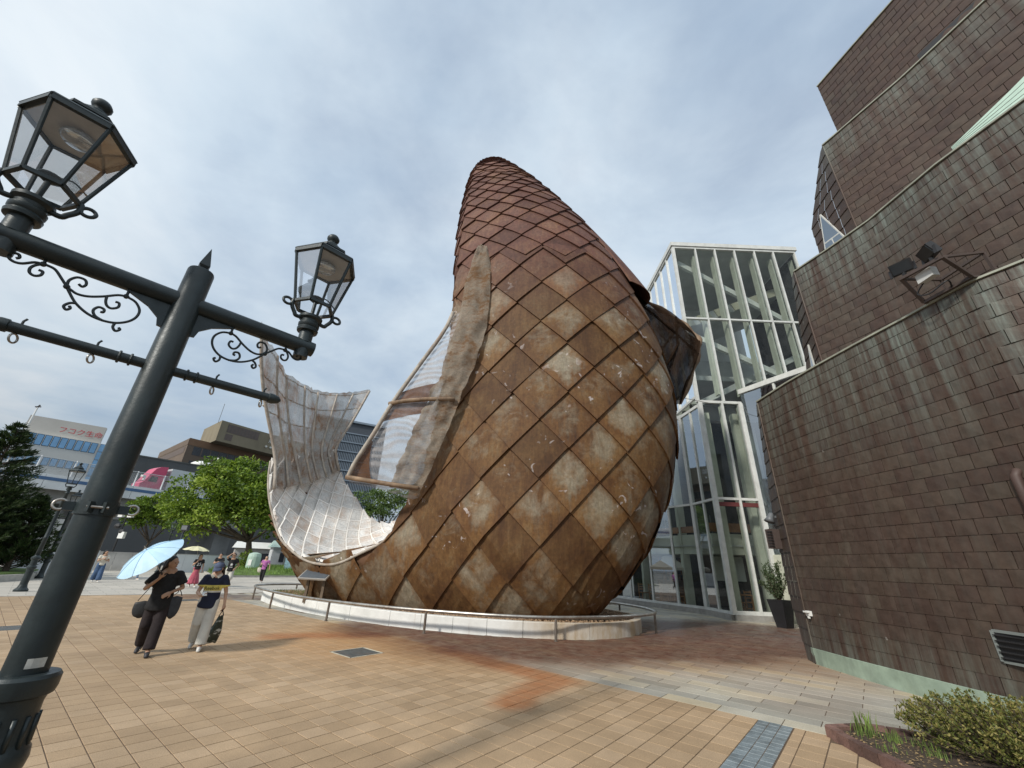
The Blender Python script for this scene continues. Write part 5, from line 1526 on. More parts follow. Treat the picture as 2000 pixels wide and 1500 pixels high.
def lantern(root, B, hd, s=1.0, detail=True):
    """six-sided lantern standing on B (top of its carrier); hd: direction of the two ring handles"""
    B = Vector(B); U3 = Vector((0, 0, 1)); hd = Vector(hd).normalized(); a0 = math.atan2(hd.y, hd.x)
    def hexa(r, z): return [B+Vector((r*s*math.cos(a0+k*math.pi/3), r*s*math.sin(a0+k*math.pi/3), z*s)) for k in range(6)]
    L = put(MB().lathe([(r*s, z*s) for r, z in ((.065, -.02), (.065, .10), (.095, .105), (.1, .13), (.088, .15), (.098, .165), (.1, .19), (.082, .205), (.085, .23), (.11, .25), (.112, .275), (.03, .285))], 28, B), 'lantern', m_lamp, root, smooth='auto')
    bot, top = hexa(.19, .40), hexa(.315, .98)
    fr = MB()
    for k in range(6):
        fr.tube([bot[k], top[k]], .015*s, 6); fr.bar(bot[k], bot[(k+1) % 6], .028*s, .03*s); fr.bar(top[k], top[(k+1) % 6], .035*s, .05*s)
    put(fr, 'frame', m_lamp, L)
    for k in range(6):
        a, b, c, d = bot[k], bot[(k+1) % 6], top[(k+1) % 6], top[k]
        ctr = (a+b+c+d)/4
        put(MB().add([p.lerp(ctr, .03) for p in (a, b, c, d)], [(0, 1, 2, 3)]), 'pane', m_lglass, L)
    rf = MB(); rf.grid([hexa(.325, .985), hexa(.338, 1.0), hexa(.325, 1.02), hexa(.175, 1.12)], closed=True); rf.f.append((23, 22, 21, 20, 19, 18)[::-1])
    put(rf, 'roof', m_lamp, L)
    r2 = MB(); r2.grid([hexa(.15, 1.118), hexa(.20, 1.12), hexa(.20, 1.145), hexa(.16, 1.16), hexa(.09, 1.235), hexa(.05, 1.24)], closed=True)
    put(r2, 'crown', m_lamp, L)
    put(MB().lathe([(r*s, z*s) for r, z in ((.075, 1.23), (.07, 1.26), (.045, 1.275), (.035, 1.29), (.052, 1.305), (.066, 1.335), (.066, 1.355), (.048, 1.385), (.012, 1.405), (0, 1.42))], 16, B), 'finial', m_lamp, L, smooth=True)
    rr = MB(); h1 = hexa(.295, .965); rr.add(h1, [(5, 4, 3, 2, 1, 0)]); put(rr, 'reflector', m_refl, L)
    if detail:
        put(MB().lathe([(.10*s, .955*s), (.11*s, .93*s), (.085*s, .90*s), (.0, .885*s)], 20, B), 'bulb_cover', glass('frosted_bulb', (.9, .9, .88), refl=.1, milk=.35), L, smooth=True)
        put(MB().lathe([(.018*s, .27*s), (.018*s, .47*s), (.035*s, .475*s), (.075*s, .505*s), (.078*s, .515*s), (.02*s, .525*s), (.0, .53*s)], 14, B), 'burner', m_lamp, L)
        put(MB().tube(spline([B+U3*.52*s, B+hd*.10*s+U3*.56*s, top[0].lerp(bot[0], .85)], 5), .006, 5), 'lead_wire', m_lamp, L)
    for k in (1, -1):
        put(MB().tube(spline([B+hd*k*.06*s+U3*.25*s, B+hd*k*.14*s+U3*.24*s, B+hd*k*.165*s+U3*.27*s, B+hd*k*.205*s+U3*.34*s, B+hd*k*.197*s+U3*.41*s], 5), .020*s, 7), 'yoke', m_lamp, L, smooth=True)
        if detail: put(MB().torus(B+hd*k*.25*s+U3*.365*s, .042*s, .014*s, hd.cross(U3)+Vector((0, 0, .25)), 18, 7), 'ring_handle', m_lamp, L, smooth=True)
    return L

PB = Vector((-2.54, 2.634, 0)); AZ = 3.50
lamp = empty('street_lamp', PB, 'tall dark green post carrying two lanterns on a cross arm with scrollwork', 'street lamp')
prof = [(r_*.95, z_*1.045) for r_, z_ in [(.25, -.01), (.25, .06), (.20, .10), (.185, .16), (.165, .20), (.14, .26), (.135, .66), (.155, .68), (.162, .72), (.155, .76), (.138, .78), (.132, .80), (.128, .95), (.135, .975), (.155, .985), (.162, 1.01), (.162, 1.06), (.15, 1.075), (.115, 1.08), (.10, 1.075)]]
put(MB().lathe(prof, 40, PB), 'pedestal', m_lamp, lamp, smooth='auto')
for k in range(14):
    a = 2*math.pi*k/14; d = Vector((math.cos(a), math.sin(a), 0))
    put(MB().tube([PB+d*.134+Vector((0, 0, .29)), PB+d*.128+Vector((0, 0, .64))], .013, 6), 'flute', m_lamp, lamp, smooth=True)
    put(MB().tube([PB+d*.128+Vector((0, 0, .81)), PB+d*.124+Vector((0, 0, .94))], .012, 6), 'flute', m_lamp, lamp, smooth=True)
put(MB().lathe([(.092, 1.10), (.091, 2.0), (.089, 3.79), (.084, 3.805), (.0, 3.807)], 32, PB), 'pole', m_lamp, lamp, smooth='auto')
put(MB().lathe([(.02, 3.80), (.02, 3.82), (.052, 3.86), (.05, 3.87), (0, 4.05)], 4, PB), 'spike', m_lamp, lamp)
pd = (Vector((0, 0, 0))-PB); pd.z = 0; pd.normalize(); px_ = Vector((-pd.y, pd.x, 0))
lbl = MB(); lbl.grid([[PB+(pd*math.cos(a)-px_*math.sin(a))*.0935+Vector((0, 0, z)) for a in (-.75, -.45, -.15, .1)] for z in (1.155, 1.20)]); put(lbl, 'label_plate', m_plate, lamp)
put(MB().tube([PB-AD*1.02+Vector((0, 0, AZ)), PB+AD*.96+Vector((0, 0, AZ))], .066, 28), 'cross_arm', m_lamp, lamp, smooth='auto')
for k in (1, -1):
    E_ = PB+AD*(.87 if k > 0 else -.925)+Vector((0, 0, AZ))
    put(MB().lathe([(.06, -.115), (.06, -.05), (.055, .0)], 24, E_), 'socket', m_lamp, lamp, smooth='auto')
    # gusset with a round hole
    g0 = .085; pts = []
    mb = MB(); o1 = [(g0, -.05), (.36, -.058), (.30, -.085), (.20, -.13), (.13, -.19), (.115, -.25), (g0, -.255)]
    for sgn in (1, -1):
        mb.v += [PB+AD*k*a+Vector((0, 0, AZ+z))+AD.cross(Vector((0, 0, 1)))*.012*sgn for a, z in o1]
    n = len(o1); mb.f += [tuple(range(n)), tuple(range(2*n-1, n-1, -1))]+[(i, (i+1) % n, n+(i+1) % n, n+i) for i in range(n)]
    put(mb, 'gusset', m_lamp, lamp)
lantern(lamp, PB+AD*.87+Vector((0, 0, AZ+.055)), AD, .91)
lantern(lamp, PB-AD*.925+Vector((0, 0, AZ+.055)), AD, .92)
# scrollwork, drawn in the arm's vertical plane: (distance from pole, drop below the arm)
ANv = AD.cross(Vector((0, 0, 1)))
def sc(x, y):
    d = ray(x*.36, 120+y*.36); t = (PB-CAMP).dot(ANv)/d.dot(ANv); P = CAMP+d*t
    return -(P-PB).dot(AD), P.z-AZ
SCR = [[(685, 1275), (735, 1305), (757, 1350), (738, 1388), (690, 1412), (620, 1418), (540, 1400), (470, 1365), (410, 1310), (375, 1250), (362, 1222)],
       [(685, 1275), (640, 1268), (560, 1275), (480, 1275), (420, 1262), (385, 1240), (362, 1222)],
       [(362, 1222), (375, 1188), (420, 1172), (462, 1186), (468, 1210), (446, 1222), (428, 1208)],
       [(362, 1222), (335, 1180), (300, 1130), (260, 1108), (235, 1100)],
       [(235, 1100), (190, 1090), (120, 1096), (72, 1085), (47, 1062), (66, 1040), (100, 1046), (106, 1064), (86, 1068)],
       [(235, 1100), (195, 1105), (165, 1120), (160, 1145), (185, 1162), (220, 1160), (232, 1142), (210, 1131)],
       [(580, 1276), (574, 1300), (580, 1325), (604, 1340), (640, 1334), (646, 1312), (626, 1304)],
       [(560, 1408), (515, 1380), (506, 1350), (535, 1333), (564, 1345), (560, 1361), (544, 1358)],
       [(625, 1418), (612, 1440), (625, 1462), (650, 1455), (642, 1444)],
       [(412, 1312), (378, 1311), (346, 1326), (356, 1346), (380, 1340), (376, 1326)]]
SC2 = [[sc(*p) for p in c] for c in SCR]
for k in (-1, 1):
    for c in SC2:
        pts = spline([PB+AD*k*a+Vector((0, 0, AZ+min(z, -.055))) for a, z in c], 5)
        put(MB().tube(pts, .0085, 7), 'scroll', m_lamp, lamp, smooth=True)
    for (x, y) in ((685, 1275), (362, 1222), (235, 1100)):
        a, z = sc(x, y); put(MB().ell(PB+AD*k*a+Vector((0, 0, AZ+z)), .018, 8, 6), 'scroll_boss', m_lamp, lamp)
        if x != 362: put(MB().tube([PB+AD*k*a+Vector((0, 0, AZ+z)), PB+AD*k*a+Vector((0, 0, AZ-.06))], .009, 6), 'scroll_stem', m_lamp, lamp)
# banner arms with rings
BZ = 2.945
for k in (1, -1):
    e = PB+AD*k*.82+Vector((0, 0, BZ)); s0 = PB+AD*k*.06+Vector((0, 0, BZ))
    put(MB().tube([s0, e-AD*k*.10, e-AD*k*.095, e-AD*k*.06, e-AD*k*.02, e], [.034, .034, .042, .042, .03, .006], 16), 'banner_arm', m_lamp, lamp, smooth='auto')
    for a in (.16, .22):
        put(MB().torus(PB+AD*k*a+Vector((0, 0, BZ)), .038, .008, AD, 16, 6), 'collar', m_lamp, lamp)
    for a in (.34, .68):
        c = PB+AD*k*a+Vector((0, 0, BZ))
        put(MB().tube([c+Vector((0, 0, .03)), c+Vector((0, 0, .055)), c+AD*.01+Vector((0, 0, .075))], .007, 6), 'pin', m_lamp, lamp)
        put(MB().torus(c+Vector((0, 0, -.066)), .028, .006, AD+ANv*.6, 16, 6), 'ring', m_steel, lamp, smooth=True)
# pole clamp with eye bolts
cz = 1.97
put(MB().lathe([(.091, cz-.042), (.1, cz-.042), (.1, cz+.042), (.091, cz+.042)], 28, PB), 'clamp', m_lamp, lamp)
for k in (1, -1):
    side = px_*k
    put(MB().bar(PB+side*.10+Vector((0, 0, cz)), PB+side*.15+Vector((0, 0, cz)), .03, .05), 'clamp_lug', m_lamp, lamp)
    put(MB().torus(PB+side*.165+Vector((0, 0, cz+.005)), .03, .007, pd+Vector((0, 0, .2)), 16, 6), 'eye_ring', m_steel, lamp, smooth=True)
    put(MB().bar(PB+pd*.115+side*.035+Vector((0, 0, cz-.03)), PB+pd*.115+side*.035+Vector((0, 0, cz+.03)), .02, .03), 'clamp_bolt', m_lamp, lamp)
put(MB().tube([PB+pd*.118-px_*.05+Vector((0, 0, cz)), PB+pd*.118+px_*.05+Vector((0, 0, cz))], .008, 6), 'clamp_bolt', m_steel, lamp)

def far_lamp(loc, label, h=4.05, s=0.95):
    L = Vector(loc); r = empty('lamp_post', L, label, 'lamp post', 'single-lantern lamp posts')
    put(MB().lathe([(.22, 0), (.22, .06), (.15, .14), (.12, .25), (.115, .80), (.15, .86), (.15, .92), (.11, .96), (.105, 1.16), (.15, 1.22), (.15, 1.27), (.085, 1.33), (.078, 1.36)], 16, L), 'pedestal', m_lamp, r)
    put(MB().lathe([(.078, 1.34), (.07, 2.0), (.085, 2.03), (.07, 2.06), (.06, h-.18), (.08, h-.16), (.06, h-.1)], 14, L), 'pole', m_lamp, r, smooth=True)
    lantern(r, L+Vector((0, 0, h-.12)), (1, .3, 0), s, detail=False); return r
far_lamp((-19.6, 18.66, 0), 'dark lamp post with one lantern standing by the conifers, seen whole beside the near post')
far_lamp((-26.6, 26.0, 0), 'dark lamp post with one lantern beyond the first, in front of the white hoarding', 3.75)
far_lamp((-29.6, 38.4, 0), 'distant lamp post with one lantern between the two green trees', 3.3, .8)
# floodlight pole
FPp = Vector((-16.75, 22.5, 0))
r = empty('floodlight_pole', FPp, 'thin dark pole with one square floodlight beside the pink-skirted woman', 'lamp post')
put(MB().lathe([(.12, 0), (.12, .03), (.075, .05), (.07, 1.2), (.05, 1.25), (.045, 2.65)], 12, FPp), 'pole', m_lamp, r, smooth=True)
put(MB().box(FPp+Vector((0.03, 0, 2.84)), (.34, .16, .28)), 'housing', m_blk, r)
put(MB().box(FPp+Vector((0.03, -.085, 2.85)), (.28, .01, .2)), 'lens', m_gm, r)
put(MB().box(FPp+Vector((0, 0, 2.66)), (.12, .1, .08)), 'bracket', m_blk, r)
# camera pole
CPp = Vector((-37.2, 41.9, 0))
r = empty('camera_pole', CPp, 'dark mast hung with cameras and a pale box in front of the viaduct pier', 'camera mast')
put(MB().tube([CPp, CPp+Vector((0, 0, 4.6))], .07, 8), 'mast', m_blk, r)
put(MB().bar(CPp+Vector((-.5, 0, 4.5)), CPp+Vector((.5, 0, 4.5)), .06, .06), 'cross_bar', m_blk, r)
for k, z in ((-1, 4.62), (1, 4.62)): put(MB().box(CPp+Vector((.45*k, -.1, z)), (.4, .35, .2)), 'camera', m_whp, r)
for z, dx in ((3.7, -.4), (3.2, .2)): put(MB().ell(CPp+Vector((dx, -.1, z)), (.35, .2, .25), 8, 6), 'speaker', m_blk, r)
put(MB().box(CPp+Vector((.35, -.1, 2.9)), (.5, .3, .6)), 'control_box', m_whp, r)
# ------------------------------------------------------------------ expressway viaduct
VA = Vector((-53.08, 44.71, 0)); VD = Vector((.489, .872, 0)); VN = Vector((-.872, .489, 0))    # along, away from the plaza
m_parap = mat('white_parapet', (0.66, 0.68, 0.70), 0.6, var=0.1, scale=.6, dirt=((0.45, 0.46, 0.46), .5, .5))
m_blue = mat('blue_stripe', (0.065, 0.135, 0.27), 0.6, var=0.1)
m_girder = mat('dark_girder', (0.10, 0.105, 0.10), 0.8, var=0.2, scale=.4)
m_conc2 = mat('viaduct_concrete', (0.24, 0.24, 0.235), 0.85, var=0.2, scale=.4, dirt=((0.12, 0.12, 0.12), .5, .6))
via = empty('viaduct', VA, 'elevated road with a white blue-striped parapet crossing behind the trees', 'viaduct')
def vbox(s0, s1, o0, o1, z0, z1):
    mb = MB(); q = [VA+VD*s+VN*o for s, o in ((s0, o0), (s1, o0), (s1, o1), (s0, o1))]; mb.prism([(p.x, p.y) for p in q], z0, z1); return mb
S0, S1 = -14, 60
for k in range(int((S1-S0)/4)):
    s = S0+k*4; put(vbox(s+.02, s+3.98, -.12, .2, 7.55, 9.12), 'parapet_panel', m_parap, via)
    put(vbox(s, s+4, -.16, -.12, 8.45, 8.80), 'stripe', m_blue, via)
put(vbox(S0, S1, .2, 12, 7.6, 8.2), 'deck', m_girder, via)
put(vbox(S0, S1, .8, 2.6, 6.2, 7.6), 'girder', m_conc2, via)
put(vbox(S0, S1, 9, 11, 6.2, 7.6), 'girder', m_conc2, via)
for k in range(5):
    s = -6+k*15
    mb = vbox(s-1.2, s+1.2, 2.5, 9.5, 0, 5.0); put(mb, 'pier', m_conc2, via)
    put(vbox(s-1.5, s+1.5, 0.5, 11.5, 5.0, 6.2), 'pier_cap', m_conc2, via)
m_fence = mesh_cloth('fence_mesh', (0.55, 0.56, 0.56), (0.45, 0.45, 0.44), .2, 0.30, wire=50)
for k in range(int((S1-S0)/3.0)):
    s = S0+k*3.0
    p_ = put(MB().bar(VA+VD*s+VN*.1+Vector((0, 0, 9.1)), VA+VD*s+VN*.1+Vector((0, 0, 11.0)), .12, .12), 'fence_post', m_parap, via)
    put(MB().add([VA+VD*(s+.1)+VN*.1+Vector((0, 0, 9.15)), VA+VD*(s+2.9)+VN*.1+Vector((0, 0, 9.15)), VA+VD*(s+2.9)+VN*.1+Vector((0, 0, 10.9)), VA+VD*(s+.1)+VN*.1+Vector((0, 0, 10.9))], [(0, 1, 2, 3)]), 'fence_panel', m_fence, via)
    put(MB().bar(VA+VD*s+VN*.1+Vector((0, 0, 10.92)), VA+VD*(s+3)+VN*.1+Vector((0, 0, 10.92)), .08, .06), 'fence_rail', m_parap, via)

# truck on the viaduct
TO = VA+VN*3.6+Vector((0, 0, 8.2))
tr = empty('articulated_truck', TO+VD*16, 'pink-cabbed articulated truck with a long grey trailer on the elevated road', 'truck')
m_pink = mat('pink_cab_paint', (0.55, 0.07, 0.15), 0.35, var=0.08)
m_trail = mat('grey_trailer', (0.52, 0.55, 0.56), 0.5, var=0.08, scale=.5)
m_tyre = mat('tyre', (0.02, 0.02, 0.02), 0.8)
def tp(s, o, z): return TO+VD*s+VN*o+Vector((0, 0, z))
def extr(prof, o0, o1):   # profile in (s,z)
    mb = MB(); n = len(prof); mb.v = [tp(s, o0, z) for s, z in prof]+[tp(s, o1, z) for s, z in prof]
    mb.f = [tuple(range(n)), tuple(range(2*n-1, n-1, -1))]+[(i, (i+1) % n, n+(i+1) % n, n+i) for i in range(n)]; return mb
cab = put(extr([(11.4, .6), (11.35, 1.7), (11.7, 2.0), (12.1, 2.95), (12.6, 3.9), (13.1, 4.2), (13.9, 4.3), (13.9, .6)], -1.2, 1.2), 'cab', m_pink, tr)
put(extr([(12.1, 2.05), (12.35, 2.8), (13.1, 2.8), (13.1, 2.05)], -1.215, -1.205), 'side_window', m_blk, cab)
put(MB().add([tp(11.72, -1.05, 2.05), tp(11.72, 1.05, 2.05), tp(12.12, 1.05, 2.98), tp(12.12, -1.05, 2.98)], [(0, 1, 2, 3)]), 'windscreen', m_blk, cab)
put(MB().box(tp(11.5, -1.45, 2.4), (.2, .25, .6)), 'mirror', m_whp, cab)
put(MB().box(tp(11.3, -1.45, 2.6), (.35, .35, .25)), 'mirror', m_whp, cab)
put(extr([(14.4, 1.1), (14.4, 4.2), (26.5, 4.2), (26.5, 1.1)], -1.25, 1.25), 'trailer', m_trail, tr)
put(extr([(13.0, .5), (13.0, .95), (26.3, .95), (26.3, .5)], -.9, .9), 'chassis', m_girder, tr)
for s in (12.2, 15.2, 16.3, 23.5, 24.6):
    for o_ in (-1.0, 1.0):
        w_ = put(MB().tube([tp(s, o_-.15, .5), tp(s, o_+.15, .5)], .5, 16), 'wheel', m_tyre, tr); put(MB().tube([tp(s, o_-.16, .5), tp(s, o_+.16, .5)], .25, 12), 'rim', m_alu, w_)

# ------------------------------------------------------------------ far buildings
m_offw = mat('office_cladding', (0.56, 0.57, 0.55), 0.6, var=0.08, scale=.15)
m_offb = mat('office_blue_glass', (0.16, 0.36, 0.60), 0.12, var=0.30, scale=.25, spec=0.8)
m_offd = mat('office_mullion', (0.03, 0.10, 0.19), 0.4)
m_sgn = mat('sign_band', (0.50, 0.48, 0.44), 0.7, var=0.06, scale=.2)
m_red = mat('red_letter', (0.55, 0.06, 0.08), 0.5)
def face_box(name, A, B, depth, z0, z1, m, parent):
    A = Vector(A); B = Vector(B); d = (B-A).normalized(); n = Vector((-d.y, d.x, 0))
    if n.dot(A-CAMP) < 0: n = -n
    mb = MB(); mb.prism([(p.x, p.y) for p in (A, B, B+n*depth, A+n*depth)], z0, z1); return put(mb, name, m, parent)
def on(A, B, f, z, out=0.0):
    A = Vector(A); B = Vector(B); d = (B-A).normalized(); n = Vector((d.y, -d.x, 0))
    if n.dot(CAMP-A) < 0: n = -n
    P = A.lerp(B, f)+n*out; return Vector((P.x, P.y, z))
def rect(A, B, f0, f1, z0, z1, out, name, m, parent):
    return put(MB().add([on(A, B, f0, z0, out), on(A, B, f1, z0, out), on(A, B, f1, z1, out), on(A, B, f0, z1, out)], [(0, 1, 2, 3)]), name, m, parent)
OA, OB = (-124.5, 98.5, 0), (-111.5, 112.5, 0)
ofc = empty('office_building', (-118, 106, 0), 'white office block with blue window bands and red lettering on its roof sign', 'building')
face_box('wall', OA, OB, 16, 0, 28.0, m_offw, ofc)
zb = [(25.1, 27.9), (20.3, 22.4), (15.9, 18.0), (11.4, 13.5)]
for bi, (z0, z1) in enumerate(zb):
    n = 11; last = 1.0
    for k in range(n):
        f0, f1 = k/n*.84+.005, (k+1)/n*.84-.004
        w_ = rect(OA, OB, f0, f1, z0, z1, .06, 'window', m_offd, ofc); rect(OA, OB, f0+.006, f1-.006, z0+.12, z1-.12, .10, 'pane', m_offb, w_)
    if bi == 0: continue
for k in range(9):
    z1 = 27.9-k*2.2; z0 = z1-2.1
    w_ = rect(OA, OB, .86, .925, z0, z1, .06, 'window', m_offd, ofc); rect(OA, OB, .862, .922, z0+.05, z1-.05, .10, 'pane', m_offb, w_)
    w_ = rect(OA, OB, .93, .965, z0, z1, .06, 'window', m_offd, ofc); rect(OA, OB, .932, .963, z0+.05, z1-.05, .10, 'pane', m_offb, w_)
SA, SB = (-125, 101, 0), (-113.8, 110.6, 0)
sgn = face_box('roof_sign', SA, SB, 2, 28.0, 32.6, m_sgn, ofc)
def text_mesh(s, size, name, m, parent, P, ex, ez, align='CENTER', ext=0.0):
    cu = bpy.data.curves.new('tmp', 'FONT'); cu.body = s; cu.size = size; cu.align_x = align; cu.extrude = ext; cu.resolution_u = 3
    to = bpy.data.objects.new('tmp', cu); COL.objects.link(to)
    me = bpy.data.meshes.new_from_object(to.evaluated_get(bpy.context.evaluated_depsgraph_get()))
    bpy.data.objects.remove(to); bpy.data.curves.remove(cu)
    ex = Vector(ex).normalized(); ez = Vector(ez).normalized(); en = ex.cross(ez)
    mb = MB(); mb.v = [Vector(P)+ex*v.co.x+ez*v.co.y-en*v.co.z*-1 for v in me.vertices]; mb.f = [tuple(p.vertices) for p in me.polygons]
    bpy.data.meshes.remove(me)
    return put(mb, name, m, parent, fix=False)
sdv = (Vector(SB)-Vector(SA)).normalized()
text_mesh('フコク生命', 1.75, 'lettering', m_red, sgn, on(SA, SB, .70, 29.5, .12), sdv, (0, 0, 1))
fpz = Vector((-119.6, 97.2, 0))
fg = empty('roof_flagpole', fpz+Vector((0, 0, 0)), 'white flagpole with a small dark weathervane rising beside the blue-windowed office', 'flagpole')
put(MB().tube([fpz, fpz+Vector((0, 0, 33.4))], [.28, .16], 8), 'pole', m_whp, fg)
put(MB().bar(fpz+Vector((-.7, 0, 33.6)), fpz+Vector((.7, 0, 33.6)), .2, .25), 'vane', m_blk, fg)
put(MB().bar(fpz+Vector((-.2, 0, 33.2)), fpz+Vector((.3, 0, 34.1)), .2, .3), 'vane', m_blk, fg)

m_wh = mat('charcoal_cladding', (0.085, 0.09, 0.092), 0.7, var=0.08, scale=.2)
GA, GB = (-74.4, 79.4, 0), (-52, 104.6, 0)
wh = empty('warehouse', (-66, 90, 0), 'plain charcoal-clad warehouse behind the truck', 'building')
face_box('wall', GA, GB, 14, 0, 18.6, m_wh, wh)
face_box('roof_trim', on(GA, GB, 0, 0, .1), on(GA, GB, 1, 0, .1), 14, 18.6, 18.85, m_girder, wh)
for k in range(9): rect(GA, GB, .08+k*.1, .083+k*.1, 8, 18.5, .03, 'panel_joint', m_girder, wh)
rect(GA, GB, .60, .68, 14.2, 16.2, .04, 'window', m_offw, wh)
put(MB().ell(on(GA, GB, .36, 19.3, -3), (2.3, 1.6, .9), 12, 8), 'roof_tank', m_whp, wh, smooth=True)
put(MB().bar(on(GA, GB, .43, 18.6, -3), on(GA, GB, .44, 21.5, -3), .25, .25), 'vent_pipe', m_whp, wh)

m_brn = mat('brown_brick_cladding', (0.155, 0.115, 0.085), 0.8, var=0.12, scale=.15)
m_brn2 = mat('brown_band', (0.21, 0.125, 0.075), 0.8, var=0.12, scale=.2)
m_tan = mat('tan_concrete', (0.235, 0.20, 0.135), 0.8, var=0.12, scale=.15, dirt=((0.13, 0.105, 0.07), .3, .6))
m_win = mat('dark_window', (0.025, 0.03, 0.04), 0.25, var=0.4, scale=.3)
m_louv = mat('brown_louvre', (0.13, 0.10, 0.085), 0.7)
BA, BC, BL = (-89.1, 110.07, 0), (-62.0, 157.6, 0), (-113.2, 130.0, 0)
bb = empty('brown_building', (-85, 125, 0), 'stepped brown office building with dark window bands and white characters on its upper block', 'building')
dR = (Vector(BC)-Vector(BA)).normalized()
mb = MB(); mb.prism([(BA[0], BA[1]), (BC[0], BC[1]), (BC[0]-24, BC[1]+20), (BL[0], BL[1])], 0, 30.6); put(mb, 'wall', m_brn, bb)
rect(BA, BC, 0, 1, 28.7, 30.5, .08, 'fascia', m_brn2, bb); rect(BA, BL, 0, 1, 28.7, 30.5, .08, 'fascia', m_brn, bb)
for (z0, z1) in ((26.2, 28.5), (22.3, 24.6), (18.4, 20.7)):
    for k in range(22):
        f0, f1 = .03+k*.042, .03+k*.042+.036
        w_ = rect(BA, BC, f0, f1, z0, z1, .06, 'window', m_win, bb)
        rect(BA, BC, f1, f1+.006, z0, z1, .10, 'mullion', m_louv, w_)
    rect(BA, BL, .05, .9, z0+.4, z1-.2, .06, 'panel', m_louv, bb)
UA, UC, UL = Vector((-84.2, 110.0, 0))+dR*2, Vector((-84.2, 110.0, 0))+dR*42, Vector((-95.5, 122.0, 0))
mb = MB(); mb.prism([(UA.x, UA.y), (UC.x, UC.y), (UC.x-16, UC.y+14), (UL.x, UL.y)], 30.6, 36.6); put(mb, 'upper_block', m_tan, bb)
rect(UA, UC, .05, .28, 33.6, 36.0, .06, 'louvre', m_louv, bb); rect(UA, UC, .05, .10, 31.4, 33.2, .06, 'louvre', m_louv, bb)
for k in range(9): rect(UA, UC, .05+k*.025, .052+k*.025, 33.6, 36.0, .10, 'louvre_fin', m_girder, bb)
m_wl = mat('white_letter', (0.7, 0.7, 0.66), 0.5)
text_mesh('農業会館', 2.0, 'lettering', m_wl, bb, on(UA, UC, .46, 33.9, .2), dR, (0, 0, 1))
for k in range(6): put(MB().ell(on(UA, UC, .355+k*.035, 32.4, .2), .35, 8, 6), 'globe_lamp', m_wl, bb)
put(MB().box(on(UA, UC, .50, 37.6, -2), (2, 2, 2.6)), 'chimney', m_louv, bb)
for f, h in ((.0, 42.0), (.5, 45)): put(MB().tube([on(UA, UC, f, 36, -2), on(UA, UC, f, h, -2)], .07, 5), 'antenna', m_gm, bb)

m_lvb = mat('blue_grey_louvre', (0.19, 0.235, 0.285), 0.5, var=0.15, scale=.1)
m_lvd = mat('louvre_shadow', (0.06, 0.07, 0.085), 0.5)
VA2, VB2 = (-68, 133.5, 0), (-46.5, 145.5, 0)
lt_ = empty('louvred_tower', (-57, 140, 0), 'tall blue-grey tower of vertical louvres seen between tail and fin', 'building')
face_box('core', VA2, VB2, 14, 0, 46.6, m_lvd, lt_)
for k in range(12):
    z = 6+k*3.3
    put(MB().bar(on(VA2, VB2, 0, z, .25), on(VA2, VB2, 1, z, .25), .5, .35), 'ledge', m_lvb, lt_)
for k in range(44):
    f = (k+.5)/44
    put(MB().bar(on(VA2, VB2, f, 5, .12), on(VA2, VB2, f, 42.5, .12), .28, .2, up=Vector(VB2)-Vector(VA2)), 'louvre_fin', m_lvb, lt_)
put(MB().bar(on(VA2, VB2, 0, 46.6, .3), on(VA2, VB2, 1, 46.6, .3), .9, .7), 'cornice', m_lvb, lt_)

# ------------------------------------------------------------------ hoardings, kiosks
m_hoard = mat('white_hoarding', (0.62, 0.64, 0.66), 0.55, var=0.06, scale=.8)
m_hgrey = mat('grey_board', (0.42, 0.41, 0.39), 0.7, var=0.15, scale=1.2)
m_pinkt = mat('faded_red_print', (0.55, 0.35, 0.36), 0.6)
def hoarding(A, B, h, m, label, nm='hoarding'):
    A = Vector(A); B = Vector(B); e = empty(nm, (A+B)/2, label, 'hoarding'); n = max(1, round((B-A).length/1.0))
    for k in range(n):
        p, q = A.lerp(B, k/n), A.lerp(B, (k+1)/n); d = (q-p).normalized()*.01
        put(MB().bar(p+d+Vector((0, 0, h/2)), q-d+Vector((0, 0, h/2)), .05, h), 'panel', m, e)
    put(MB().bar(A+Vector((0, 0, h+.02)), B+Vector((0, 0, h+.02)), .09, .05), 'top_rail', m_hgrey, e)
    return e
hoarding((-31.2, 28.2, 0), (-30.2, 33.0, 0), 1.5, m_hoard, 'low white hoarding panels behind the dark lamp posts')
hoarding((-34.5, 36.0, 0), (-31.5, 39.2, 0), 1.4, m_hgrey, 'grey boarded fence behind the woman in wide jeans')
hoarding((-28.9, 38.6, 0), (-26.2, 45.0, 0), 1.45, m_hoard, 'long white hoarding behind the woman with the yellow parasol')
hoarding((-26.0, 52.0, 0), (-16, 60, 0), 1.6, m_hgrey, 'grey fence behind the pink-shirted woman')
def shed(c, size, wall, roof, label, rz=.6):
    c = Vector(c); e = empty('kiosk', c, label, 'kiosk'); M = Matrix.Rotation(rz, 3, 'Z')
    put(MB().box(c+Vector((0, 0, size[2]/2)), size, M=M), 'wall', wall, e)
    mb = MB(); w, d, h = size; v = [c+M @ Vector(p) for p in ((-w*.56, -d*.6, h), (w*.56, -d*.6, h), (w*.56, d*.6, h), (-w*.56, d*.6, h), (-w*.5, 0, h+.8), (w*.5, 0, h+.8))]
    mb.add(v, [(0, 1, 5, 4), (2, 3, 4, 5), (1, 2, 5), (3, 0, 4), (3, 2, 1, 0)]); put(mb, 'roof', roof, e)
    put(MB().box(c+M @ Vector((0, -d/2-.02, h*.55)), (w*.7, .04, h*.4), M=M), 'window', m_win, e)
m_mintr = mat('mint_roof', (0.40, 0.52, 0.47), 0.6, var=0.1)
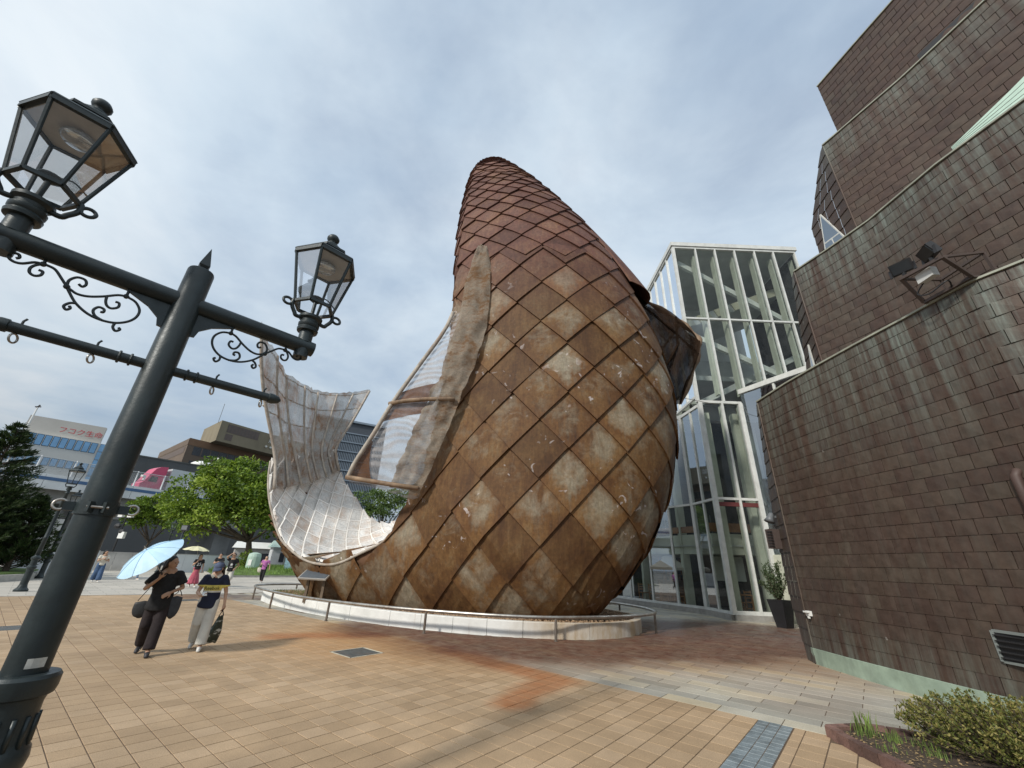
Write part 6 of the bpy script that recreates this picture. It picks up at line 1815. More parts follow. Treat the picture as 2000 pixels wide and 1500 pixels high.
shed((-27.5, 58, 0), (6, 3, 2.6), m_hoard, m_mintr, 'small white kiosk with a mint green roof seen under the big tree')
shed((-34, 60, 0), (5, 3, 2.4), m_hgrey, m_whp, 'grey kiosk with a white roof far behind the couple')
hut = tag(put(MB().lathe([(.55, 0), (.55, 1.5), (.5, 1.75), (.2, 1.85), (0, 1.88)], 16, (-23.2, 41.0, 0)), 'round_booth', mat('mint_booth', (0.42, 0.55, 0.47), .6), smooth=False), 'pale green round-topped booth behind the black-shirted pair', 'booth')
put(MB().box((-23.2, 40.46, 1.0), (.3, .06, .5)), 'panel', m_whp, hut)
ps = Vector((-20.3, 42, 0))
e = empty('poster_board', ps, 'small blue poster board beside the tree trunk', 'sign')
put(MB().box(ps+Vector((0, 0, 1.05)), (.9, .06, 1.3), rz=.5), 'board', mat('poster_blue', (0.30, 0.46, 0.52), .5, var=.3, scale=3), e)
for k in (-1, 1): put(MB().bar(ps+Vector((.4*k*.88, .4*k*.48, 0)), ps+Vector((.4*k*.88, .4*k*.48, 1.0)), .06, .06), 'leg', m_gm, e)

# ------------------------------------------------------------------ trees
m_bark = mat('tree_bark', (0.085, 0.065, 0.048), 0.9, var=0.35, scale=3, bump=0.6, bscale=8)
m_leafA = leaf_mat('camphor_leaf', (0.05, 0.095, 0.012), (0.15, 0.23, 0.028), (0.32, 0.40, 0.06))
m_leafB = leaf_mat('pale_leaf', (0.04, 0.075, 0.02), (0.10, 0.155, 0.04), (0.20, 0.27, 0.08))
def broadleaf(name, loc, H_, ctr, rad, nclump, per, leaf, matl, label, seed, lean=(0, 0), group='trees beyond the plaza'):
    r = random.Random(seed); L = Vector(loc); e = empty(name, L, label, 'tree', group)
    ctr = Vector(ctr); tk = MB(); fork = L+Vector((lean[0], lean[1], H_))
    tr_ = .022*rad[0]*2
    tk.tube(spline([L+Vector((0, 0, -.1)), L+Vector((lean[0]*.3, lean[1]*.3, H_*.5)), fork], 6), [tr_*(1.5-.7*i/12) for i in range(13)], 10)
    clumps = []
    while len(clumps) < nclump:
        d = rdir(r); q = r.random()**.45
        if d.z < -.55: continue
        c = ctr+Vector((d.x*rad[0]*q, d.y*rad[1]*q, d.z*rad[2]*q)); c += rdir(r)*.06*rad[0]
        clumps.append((c, r.uniform(.13, .26)*rad[0]))
    for c, cr_ in clumps[:11]:
        md = fork.lerp(c, .5)+Vector((0, 0, -.05*rad[2]))
        pts = spline([fork+rdir(r)*.05, md, c], 4); tk.tube(pts, [tr_*.62*(1-.8*i/(len(pts)-1)) for i in range(len(pts))], 6)
    put(tk, 'trunk', m_bark, e, smooth=True)
    lv = []
    for c, cr_ in clumps:
        base = r.uniform(.1, .75)
        for k in range(per):
            d = rdir(r); d.z = abs(d.z)*.9 if r.random() < .7 else d.z
            P = c+Vector((d.x*cr_, d.y*cr_, d.z*cr_*.72))*r.uniform(.55, 1.05)
            ld = (d+rdir(r)*.9).normalized(); n = (d*1.2+rdir(r)*.6+Vector((0, 0, .5))).normalized()
            lv.append((P, ld, n, leaf*r.uniform(.6, 1.3), leaf*r.uniform(.4, .8), min(1, max(0, base+r.uniform(-.25, .3)))))
    leaf_mesh(lv, 'crown', matl, e)
    return e
broadleaf('broadleaf_tree', (-26.0, 45.0, 0), 2.9, (-28.7, 45.6, 6.2), (6.6, 5.2, 4.7), 175, 210, .34, m_leafA, 'big bright green round-crowned tree standing on the lawn by the fish tail', 31, (-.6, .2))
broadleaf('broadleaf_tree', (-41.2, 50.0, 0), 2.4, (-41.6, 50.2, 5.3), (2.9, 2.6, 2.3), 46, 150, .30, m_leafA, 'smaller bent green tree growing in front of the viaduct pier', 32, (.5, 0))
broadleaf('broadleaf_tree', (-17.4, 60, 0), 4.5, (-17.3, 60, 8.2), (4.6, 4, 2.9), 60, 120, .30, m_leafB, 'pale airy tree seen through the gap under the fish fin', 33, (0, 0))
broadleaf('broadleaf_tree', (-30.5, 62, 0), 3.0, (-31, 62, 6.5), (4.5, 4, 3), 50, 130, .36, m_leafA, 'darker tree standing behind the big round-crowned one', 34, (0, 0))
broadleaf('broadleaf_tree', (-22.8, 52, 0), 3.4, (-22, 52, 5.2), (3.2, 3, 2.2), 34, 120, .32, m_leafB, 'slanting-trunked tree next to the fish tail', 35, (1.6, 0))

m_con = leaf_mat('conifer_needle', (0.012, 0.026, 0.008), (0.032, 0.058, 0.018), (0.085, 0.115, 0.035), .1)
def conifer(loc, H_, R0, label, seed):
    r = random.Random(seed); L = Vector(loc); e = empty('conifer', L, label, 'tree', 'conifers by the lamp posts')
    put(MB().tube([L, L+Vector((0, 0, H_*.95))], [.14, .03], 8), 'trunk', m_bark, e)
    lv = []; br = MB(); n = int(H_*55)
    for k in range(n):
        f = r.random()**1.15; z = .15+f*(H_-.2); a = r.uniform(0, 6.28); R1 = R0*(1-f)**.75*r.uniform(.7, 1.08)+.06
        d = Vector((math.cos(a), math.sin(a), 0)); b = L+Vector((0, 0, z)); tip = b+d*R1+Vector((0, 0, R1*.35)); 
        br.tube([b, tip], [.02, .005], 4)
        m_ = int(16+R1*40)
        for j in range(m_):
            t = r.uniform(.25, 1.05); P = b.lerp(tip, t)+rdir(r)*.07; ld = (d*.6+rdir(r)*.5+Vector((0, 0, .45))).normalized()
            lv.append((P, ld, rdir(r), r.uniform(.14, .30), r.uniform(.03, .07), min(1, r.random()*.6+.4*t*r.random())))
    put(br, 'branch', m_bark, e, fix=False); leaf_mesh(lv, 'crown', m_con, e)
conifer((-29.2, 23.4, .25), 8.0, 3.1, 'tall dark conifer at the edge of the raised bed', 41)
conifer((-27.6, 25.0, .25), 4.1, 2.0, 'shorter bushy conifer tucked behind the first lamp post', 42)
conifer((-31.5, 26.5, .25), 5.0, 2.3, 'dark conifer behind the tall one', 43)
# raised bed under the conifers, lawn under the big tree
m_lawn = mat('lawn', (0.10, 0.155, 0.035), 0.9, var=0.4, scale=1.5, grain=.3, gscale=12, bump=.8, bscale=15)
m_kerb = MATS['kerb_stone']
bedp = [Vector(p) for p in ((-24.6, 21.2, 0), (-25.6, 24.6, 0), (-29, 28.4, 0), (-36, 30, 0), (-40, 24, 0), (-32, 19, 0), (-27, 19, 0))]
rb_ = empty('raised_bed', (-31, 24, 0), 'stone-edged raised bed under the conifers', 'planting bed')
mb = MB(); mb.prism([(p.x, p.y) for p in bedp], 0, .30); put(mb, 'edging', m_kerb, rb_)
ci = Vector((-31, 24, 0)); mb = MB(); mb.prism([((p-ci)*.95+ci).to_tuple()[:2] for p in bedp], .30, .36); put(mb, 'turf', m_lawn, rb_)
lawnp = [Vector(p) for p in ((-22.2, 34.0, 0), (-17.5, 40.4, 0), (-13, 47, 0), (-18, 52, 0), (-30, 50, 0), (-29.0, 43, 0), (-25.5, 38.5, 0))]
mb = MB(); mb.prism([(p.x, p.y) for p in lawnp], 0, .12); tag(put(mb, 'lawn_kerb', m_kerb), kind='structure')
lc = Vector((-22, 43, 0)); rows = []
for f, z in ((.97, .13), (.8, .3), (.5, .5), (.0, .6)): rows.append([(p-lc)*f+lc+Vector((0, 0, z)) for p in lawnp])
mb = MB(); mb.grid(rows, closed=True); tag(put(mb, 'lawn', m_lawn), kind='structure')
rl = random.Random(77); gm = MB()
for k in range(9000):
    p, q = rl.choice(lawnp), rl.choice(lawnp); P = lc.lerp(p.lerp(q, rl.random()), rl.random()**.5*.95); hgt = .6*(1-min(1, (P-lc).length/8))+.12
    a = rl.uniform(0, 6.28); s_ = Vector((math.cos(a), math.sin(a), 0))*.03; h = rl.uniform(.08, .28)
    gm.add([P-s_+Vector((0, 0, hgt-.1)), P+s_+Vector((0, 0, hgt-.1)), P+s_.cross(Vector((0, 0, 1)))+Vector((0, 0, hgt+h))], [(0, 1, 2)])
o = put(gm, 'lawn_grass', mat('lawn_blade', (0.13, 0.22, 0.04), .8, var=.4, scale=2), fix=False); tag(o, 'rough grass growing on the mound under the big tree', 'grass', kind='stuff')
def bush(c, rad, label, seed, m):
    r = random.Random(seed); c = Vector(c); e = empty('bush', c, label, 'bush'); lv = []; tw_ = MB()
    for k in range(40):
        d = rdir(r); d.z = abs(d.z); P = c+Vector((d.x*rad[0], d.y*rad[1], d.z*rad[2]))*r.uniform(.5, 1); tw_.tube([c, P], [.02, .006], 4)
        for j in range(40): lv.append((P+rdir(r)*.22*rad[0], (rdir(r)+d).normalized(), (d+rdir(r)*.5).normalized(), r.uniform(.1, .2), r.uniform(.06, .1), r.random()))
    put(tw_, 'stem', m_twig, e, fix=False); leaf_mesh(lv, 'foliage', m, e)
bush((-24.5, 42, .45), (.9, .9, 1.5), 'yellow-green bush left of the big trunk on the mound', 51, m_leafA)
bush((-17.3, 41.5, .3), (1.5, 1.3, 1.5), 'leafy bush at the foot of the fish tail', 52, m_leafA)
bush((-20.8, 46.5, .45), (1.0, .9, 1.4), 'low bush behind the pink-shirted woman', 53, m_leafA)
# ------------------------------------------------------------------ people
def capsule(mb, a, b, ra, rb, ky=1.0, n=12):
    """tapered limb with round ends; ky flattens it along y"""
    a = Vector(a); b = Vector(b); d = (b-a); L = d.length
    if L < 1e-5: d = Vector((0, 0, 1)); L = 1e-5
    d = d/L; pts = []; rs = []
    for k in range(4): t = math.pi/2*k/4; pts.append(a-d*ra*math.cos(t)); rs.append(max(1e-4, ra*math.sin(t)))
    for k in range(5): f = k/4; pts.append(a+d*L*f); rs.append(lerp(ra, rb, f))
    for k in range(1, 5): t = math.pi/2*k/4; pts.append(b+d*rb*math.sin(t)); rs.append(max(1e-4, rb*math.cos(t)))
    ref = Vector((0, 1, 0)) if abs(d.y) < .9 else Vector((1, 0, 0))
    x = d.cross(ref).normalized(); y = d.cross(x)
    vs = [p+(x*math.cos(2*math.pi*k/n)+y*math.sin(2*math.pi*k/n)*ky)*r for p, r in zip(pts, rs) for k in range(n)]
    m = len(pts)
    mb.add(vs, [(i*n+k, i*n+(k+1) % n, (i+1)*n+(k+1) % n, (i+1)*n+k) for i in range(m-1) for k in range(n)]+[tuple(range(n-1, -1, -1)), tuple((m-1)*n+k for k in range(n))])
def blob(mb, name, matl, parent, voxel, smooth=3):
    o = put(mb, name, matl, parent, fix=True)
    r = o.modifiers.new('remesh', 'REMESH'); r.mode = 'VOXEL'; r.voxel_size = voxel; r.use_smooth_shade = True
    s = o.modifiers.new('smooth', 'SMOOTH'); s.factor = .5; s.iterations = smooth
    return o

def skin_mat(name, c): return mat(name, c, .55, var=.08, scale=8)
m_skinA = skin_mat('skin_tone_light', (0.50, 0.31, 0.21)); m_skinB = skin_mat('skin_tone_tan', (0.40, 0.235, 0.15))
m_hair = mat('black_hair', (0.012, 0.010, 0.010), .45, var=.3, scale=20)
m_black = mat('black_cloth', (0.011, 0.011, 0.012), .9, var=.3, scale=6, bump=.4, bscale=14)
m_plum = mat('black_plum_cloth', (0.018, 0.012, 0.013), .9, var=.3, scale=6, bump=.5, bscale=12)
m_denim = mat('blue_denim', (0.055, 0.10, 0.19), .9, var=.3, scale=6)
m_denim2 = mat('grey_denim', (0.13, 0.18, 0.25), .9, var=.3, scale=6)
m_creamc = mat('cream_cloth', (0.60, 0.56, 0.47), .9, var=.1, scale=8)
m_offwh = mat('offwhite_cotton', (0.58, 0.56, 0.50), .9, var=.12, scale=5, bump=.6, bscale=9)
m_pinkc = mat('rose_cloth', (0.42, 0.09, 0.13), .9, var=.2, scale=6)
m_mauve = mat('mauve_cloth', (0.42, 0.14, 0.36), .9, var=.15, scale=6)
m_shoe = mat('white_shoe', (0.62, 0.61, 0.58), .6, var=.1, scale=10)
m_shoed = mat('dark_shoe', (0.03, 0.03, 0.035), .6, var=.2, scale=10)
m_navycap = mat('washed_navy_cap', (0.07, 0.09, 0.15), .9, var=.25, scale=10)
m_eye = mat('dark_eye', (0.02, 0.015, 0.012), .3); m_lip = mat('lip', (0.32, 0.11, 0.09), .5)

def hand(mb, w, d, up, s=1.0, curl=.6, side=1):
    """palm plus five unequal, bent fingers; w wrist, d pointing direction, up = back of the hand"""
    w = Vector(w); d = Vector(d).normalized(); up = Vector(up); up = (up-d*up.dot(d)).normalized(); x = d.cross(up)*side
    capsule(mb, w, w+d*.045*s, .026*s, .034*s, .6); capsule(mb, w+d*.03*s-x*.018*s, w+d*.075*s-x*.022*s, .02*s, .019*s, .7); capsule(mb, w+d*.03*s+x*.018*s, w+d*.075*s+x*.022*s, .02*s, .019*s, .7)
    for k, (o, L) in enumerate(((-.030, .068), (-.010, .080), (.010, .075), (.030, .058))):
        p0 = w+d*.078*s+x*o*s; d1 = (d-up*curl*.5).normalized(); p1 = p0+d1*L*.45*s; d2 = (d-up*curl*1.6).normalized(); p2 = p1+d2*L*.55*s
        capsule(mb, p0, p1, .0095*s, .0088*s, 1, 8); capsule(mb, p1, p2, .0088*s, .0075*s, 1, 8)
    t0 = w+d*.022*s-x*.028*s; t1 = t0+(d*.7-x*.8-up*.2).normalized()*.04*s; t2 = t1+(d*.95-x*.2-up*.5).normalized()*.032*s
    capsule(mb, t0, t1, .0125*s, .011*s, 1, 8); capsule(mb, t1, t2, .011*s, .0088*s, 1, 8)

def person(label, loc, rz, S, J, top, bottom, skin, hair, shoes, voxel=.014, head_yaw=0.0, head_pitch=0.0, sleeve=.55, fullness=1.0, leg='trousers', group='people on the plaza', extra=None, hairlen=.0, topmat2=None):
    """J: joint positions in a 1.6 m figure facing -y; S scales to the person's height"""
    e = empty('person', (0, 0, 0), label, 'person', group)
    V = lambda p: Vector(p)*S
    hc = V(J['head']); nk = V(J['neck']); HM = Matrix.Rotation(head_yaw, 3, 'Z') @ Matrix.Rotation(head_pitch, 3, 'X')
    b = MB()
    b.ell(hc, (.072*S, .088*S, .108*S), 16, 12, M=HM)
    capsule(b, hc+HM @ V((0, -.02, -.05)), hc+HM @ V((0, -.042, -.078)), .05*S, .034*S)            # jaw and chin
    capsule(b, hc+HM @ V((0, -.082, .008)), hc+HM @ V((0, -.102, -.022)), .011*S, .015*S, 1, 8)      # nose
    capsule(b, hc+HM @ V((0, -.08, -.052)), hc+HM @ V((0, -.083, -.054)), .018*S, .018*S, 1, 8)
    for s in (-1, 1):
        b.ell(hc+HM @ V((.074*s, .0, -.005)), (.012*S, .022*S, .032*S), 8, 6, M=HM)
        b.ell(hc+HM @ V((.032*s, -.072, .026)), (.024*S, .016*S, .010*S), 8, 6, M=HM)              # brow
    capsule(b, nk, hc+V((0, .01, -.06)), .052*S, .046*S)
    capsule(b, V((0, 0, 1.0)), nk+V((0, 0, -.06)), .12*S, .13*S, .7)
    for sd_, k in (('L', 1), ('R', -1)):
        sh, el, wr = V(J['sh'+sd_]), V(J['el'+sd_]), V(J['wr'+sd_])
        capsule(b, nk+V((0, 0, -.07)), sh, .06*S, .058*S); capsule(b, sh, el, .047*S, .036*S); capsule(b, el, wr, .036*S, .024*S)
        hand(b, wr, J.get('hd'+sd_, tuple(wr-el)), J.get('hu'+sd_, (k*.6, -.4, .6)), S*.98, J.get('curl'+sd_, .7), k)
        hp, kn, an, toe = V(J['hp'+sd_]), V(J['kn'+sd_]), V(J['an'+sd_]), V(J['toe'+sd_])
        capsule(b, V((0, 0, .95)), hp, .11*S, .085*S); capsule(b, hp, kn, .08*S, .052*S); capsule(b, kn, an, .054*S, .036*S); capsule(b, an, toe, .036*S, .03*S)
    body = blob(b, 'body', skin, e, voxel*.72, 2)
    fe = MB()
    for s in (-1, 1): fe.ell(hc+HM @ V((.031*s, -.083, .006)), (.0135*S, .006*S, .0065*S), 8, 6, M=HM)
    put(fe, 'eyes', m_eye, e)
    put(MB().ell(hc+HM @ V((0, -.096, -.056)), (.022*S, .007*S, .008*S), 8, 6, M=HM), 'mouth', m_lip, e)
    # hair
    h = MB(); h.ell(hc+HM @ V((0, .016, .022)), (.084*S, .096*S, .108*S), 14, 10, M=HM)
    for s in (-1, 1): capsule(h, hc+HM @ V((.066*s, .0, .05)), hc+HM @ V((.074*s, .03, -.04-hairlen*.3)), .032*S, .026*S)
    if hairlen: 
        for s in (-1, 0, 1): capsule(h, hc+HM @ V((.045*s, .06, .0)), hc+HM @ V((.07*s, .085, -.08-hairlen)), .05*S, .03*S, .8)
    # keep the face clear: hair shell cut in front
    hv = []
    ho = blob(h, 'hair', hair, e, voxel*.9, 2)
    ho.location = HM @ Vector((0, .018*S, .012*S))
    # shirt
    t = MB()
    hemz = J.get('hem', .78)
    prof_ = [(hemz, .158*fullness, .128*fullness), (hemz+.05, .164*fullness, .132*fullness), (.95, .150*(1+(fullness-1)*.7), .118*(1+(fullness-1)*.7)), (1.08, .150*(1+(fullness-1)*.5), .120*(1+(fullness-1)*.4)), (1.18, .158, .122), (1.26, .150, .108), (1.315, .105, .085), (1.36, .068, .066)]
    rows_ = []
    for i_, (z_, rx_, ry_) in enumerate(prof_):
        wob_ = .010*math.sin(i_*2.1)
        rows_.append([V((rx_*math.cos(a_)+wob_*math.sin(3*a_), ry_*math.sin(a_)*(1+.05*math.sin(5*a_+i_))-.004, z_+.012*math.sin(2*a_+1)*(i_ == 0))) for a_ in [2*math.pi*k_/28 for k_ in range(28)]])
    t.grid(rows_, closed=True); t.f.append(tuple(range(27, -1, -1))); t.f.append(tuple((len(rows_)-1)*28+k_ for k_ in range(28)))
    for sd_, k in (('L', 1), ('R', -1)):
        sh, el = V(J['sh'+sd_]), V(J['el'+sd_])
        capsule(t, nk+V((0, 0, -.075)), sh, .066*S, .072*S); t.tube([sh, sh.lerp(el, sleeve*.5), sh.lerp(el, sleeve)], [.068*S, .070*S*fullness, .078*S*fullness], 14); t.ell(sh, .069*S, 12, 8)
        if sleeve > .9: capsule(t, el, V(J['wr'+sd_]).lerp(el, .12), .05*S, .036*S)
    to = blob(t, 'shirt', top, e, voxel)
    # lower garment
    q = MB(); w0, w1, w2 = J.get('legw', (.098, .085, .085))
    capsule(q, V((-.06, 0, .90)), V((.06, 0, .90)), .118*S, .118*S, .9)
    if leg == 'skirt':
        a_ = (V(J['anL'])+V(J['anR']))/2
        for k in range(10):
            an_ = 2*math.pi*k/10; capsule(q, V((0, 0, .92)), Vector((a_.x+math.cos(an_)*.20*S, a_.y+math.sin(an_)*.17*S, .22*S)), .10*S, .075*S)
    else:
        end = .98 if leg == 'trousers' else .0
        for sd_ in 'LR':
            hp, kn, an = V(J['hp'+sd_]), V(J['kn'+sd_]), V(J['an'+sd_])
            capsule(q, hp, kn, w0*S, w1*S)
            if leg == 'trousers': q.tube([kn.lerp(hp, .06), kn.lerp(an, .3), kn.lerp(an, .65), kn.lerp(an, .96)], [w1*S*.98, w1*S, lerp(w1, w2, .6)*S, w2*S], 16)
            elif leg == 'shorts': q.tube([kn.lerp(hp, .4), kn.lerp(hp, .02)], [w1*S, w1*S*1.15], 14)
    blob(q, 'skirt' if leg == 'skirt' else ('shorts' if leg == 'shorts' else 'trousers'), bottom, e, voxel)
    for sd_ in 'LR':
        an, toe = V(J['an'+sd_]), V(J['toe'+sd_]); s_ = MB(); dr = (toe-an); dr.z = 0; dr = dr.normalized(); tz = Vector((0, 0, toe.z))
        capsule(s_, an+Vector((0, 0, -.03*S))-dr*.03*S, Vector((toe.x, toe.y, toe.z))+dr*.03*S, .045*S, .036*S, .95)
        capsule(s_, Vector((an.x, an.y, an.z-.052*S))-dr*.05*S, Vector((toe.x, toe.y, toe.z-.02*S))+dr*.05*S, .032*S, .026*S, 1.3)
        blob(s_, 'shoe', shoes, e, voxel*.7, 2)
    if extra: extra(e, V, HM, hc, to)
    e.location = loc; e.rotation_euler = (0, 0, rz); bpy.context.view_layer.update()
    return e

def walkJ(step=.5, **kw):
    s = step
    J = dict(head=(0, -.015, 1.49), neck=(0, 0, 1.365), shL=(.165, 0, 1.30), shR=(-.165, 0, 1.30), elL=(.235, .03, 1.05), elR=(-.235, -.02, 1.05), wrL=(.25, -.05, .82), wrR=(-.25, -.1, .83),
             hpL=(.085, 0, .86), hpR=(-.085, 0, .86), knL=(.09, -.10*s*2, .47), knR=(-.09, .03*s, .47), anL=(.09, -.22*s*2+.02, .085), anR=(-.09, .26*s*2, .13), toeL=(.10, -.22*s*2-.10, .045), toeR=(-.10, .26*s*2-.10, .05))
    J.update(kw); return J
def world_of(e, p): return e.matrix_world @ Vector(p)

# -- woman under the blue umbrella
S1_ = 1.02
J1 = walkJ(.5, elR=(-.27, -.10, 1.06), wrR=(-.10, -.24, 1.24), hdR=(.15, -.1, 1), huR=(-.5, -1, .2), curlR=1.3, elL=(.27, .02, 1.07), wrL=(.13, -.19, 1.00), hdL=(-.5, -.4, -.3), huL=(.3, -.8, .5), hem=.70, legw=(.10, .094, .092))
w1 = person('woman in a loose black shirt and wide black trousers walking under a blue umbrella', (-6.52, 8.78, 0), .55, S1_, J1, m_black, m_plum, m_skinB, m_hair, m_shoed, .013, head_yaw=.85, fullness=1.22, sleeve=.75, hairlen=.10)
m_umb = mat('pale_blue_nylon', (0.46, 0.66, 0.80), .55, var=.06, scale=4)
def umbrella(name, apexdir, hub, R, depth, handle, matl, label, n=8, edge=None):
    ax = Vector(apexdir).normalized(); hub = Vector(hub); x = ax.orthogonal().normalized(); y = ax.cross(x)
    e = empty(name, handle, label, 'umbrella')
    def P(r, a): 
        k = abs((a/(2*math.pi)*n) % 1-.5)*2          # 1 on ribs, 0 between
        rr = r*(1-.05*(1-k)*r); z = -depth*(r**1.8)-.018*(1-k)*r+.01*k*r
        return hub+(x*math.cos(a)+y*math.sin(a))*R*rr+ax*z
    rows = [[P(max(r/10, .001), 2*math.pi*i/(n*6)) for i in range(n*6)] for r in range(11)]
    mb = MB(); mb.grid(rows, closed=True); o = put(mb, 'canopy', matl, e, smooth=False)
    sm = o.modifiers.new('thick', 'SOLIDIFY'); sm.thickness = .004
    for i in range(n):
        a = 2*math.pi*i/n
        put(MB().tube([P(r/6, a)-ax*.012 for r in range(7)], .004, 5), 'rib', m_alu, e)
        put(MB().tube([P(r/6, a)+ax*.004 for r in range(7)], .006, 5), 'seam', matl, e)
    put(MB().tube([hub+ax*.05, hub-ax*.1, Vector(handle)], .007, 8), 'shaft', m_alu, e)
    d = (Vector(handle)-hub).normalized()
    put(MB().tube([Vector(handle)-d*.06, Vector(handle)+d*.07], .015, 10), 'handle', m_blk, e)
    put(MB().tube([hub+ax*.03, hub+ax*.09], [.012, .004], 8), 'ferrule', m_alu, e)
    return e
hw = world_of(w1, Vector(J1['wrR'])*S1_+Vector((.01, -.02, .07)))
AXU = Vector((-.30, -.62, .72)).normalized()
umbrella('umbrella', AXU, hw+AXU*.56, .51, .19, hw, m_umb, 'pale blue umbrella held tilted over the woman in black')
def bag(name, P, size, ex, m, label, strap, sag=.25):
    """soft tote: lens-shaped pouch with a strap"""
    P = Vector(P); ex = Vector(ex).normalized(); ey = Vector((-ex.y, ex.x, 0)); e = empty(name, P, label, 'bag'); rows = []
    for k in range(9):
        f = k/8; z = lerp(-size[2], 0, f); wv = size[0]*max(.12, math.sqrt(max(0, 1-(1-f)**2.6)))*(1-.22*f); th = size[1]*(.15+.85*math.sqrt(max(0, f*(1.12-f)))*1.6*.6)
        rows.append([P+ex*wv/2*math.cos(a)+ey*th/2*math.sin(a)+Vector((0, 0, z-sag*.1*abs(math.cos(a)))) for a in [2*math.pi*i/16 for i in range(16)]])
    mb = MB(); mb.grid(rows, closed=True); mb.f.append(tuple(range(15, -1, -1))); mb.f.append(tuple(8*16+k for k in range(16)))
    put(mb, 'pouch', m, e, smooth=True)
    put(MB().tube(spline([P+ex*size[0]*.30]+[Vector(s) for s in strap]+[P-ex*size[0]*.30], 6), .007, 6), 'strap', m, e, smooth=True)
    return e
m_bagb = mat('black_nylon_bag', (0.02, 0.022, 0.025), .6, var=.25, scale=9, bump=.4, bscale=15)
m_bagg = mat('charcoal_canvas_bag', (0.038, 0.042, 0.048), .85, var=.25, scale=9, bump=.3, bscale=20)
bag('shoulder_bag', world_of(w1, (-.24, .08, .86)), (.34, .13, .26), (.85, .5, 0), m_bagb, 'slouchy black bag slung at the hip of the woman in black', [world_of(w1, (-.20, .10, 1.15)), world_of(w1, (-.12, .06, 1.36)), world_of(w1, (-.18, -.06, 1.18))])
bag('tote_bag', world_of(w1, (.24, -.04, .95)), (.24, .10, .36), (.75, .65, 0), m_bagg, 'charcoal tote bag on the arm of the woman in black', [world_of(w1, (.26, .0, 1.04)), world_of(w1, (.22, -.06, 1.05)), world_of(w1, (.24, -.1, 1.02))])

# -- woman in the striped polo and cap
def shirt_stripes():
    m = bpy.data.materials.new('navy_yellow_polo'); m.use_nodes = True; g = NT(m.node_tree)
    oc = g.n('ShaderNodeTexCoord').outputs['Object']; z = g.n('ShaderNodeSeparateXYZ', oc).outputs[2]
    k = lambda v: v*.97/2
    c = g.ramp(g.math('MULTIPLY', z, .5), [(0, (.012, .016, .038)), (k(1.03), (.62, .61, .56)), (k(1.062), (.66, .55, .13)), (k(1.165), (.012, .016, .038))], 'CONSTANT')
    c = g.mix(1.0, c, g.ramp(g.noise(g.pos(), 7, 4), [(.3, .8), (.7, 1.15)]), 'MULTIPLY')
    b = g.n('ShaderNodeBsdfPrincipled'); g.set(b, 'Base Color', c); g.set(b, 'Roughness', .9)
    bn = g.n('ShaderNodeBump'); g.set(bn, 'Strength', .4); g.set(bn, 'Distance', .02); g.set(bn, 'Height', g.noise(g.pos(), 12, 4)); g.set(b, 'Normal', bn.outputs[0])
    g.n('ShaderNodeOutputMaterial', b); return m
S2_ = .97
def cap_extra(e, V, HM, hc, to):
    c = MB(); rows = []
    for k in range(7):
        th = math.pi/2*k/6; rows.append([hc+HM @ V((.098*math.cos(th)*math.cos(a), .012+.108*math.cos(th)*math.sin(a), .030+.098*math.sin(th))) for a in [2*math.pi*i/20 for i in range(20)]])
    c.grid(rows, closed=True); cp = put(c, 'cap', m_navycap, e, smooth=True)
    br = MB(); rr = [[hc+HM @ V((.085*math.sin(a)*(1+.12*t), -.092*math.cos(a)-.085*t*math.cos(a)**.6+.0, .034-.032*t-.02*abs(math.sin(a))*t)) for a in [(-1+2*i/12)*1.25 for i in range(13)]] for t in (0, .33, .66, 1)]
    br.grid(rr); o = put(br, 'brim', m_navycap, cp, smooth=True); s_ = o.modifiers.new('thick', 'SOLIDIFY'); s_.thickness = .006
    # collar and lettering on the chest
    cl = MB()
    for s in (-1, 1): cl.add([V((.012*s, -.105, 1.335)), V((.085*s, -.045, 1.385)), V((.10*s, -.055, 1.345)), V((.05*s, -.118, 1.295))], [(0, 1, 2, 3)])
    o = put(cl, 'collar', m_creamc, to); s_ = o.modifiers.new('thick', 'SOLIDIFY'); s_.thickness = .008
    cu = bpy.data.curves.new('tmp', 'FONT'); cu.body = 'Reebok'; cu.size = .085; cu.align_x = 'CENTER'; cu.resolution_u = 3; cu.offset = .0012
    tob = bpy.data.objects.new('tmp', cu); COL.objects.link(tob)
    me = bpy.data.meshes.new_from_object(tob.evaluated_get(bpy.context.evaluated_depsgraph_get())); bpy.data.objects.remove(tob); bpy.data.curves.remove(cu)
    bm = bmesh.new(); bm.from_mesh(me); bmesh.ops.triangulate(bm, faces=bm.faces); bmesh.ops.subdivide_edges(bm, edges=[q for q in bm.edges if q.calc_length() > .02], cuts=2, use_grid_fill=False); bm.to_mesh(me); bm.free()
    t = MB()
    for v in me.vertices:
        x = v.co.x; y = -.150*S2_*1.08*math.sqrt(max(.1, 1-(x/.26)**2))-.006; t.v.append(Vector((x, y, 1.083*S2_+v.co.y)))
    t.f = [tuple(p.vertices) for p in me.polygons]; bpy.data.meshes.remove(me)
    put(t, 'chest_lettering', m_black, to, fix=False)
J2 = walkJ(.42, elR=(-.245, -.02, 1.03), wrR=(-.16, -.24, .985), hdR=(.8, -.5, .05), huR=(0, .2, -1), curlR=.8, elL=(.25, .05, 1.03), wrL=(.29, -.02, .80), hdL=(.08, -.05, -1), curlL=1.2, hem=.74, legw=(.11, .10, .10))
w2 = person('woman in a navy and yellow striped polo, cap and white trousers looking at a phone', (-5.98, 9.38, 0), .45, S2_, J2, shirt_stripes(), m_offwh, m_skinA, m_hair, m_shoe, .013, head_yaw=-.25, head_pitch=.32, fullness=1.15, sleeve=.62, hairlen=.22, extra=cap_extra)
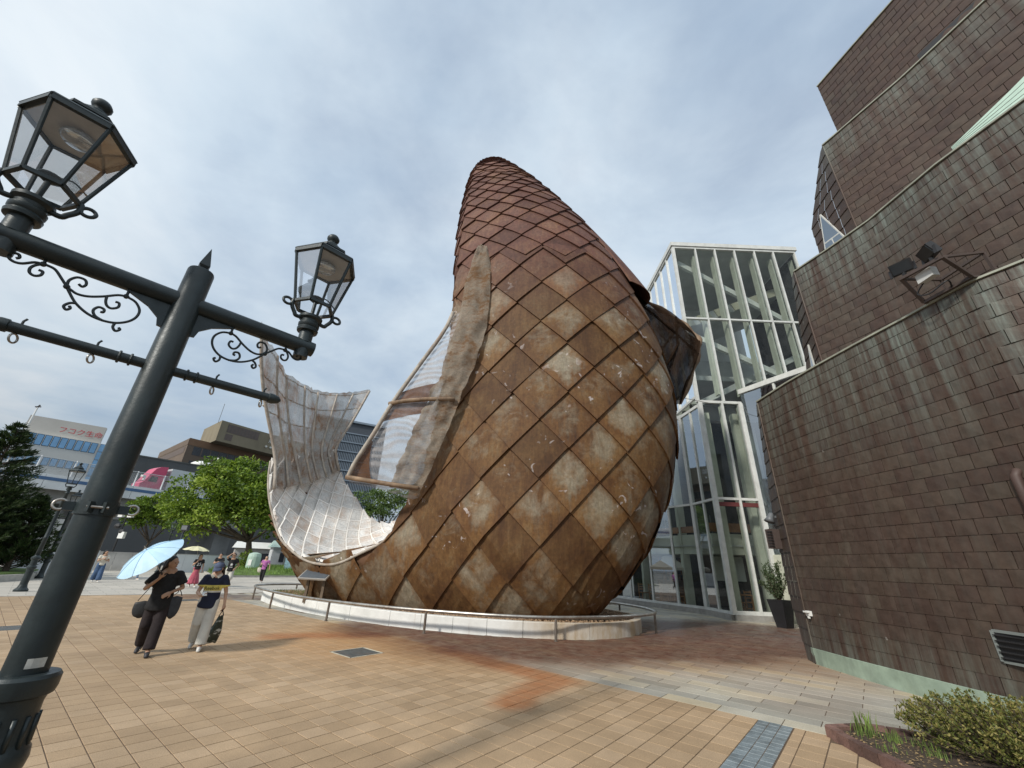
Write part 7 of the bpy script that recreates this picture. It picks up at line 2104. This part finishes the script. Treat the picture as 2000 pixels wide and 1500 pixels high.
ph = world_of(w2, Vector(J2['wrR'])*S2_+Vector((.075, -.05, .03)))
tag(put(MB().box(ph, (.075, .15, .010), M=Matrix.Rotation(.7, 3, 'Z') @ Matrix.Rotation(.35, 3, 'X')), 'phone', m_whp), 'white phone in the hand of the woman in the striped polo', 'phone')
hb = world_of(w2, Vector(J2['wrL'])*S2_+Vector((.005, -.02, -.10)))
gb_ = empty('shopping_bag', hb, 'dark green printed shopping bag hanging from the hand of the woman in the cap', 'bag')
m_gbag = bpy.data.materials.new('green_printed_bag'); m_gbag.use_nodes = True; g = NT(m_gbag.node_tree)
p = g.pos(); nz = g.noise(g.vmul(p, (1, 1, 2.2)), 9, 4, .6)
b = g.n('ShaderNodeBsdfPrincipled'); g.set(b, 'Base Color', g.ramp(nz, [(.48, (.018, .028, .018)), (.55, (.05, .06, .045)), (.60, (.45, .46, .42))])); g.set(b, 'Roughness', .35); g.n('ShaderNodeOutputMaterial', b)
rows = []
for k in range(8):
    f = k/7; z = -.10-.46*f; w_ = lerp(.09, .27, min(1, f*1.7))*(1-.15*max(0, f-.7)*3); th = lerp(.03, .10, min(1, f*1.5))*(1-.6*max(0, f-.75)*4*.25)
    cx_ = hb+Vector((-.05*f, -.03*f, z)); ex = Vector((.45, .9, 0)).normalized(); ey = Vector((-ex.y, ex.x, 0))
    rows.append([cx_+ex*w_/2*math.cos(a)+ey*th/2*math.sin(a)+Vector((0, 0, .02*math.sin(a*3+k))) for a in [2*math.pi*i/14 for i in range(14)]])
mb = MB(); mb.grid(rows, closed=True); mb.f.append(tuple(7*14+k for k in range(14))); put(mb, 'pouch', m_gbag, gb_, smooth=True)
put(MB().tube(spline([rows[0][0], hb+Vector((0, 0, .0)), hb+Vector((0, 0, .025)), hb+Vector((0, 0, .0)), rows[0][7]], 4), .009, 6), 'strap', m_black, gb_)

# -- people further off
Jc = walkJ(.35, elL=(.23, -.06, 1.06), wrL=(.05, -.2, 1.14), elR=(-.23, -.06, 1.06), wrR=(-.05, -.2, 1.2), hem=.84, legw=(.11, .12, .13))
person('long-haired woman in a cream top and wide blue jeans holding her hands to her chest', (-22.5, 25.0, 0), .9, 1.0, Jc, m_creamc, m_denim, m_skinB, m_hair, m_shoe, .022, head_yaw=.5, hairlen=.25)
person('walker in grey-blue jeans half hidden behind the blue umbrella', (-22.9, 27.9, 0), 1.2, 1.0, walkJ(.75, legw=(.085, .07, .06)), m_creamc, m_denim2, m_skinA, m_hair, m_shoe, .022)
Jy = walkJ(.4, elR=(-.24, -.06, 1.07), wrR=(-.10, -.2, 1.26), hdR=(.1, 0, 1), curlR=1.2, hem=.86)
def print25(e, V, HM, hc, to):
    cu = bpy.data.curves.new('tmp', 'FONT'); cu.body = '25'; cu.size = .20; cu.align_x = 'CENTER'
    tob = bpy.data.objects.new('tmp', cu); COL.objects.link(tob)
    me = bpy.data.meshes.new_from_object(tob.evaluated_get(bpy.context.evaluated_depsgraph_get())); bpy.data.objects.remove(tob); bpy.data.curves.remove(cu)
    t = MB(); t.v = [Vector((v.co.x, -.165+abs(v.co.x)*.15, 1.05+v.co.y)) for v in me.vertices]; t.f = [tuple(q.vertices) for q in me.polygons]; bpy.data.meshes.remove(me)
    put(t, 'shirt_print', m_whp, to, fix=False)
w5 = person('woman in a black printed tee and long rose skirt carrying a pale yellow parasol', (-16.6, 24.2, 0), .75, 1.0, Jy, m_black, m_pinkc, m_skinB, m_hair, m_shoe, .022, leg='skirt', extra=print25, hairlen=.05)
m_yel = mat('pale_yellow_nylon', (0.70, 0.66, 0.42), .6, var=.06, scale=4)
umbrella('parasol', (0.05, 0, 1), (-16.9, 24.1, 2.00), .62, .20, world_of(w5, Vector(Jy['wrR'])+Vector((0, -.02, .07))), m_yel, 'pale yellow parasol over the woman in the rose skirt', 8)
Jm = walkJ(.25, elL=(.24, -.08, 1.05), wrL=(.06, -.26, 1.12), elR=(-.24, -.08, 1.05), wrR=(-.06, -.26, 1.12), legw=(.10, .10, .09))
person('man in a black tee and dark shorts looking down at his phone', (-18.1, 28.2, 0), .5, 1.06, Jm, m_black, mat('grey_shorts', (.15, .16, .18), .9), m_skinB, m_hair, m_shoe, .022, leg='shorts', head_pitch=.4)
Jn = walkJ(.3, elR=(-.27, -.06, 1.42), wrR=(-.10, -.14, 1.58), hdR=(.6, 0, .4), elL=(.30, .06, 1.06), wrL=(.20, -.10, .92), legw=(.11, .105, .09))
def emblem(e, V, HM, hc, to):
    t = MB(); pts = [(0, .10), (.03, .035), (.085, .03), (.045, -.015), (.06, -.08), (0, -.04), (-.06, -.08), (-.045, -.015), (-.085, .03), (-.03, .035)]
    t.v = [Vector((x*.8, -.175+abs(x)*.12, 1.17+z*.9)) for x, z in pts]+[Vector((x, -.172+abs(x)*.12, z)) for x, z in ((-.07, 1.03), (.07, 1.03), (.07, 1.055), (-.07, 1.055))]
    t.f = [tuple(range(10)), (10, 11, 12, 13)]; put(t, 'shirt_print', m_whp, to, fix=False)
person('man in a black printed tee and white shorts with one arm raised to his head', (-14.75, 24.1, 0), .5, 1.08, Jn, m_black, m_offwh, m_skinB, m_hair, m_shoe, .022, leg='shorts', extra=emblem, fullness=1.1)
w8 = person('woman in a mauve tee and black trousers carrying a white shoulder bag', (-16.3, 30.3, 0), .25, 1.02, walkJ(.45, elL=(.28, .08, 1.08), wrL=(.32, .0, .86), elR=(-.24, .02, 1.08), wrR=(-.17, -.18, 1.12), legw=(.09, .075, .065)), m_mauve, m_black, m_skinA, m_hair, m_shoe, .022, head_pitch=-.2, hairlen=.06)
bag('white_bag', world_of(w8, (-.26, .05, .92)), (.34, .12, .30), (.9, .3, 0), m_creamc, 'white shoulder bag of the woman in the mauve tee', [world_of(w8, (-.2, .08, 1.2)), world_of(w8, (-.13, .05, 1.40)), world_of(w8, (-.18, -.05, 1.2))])
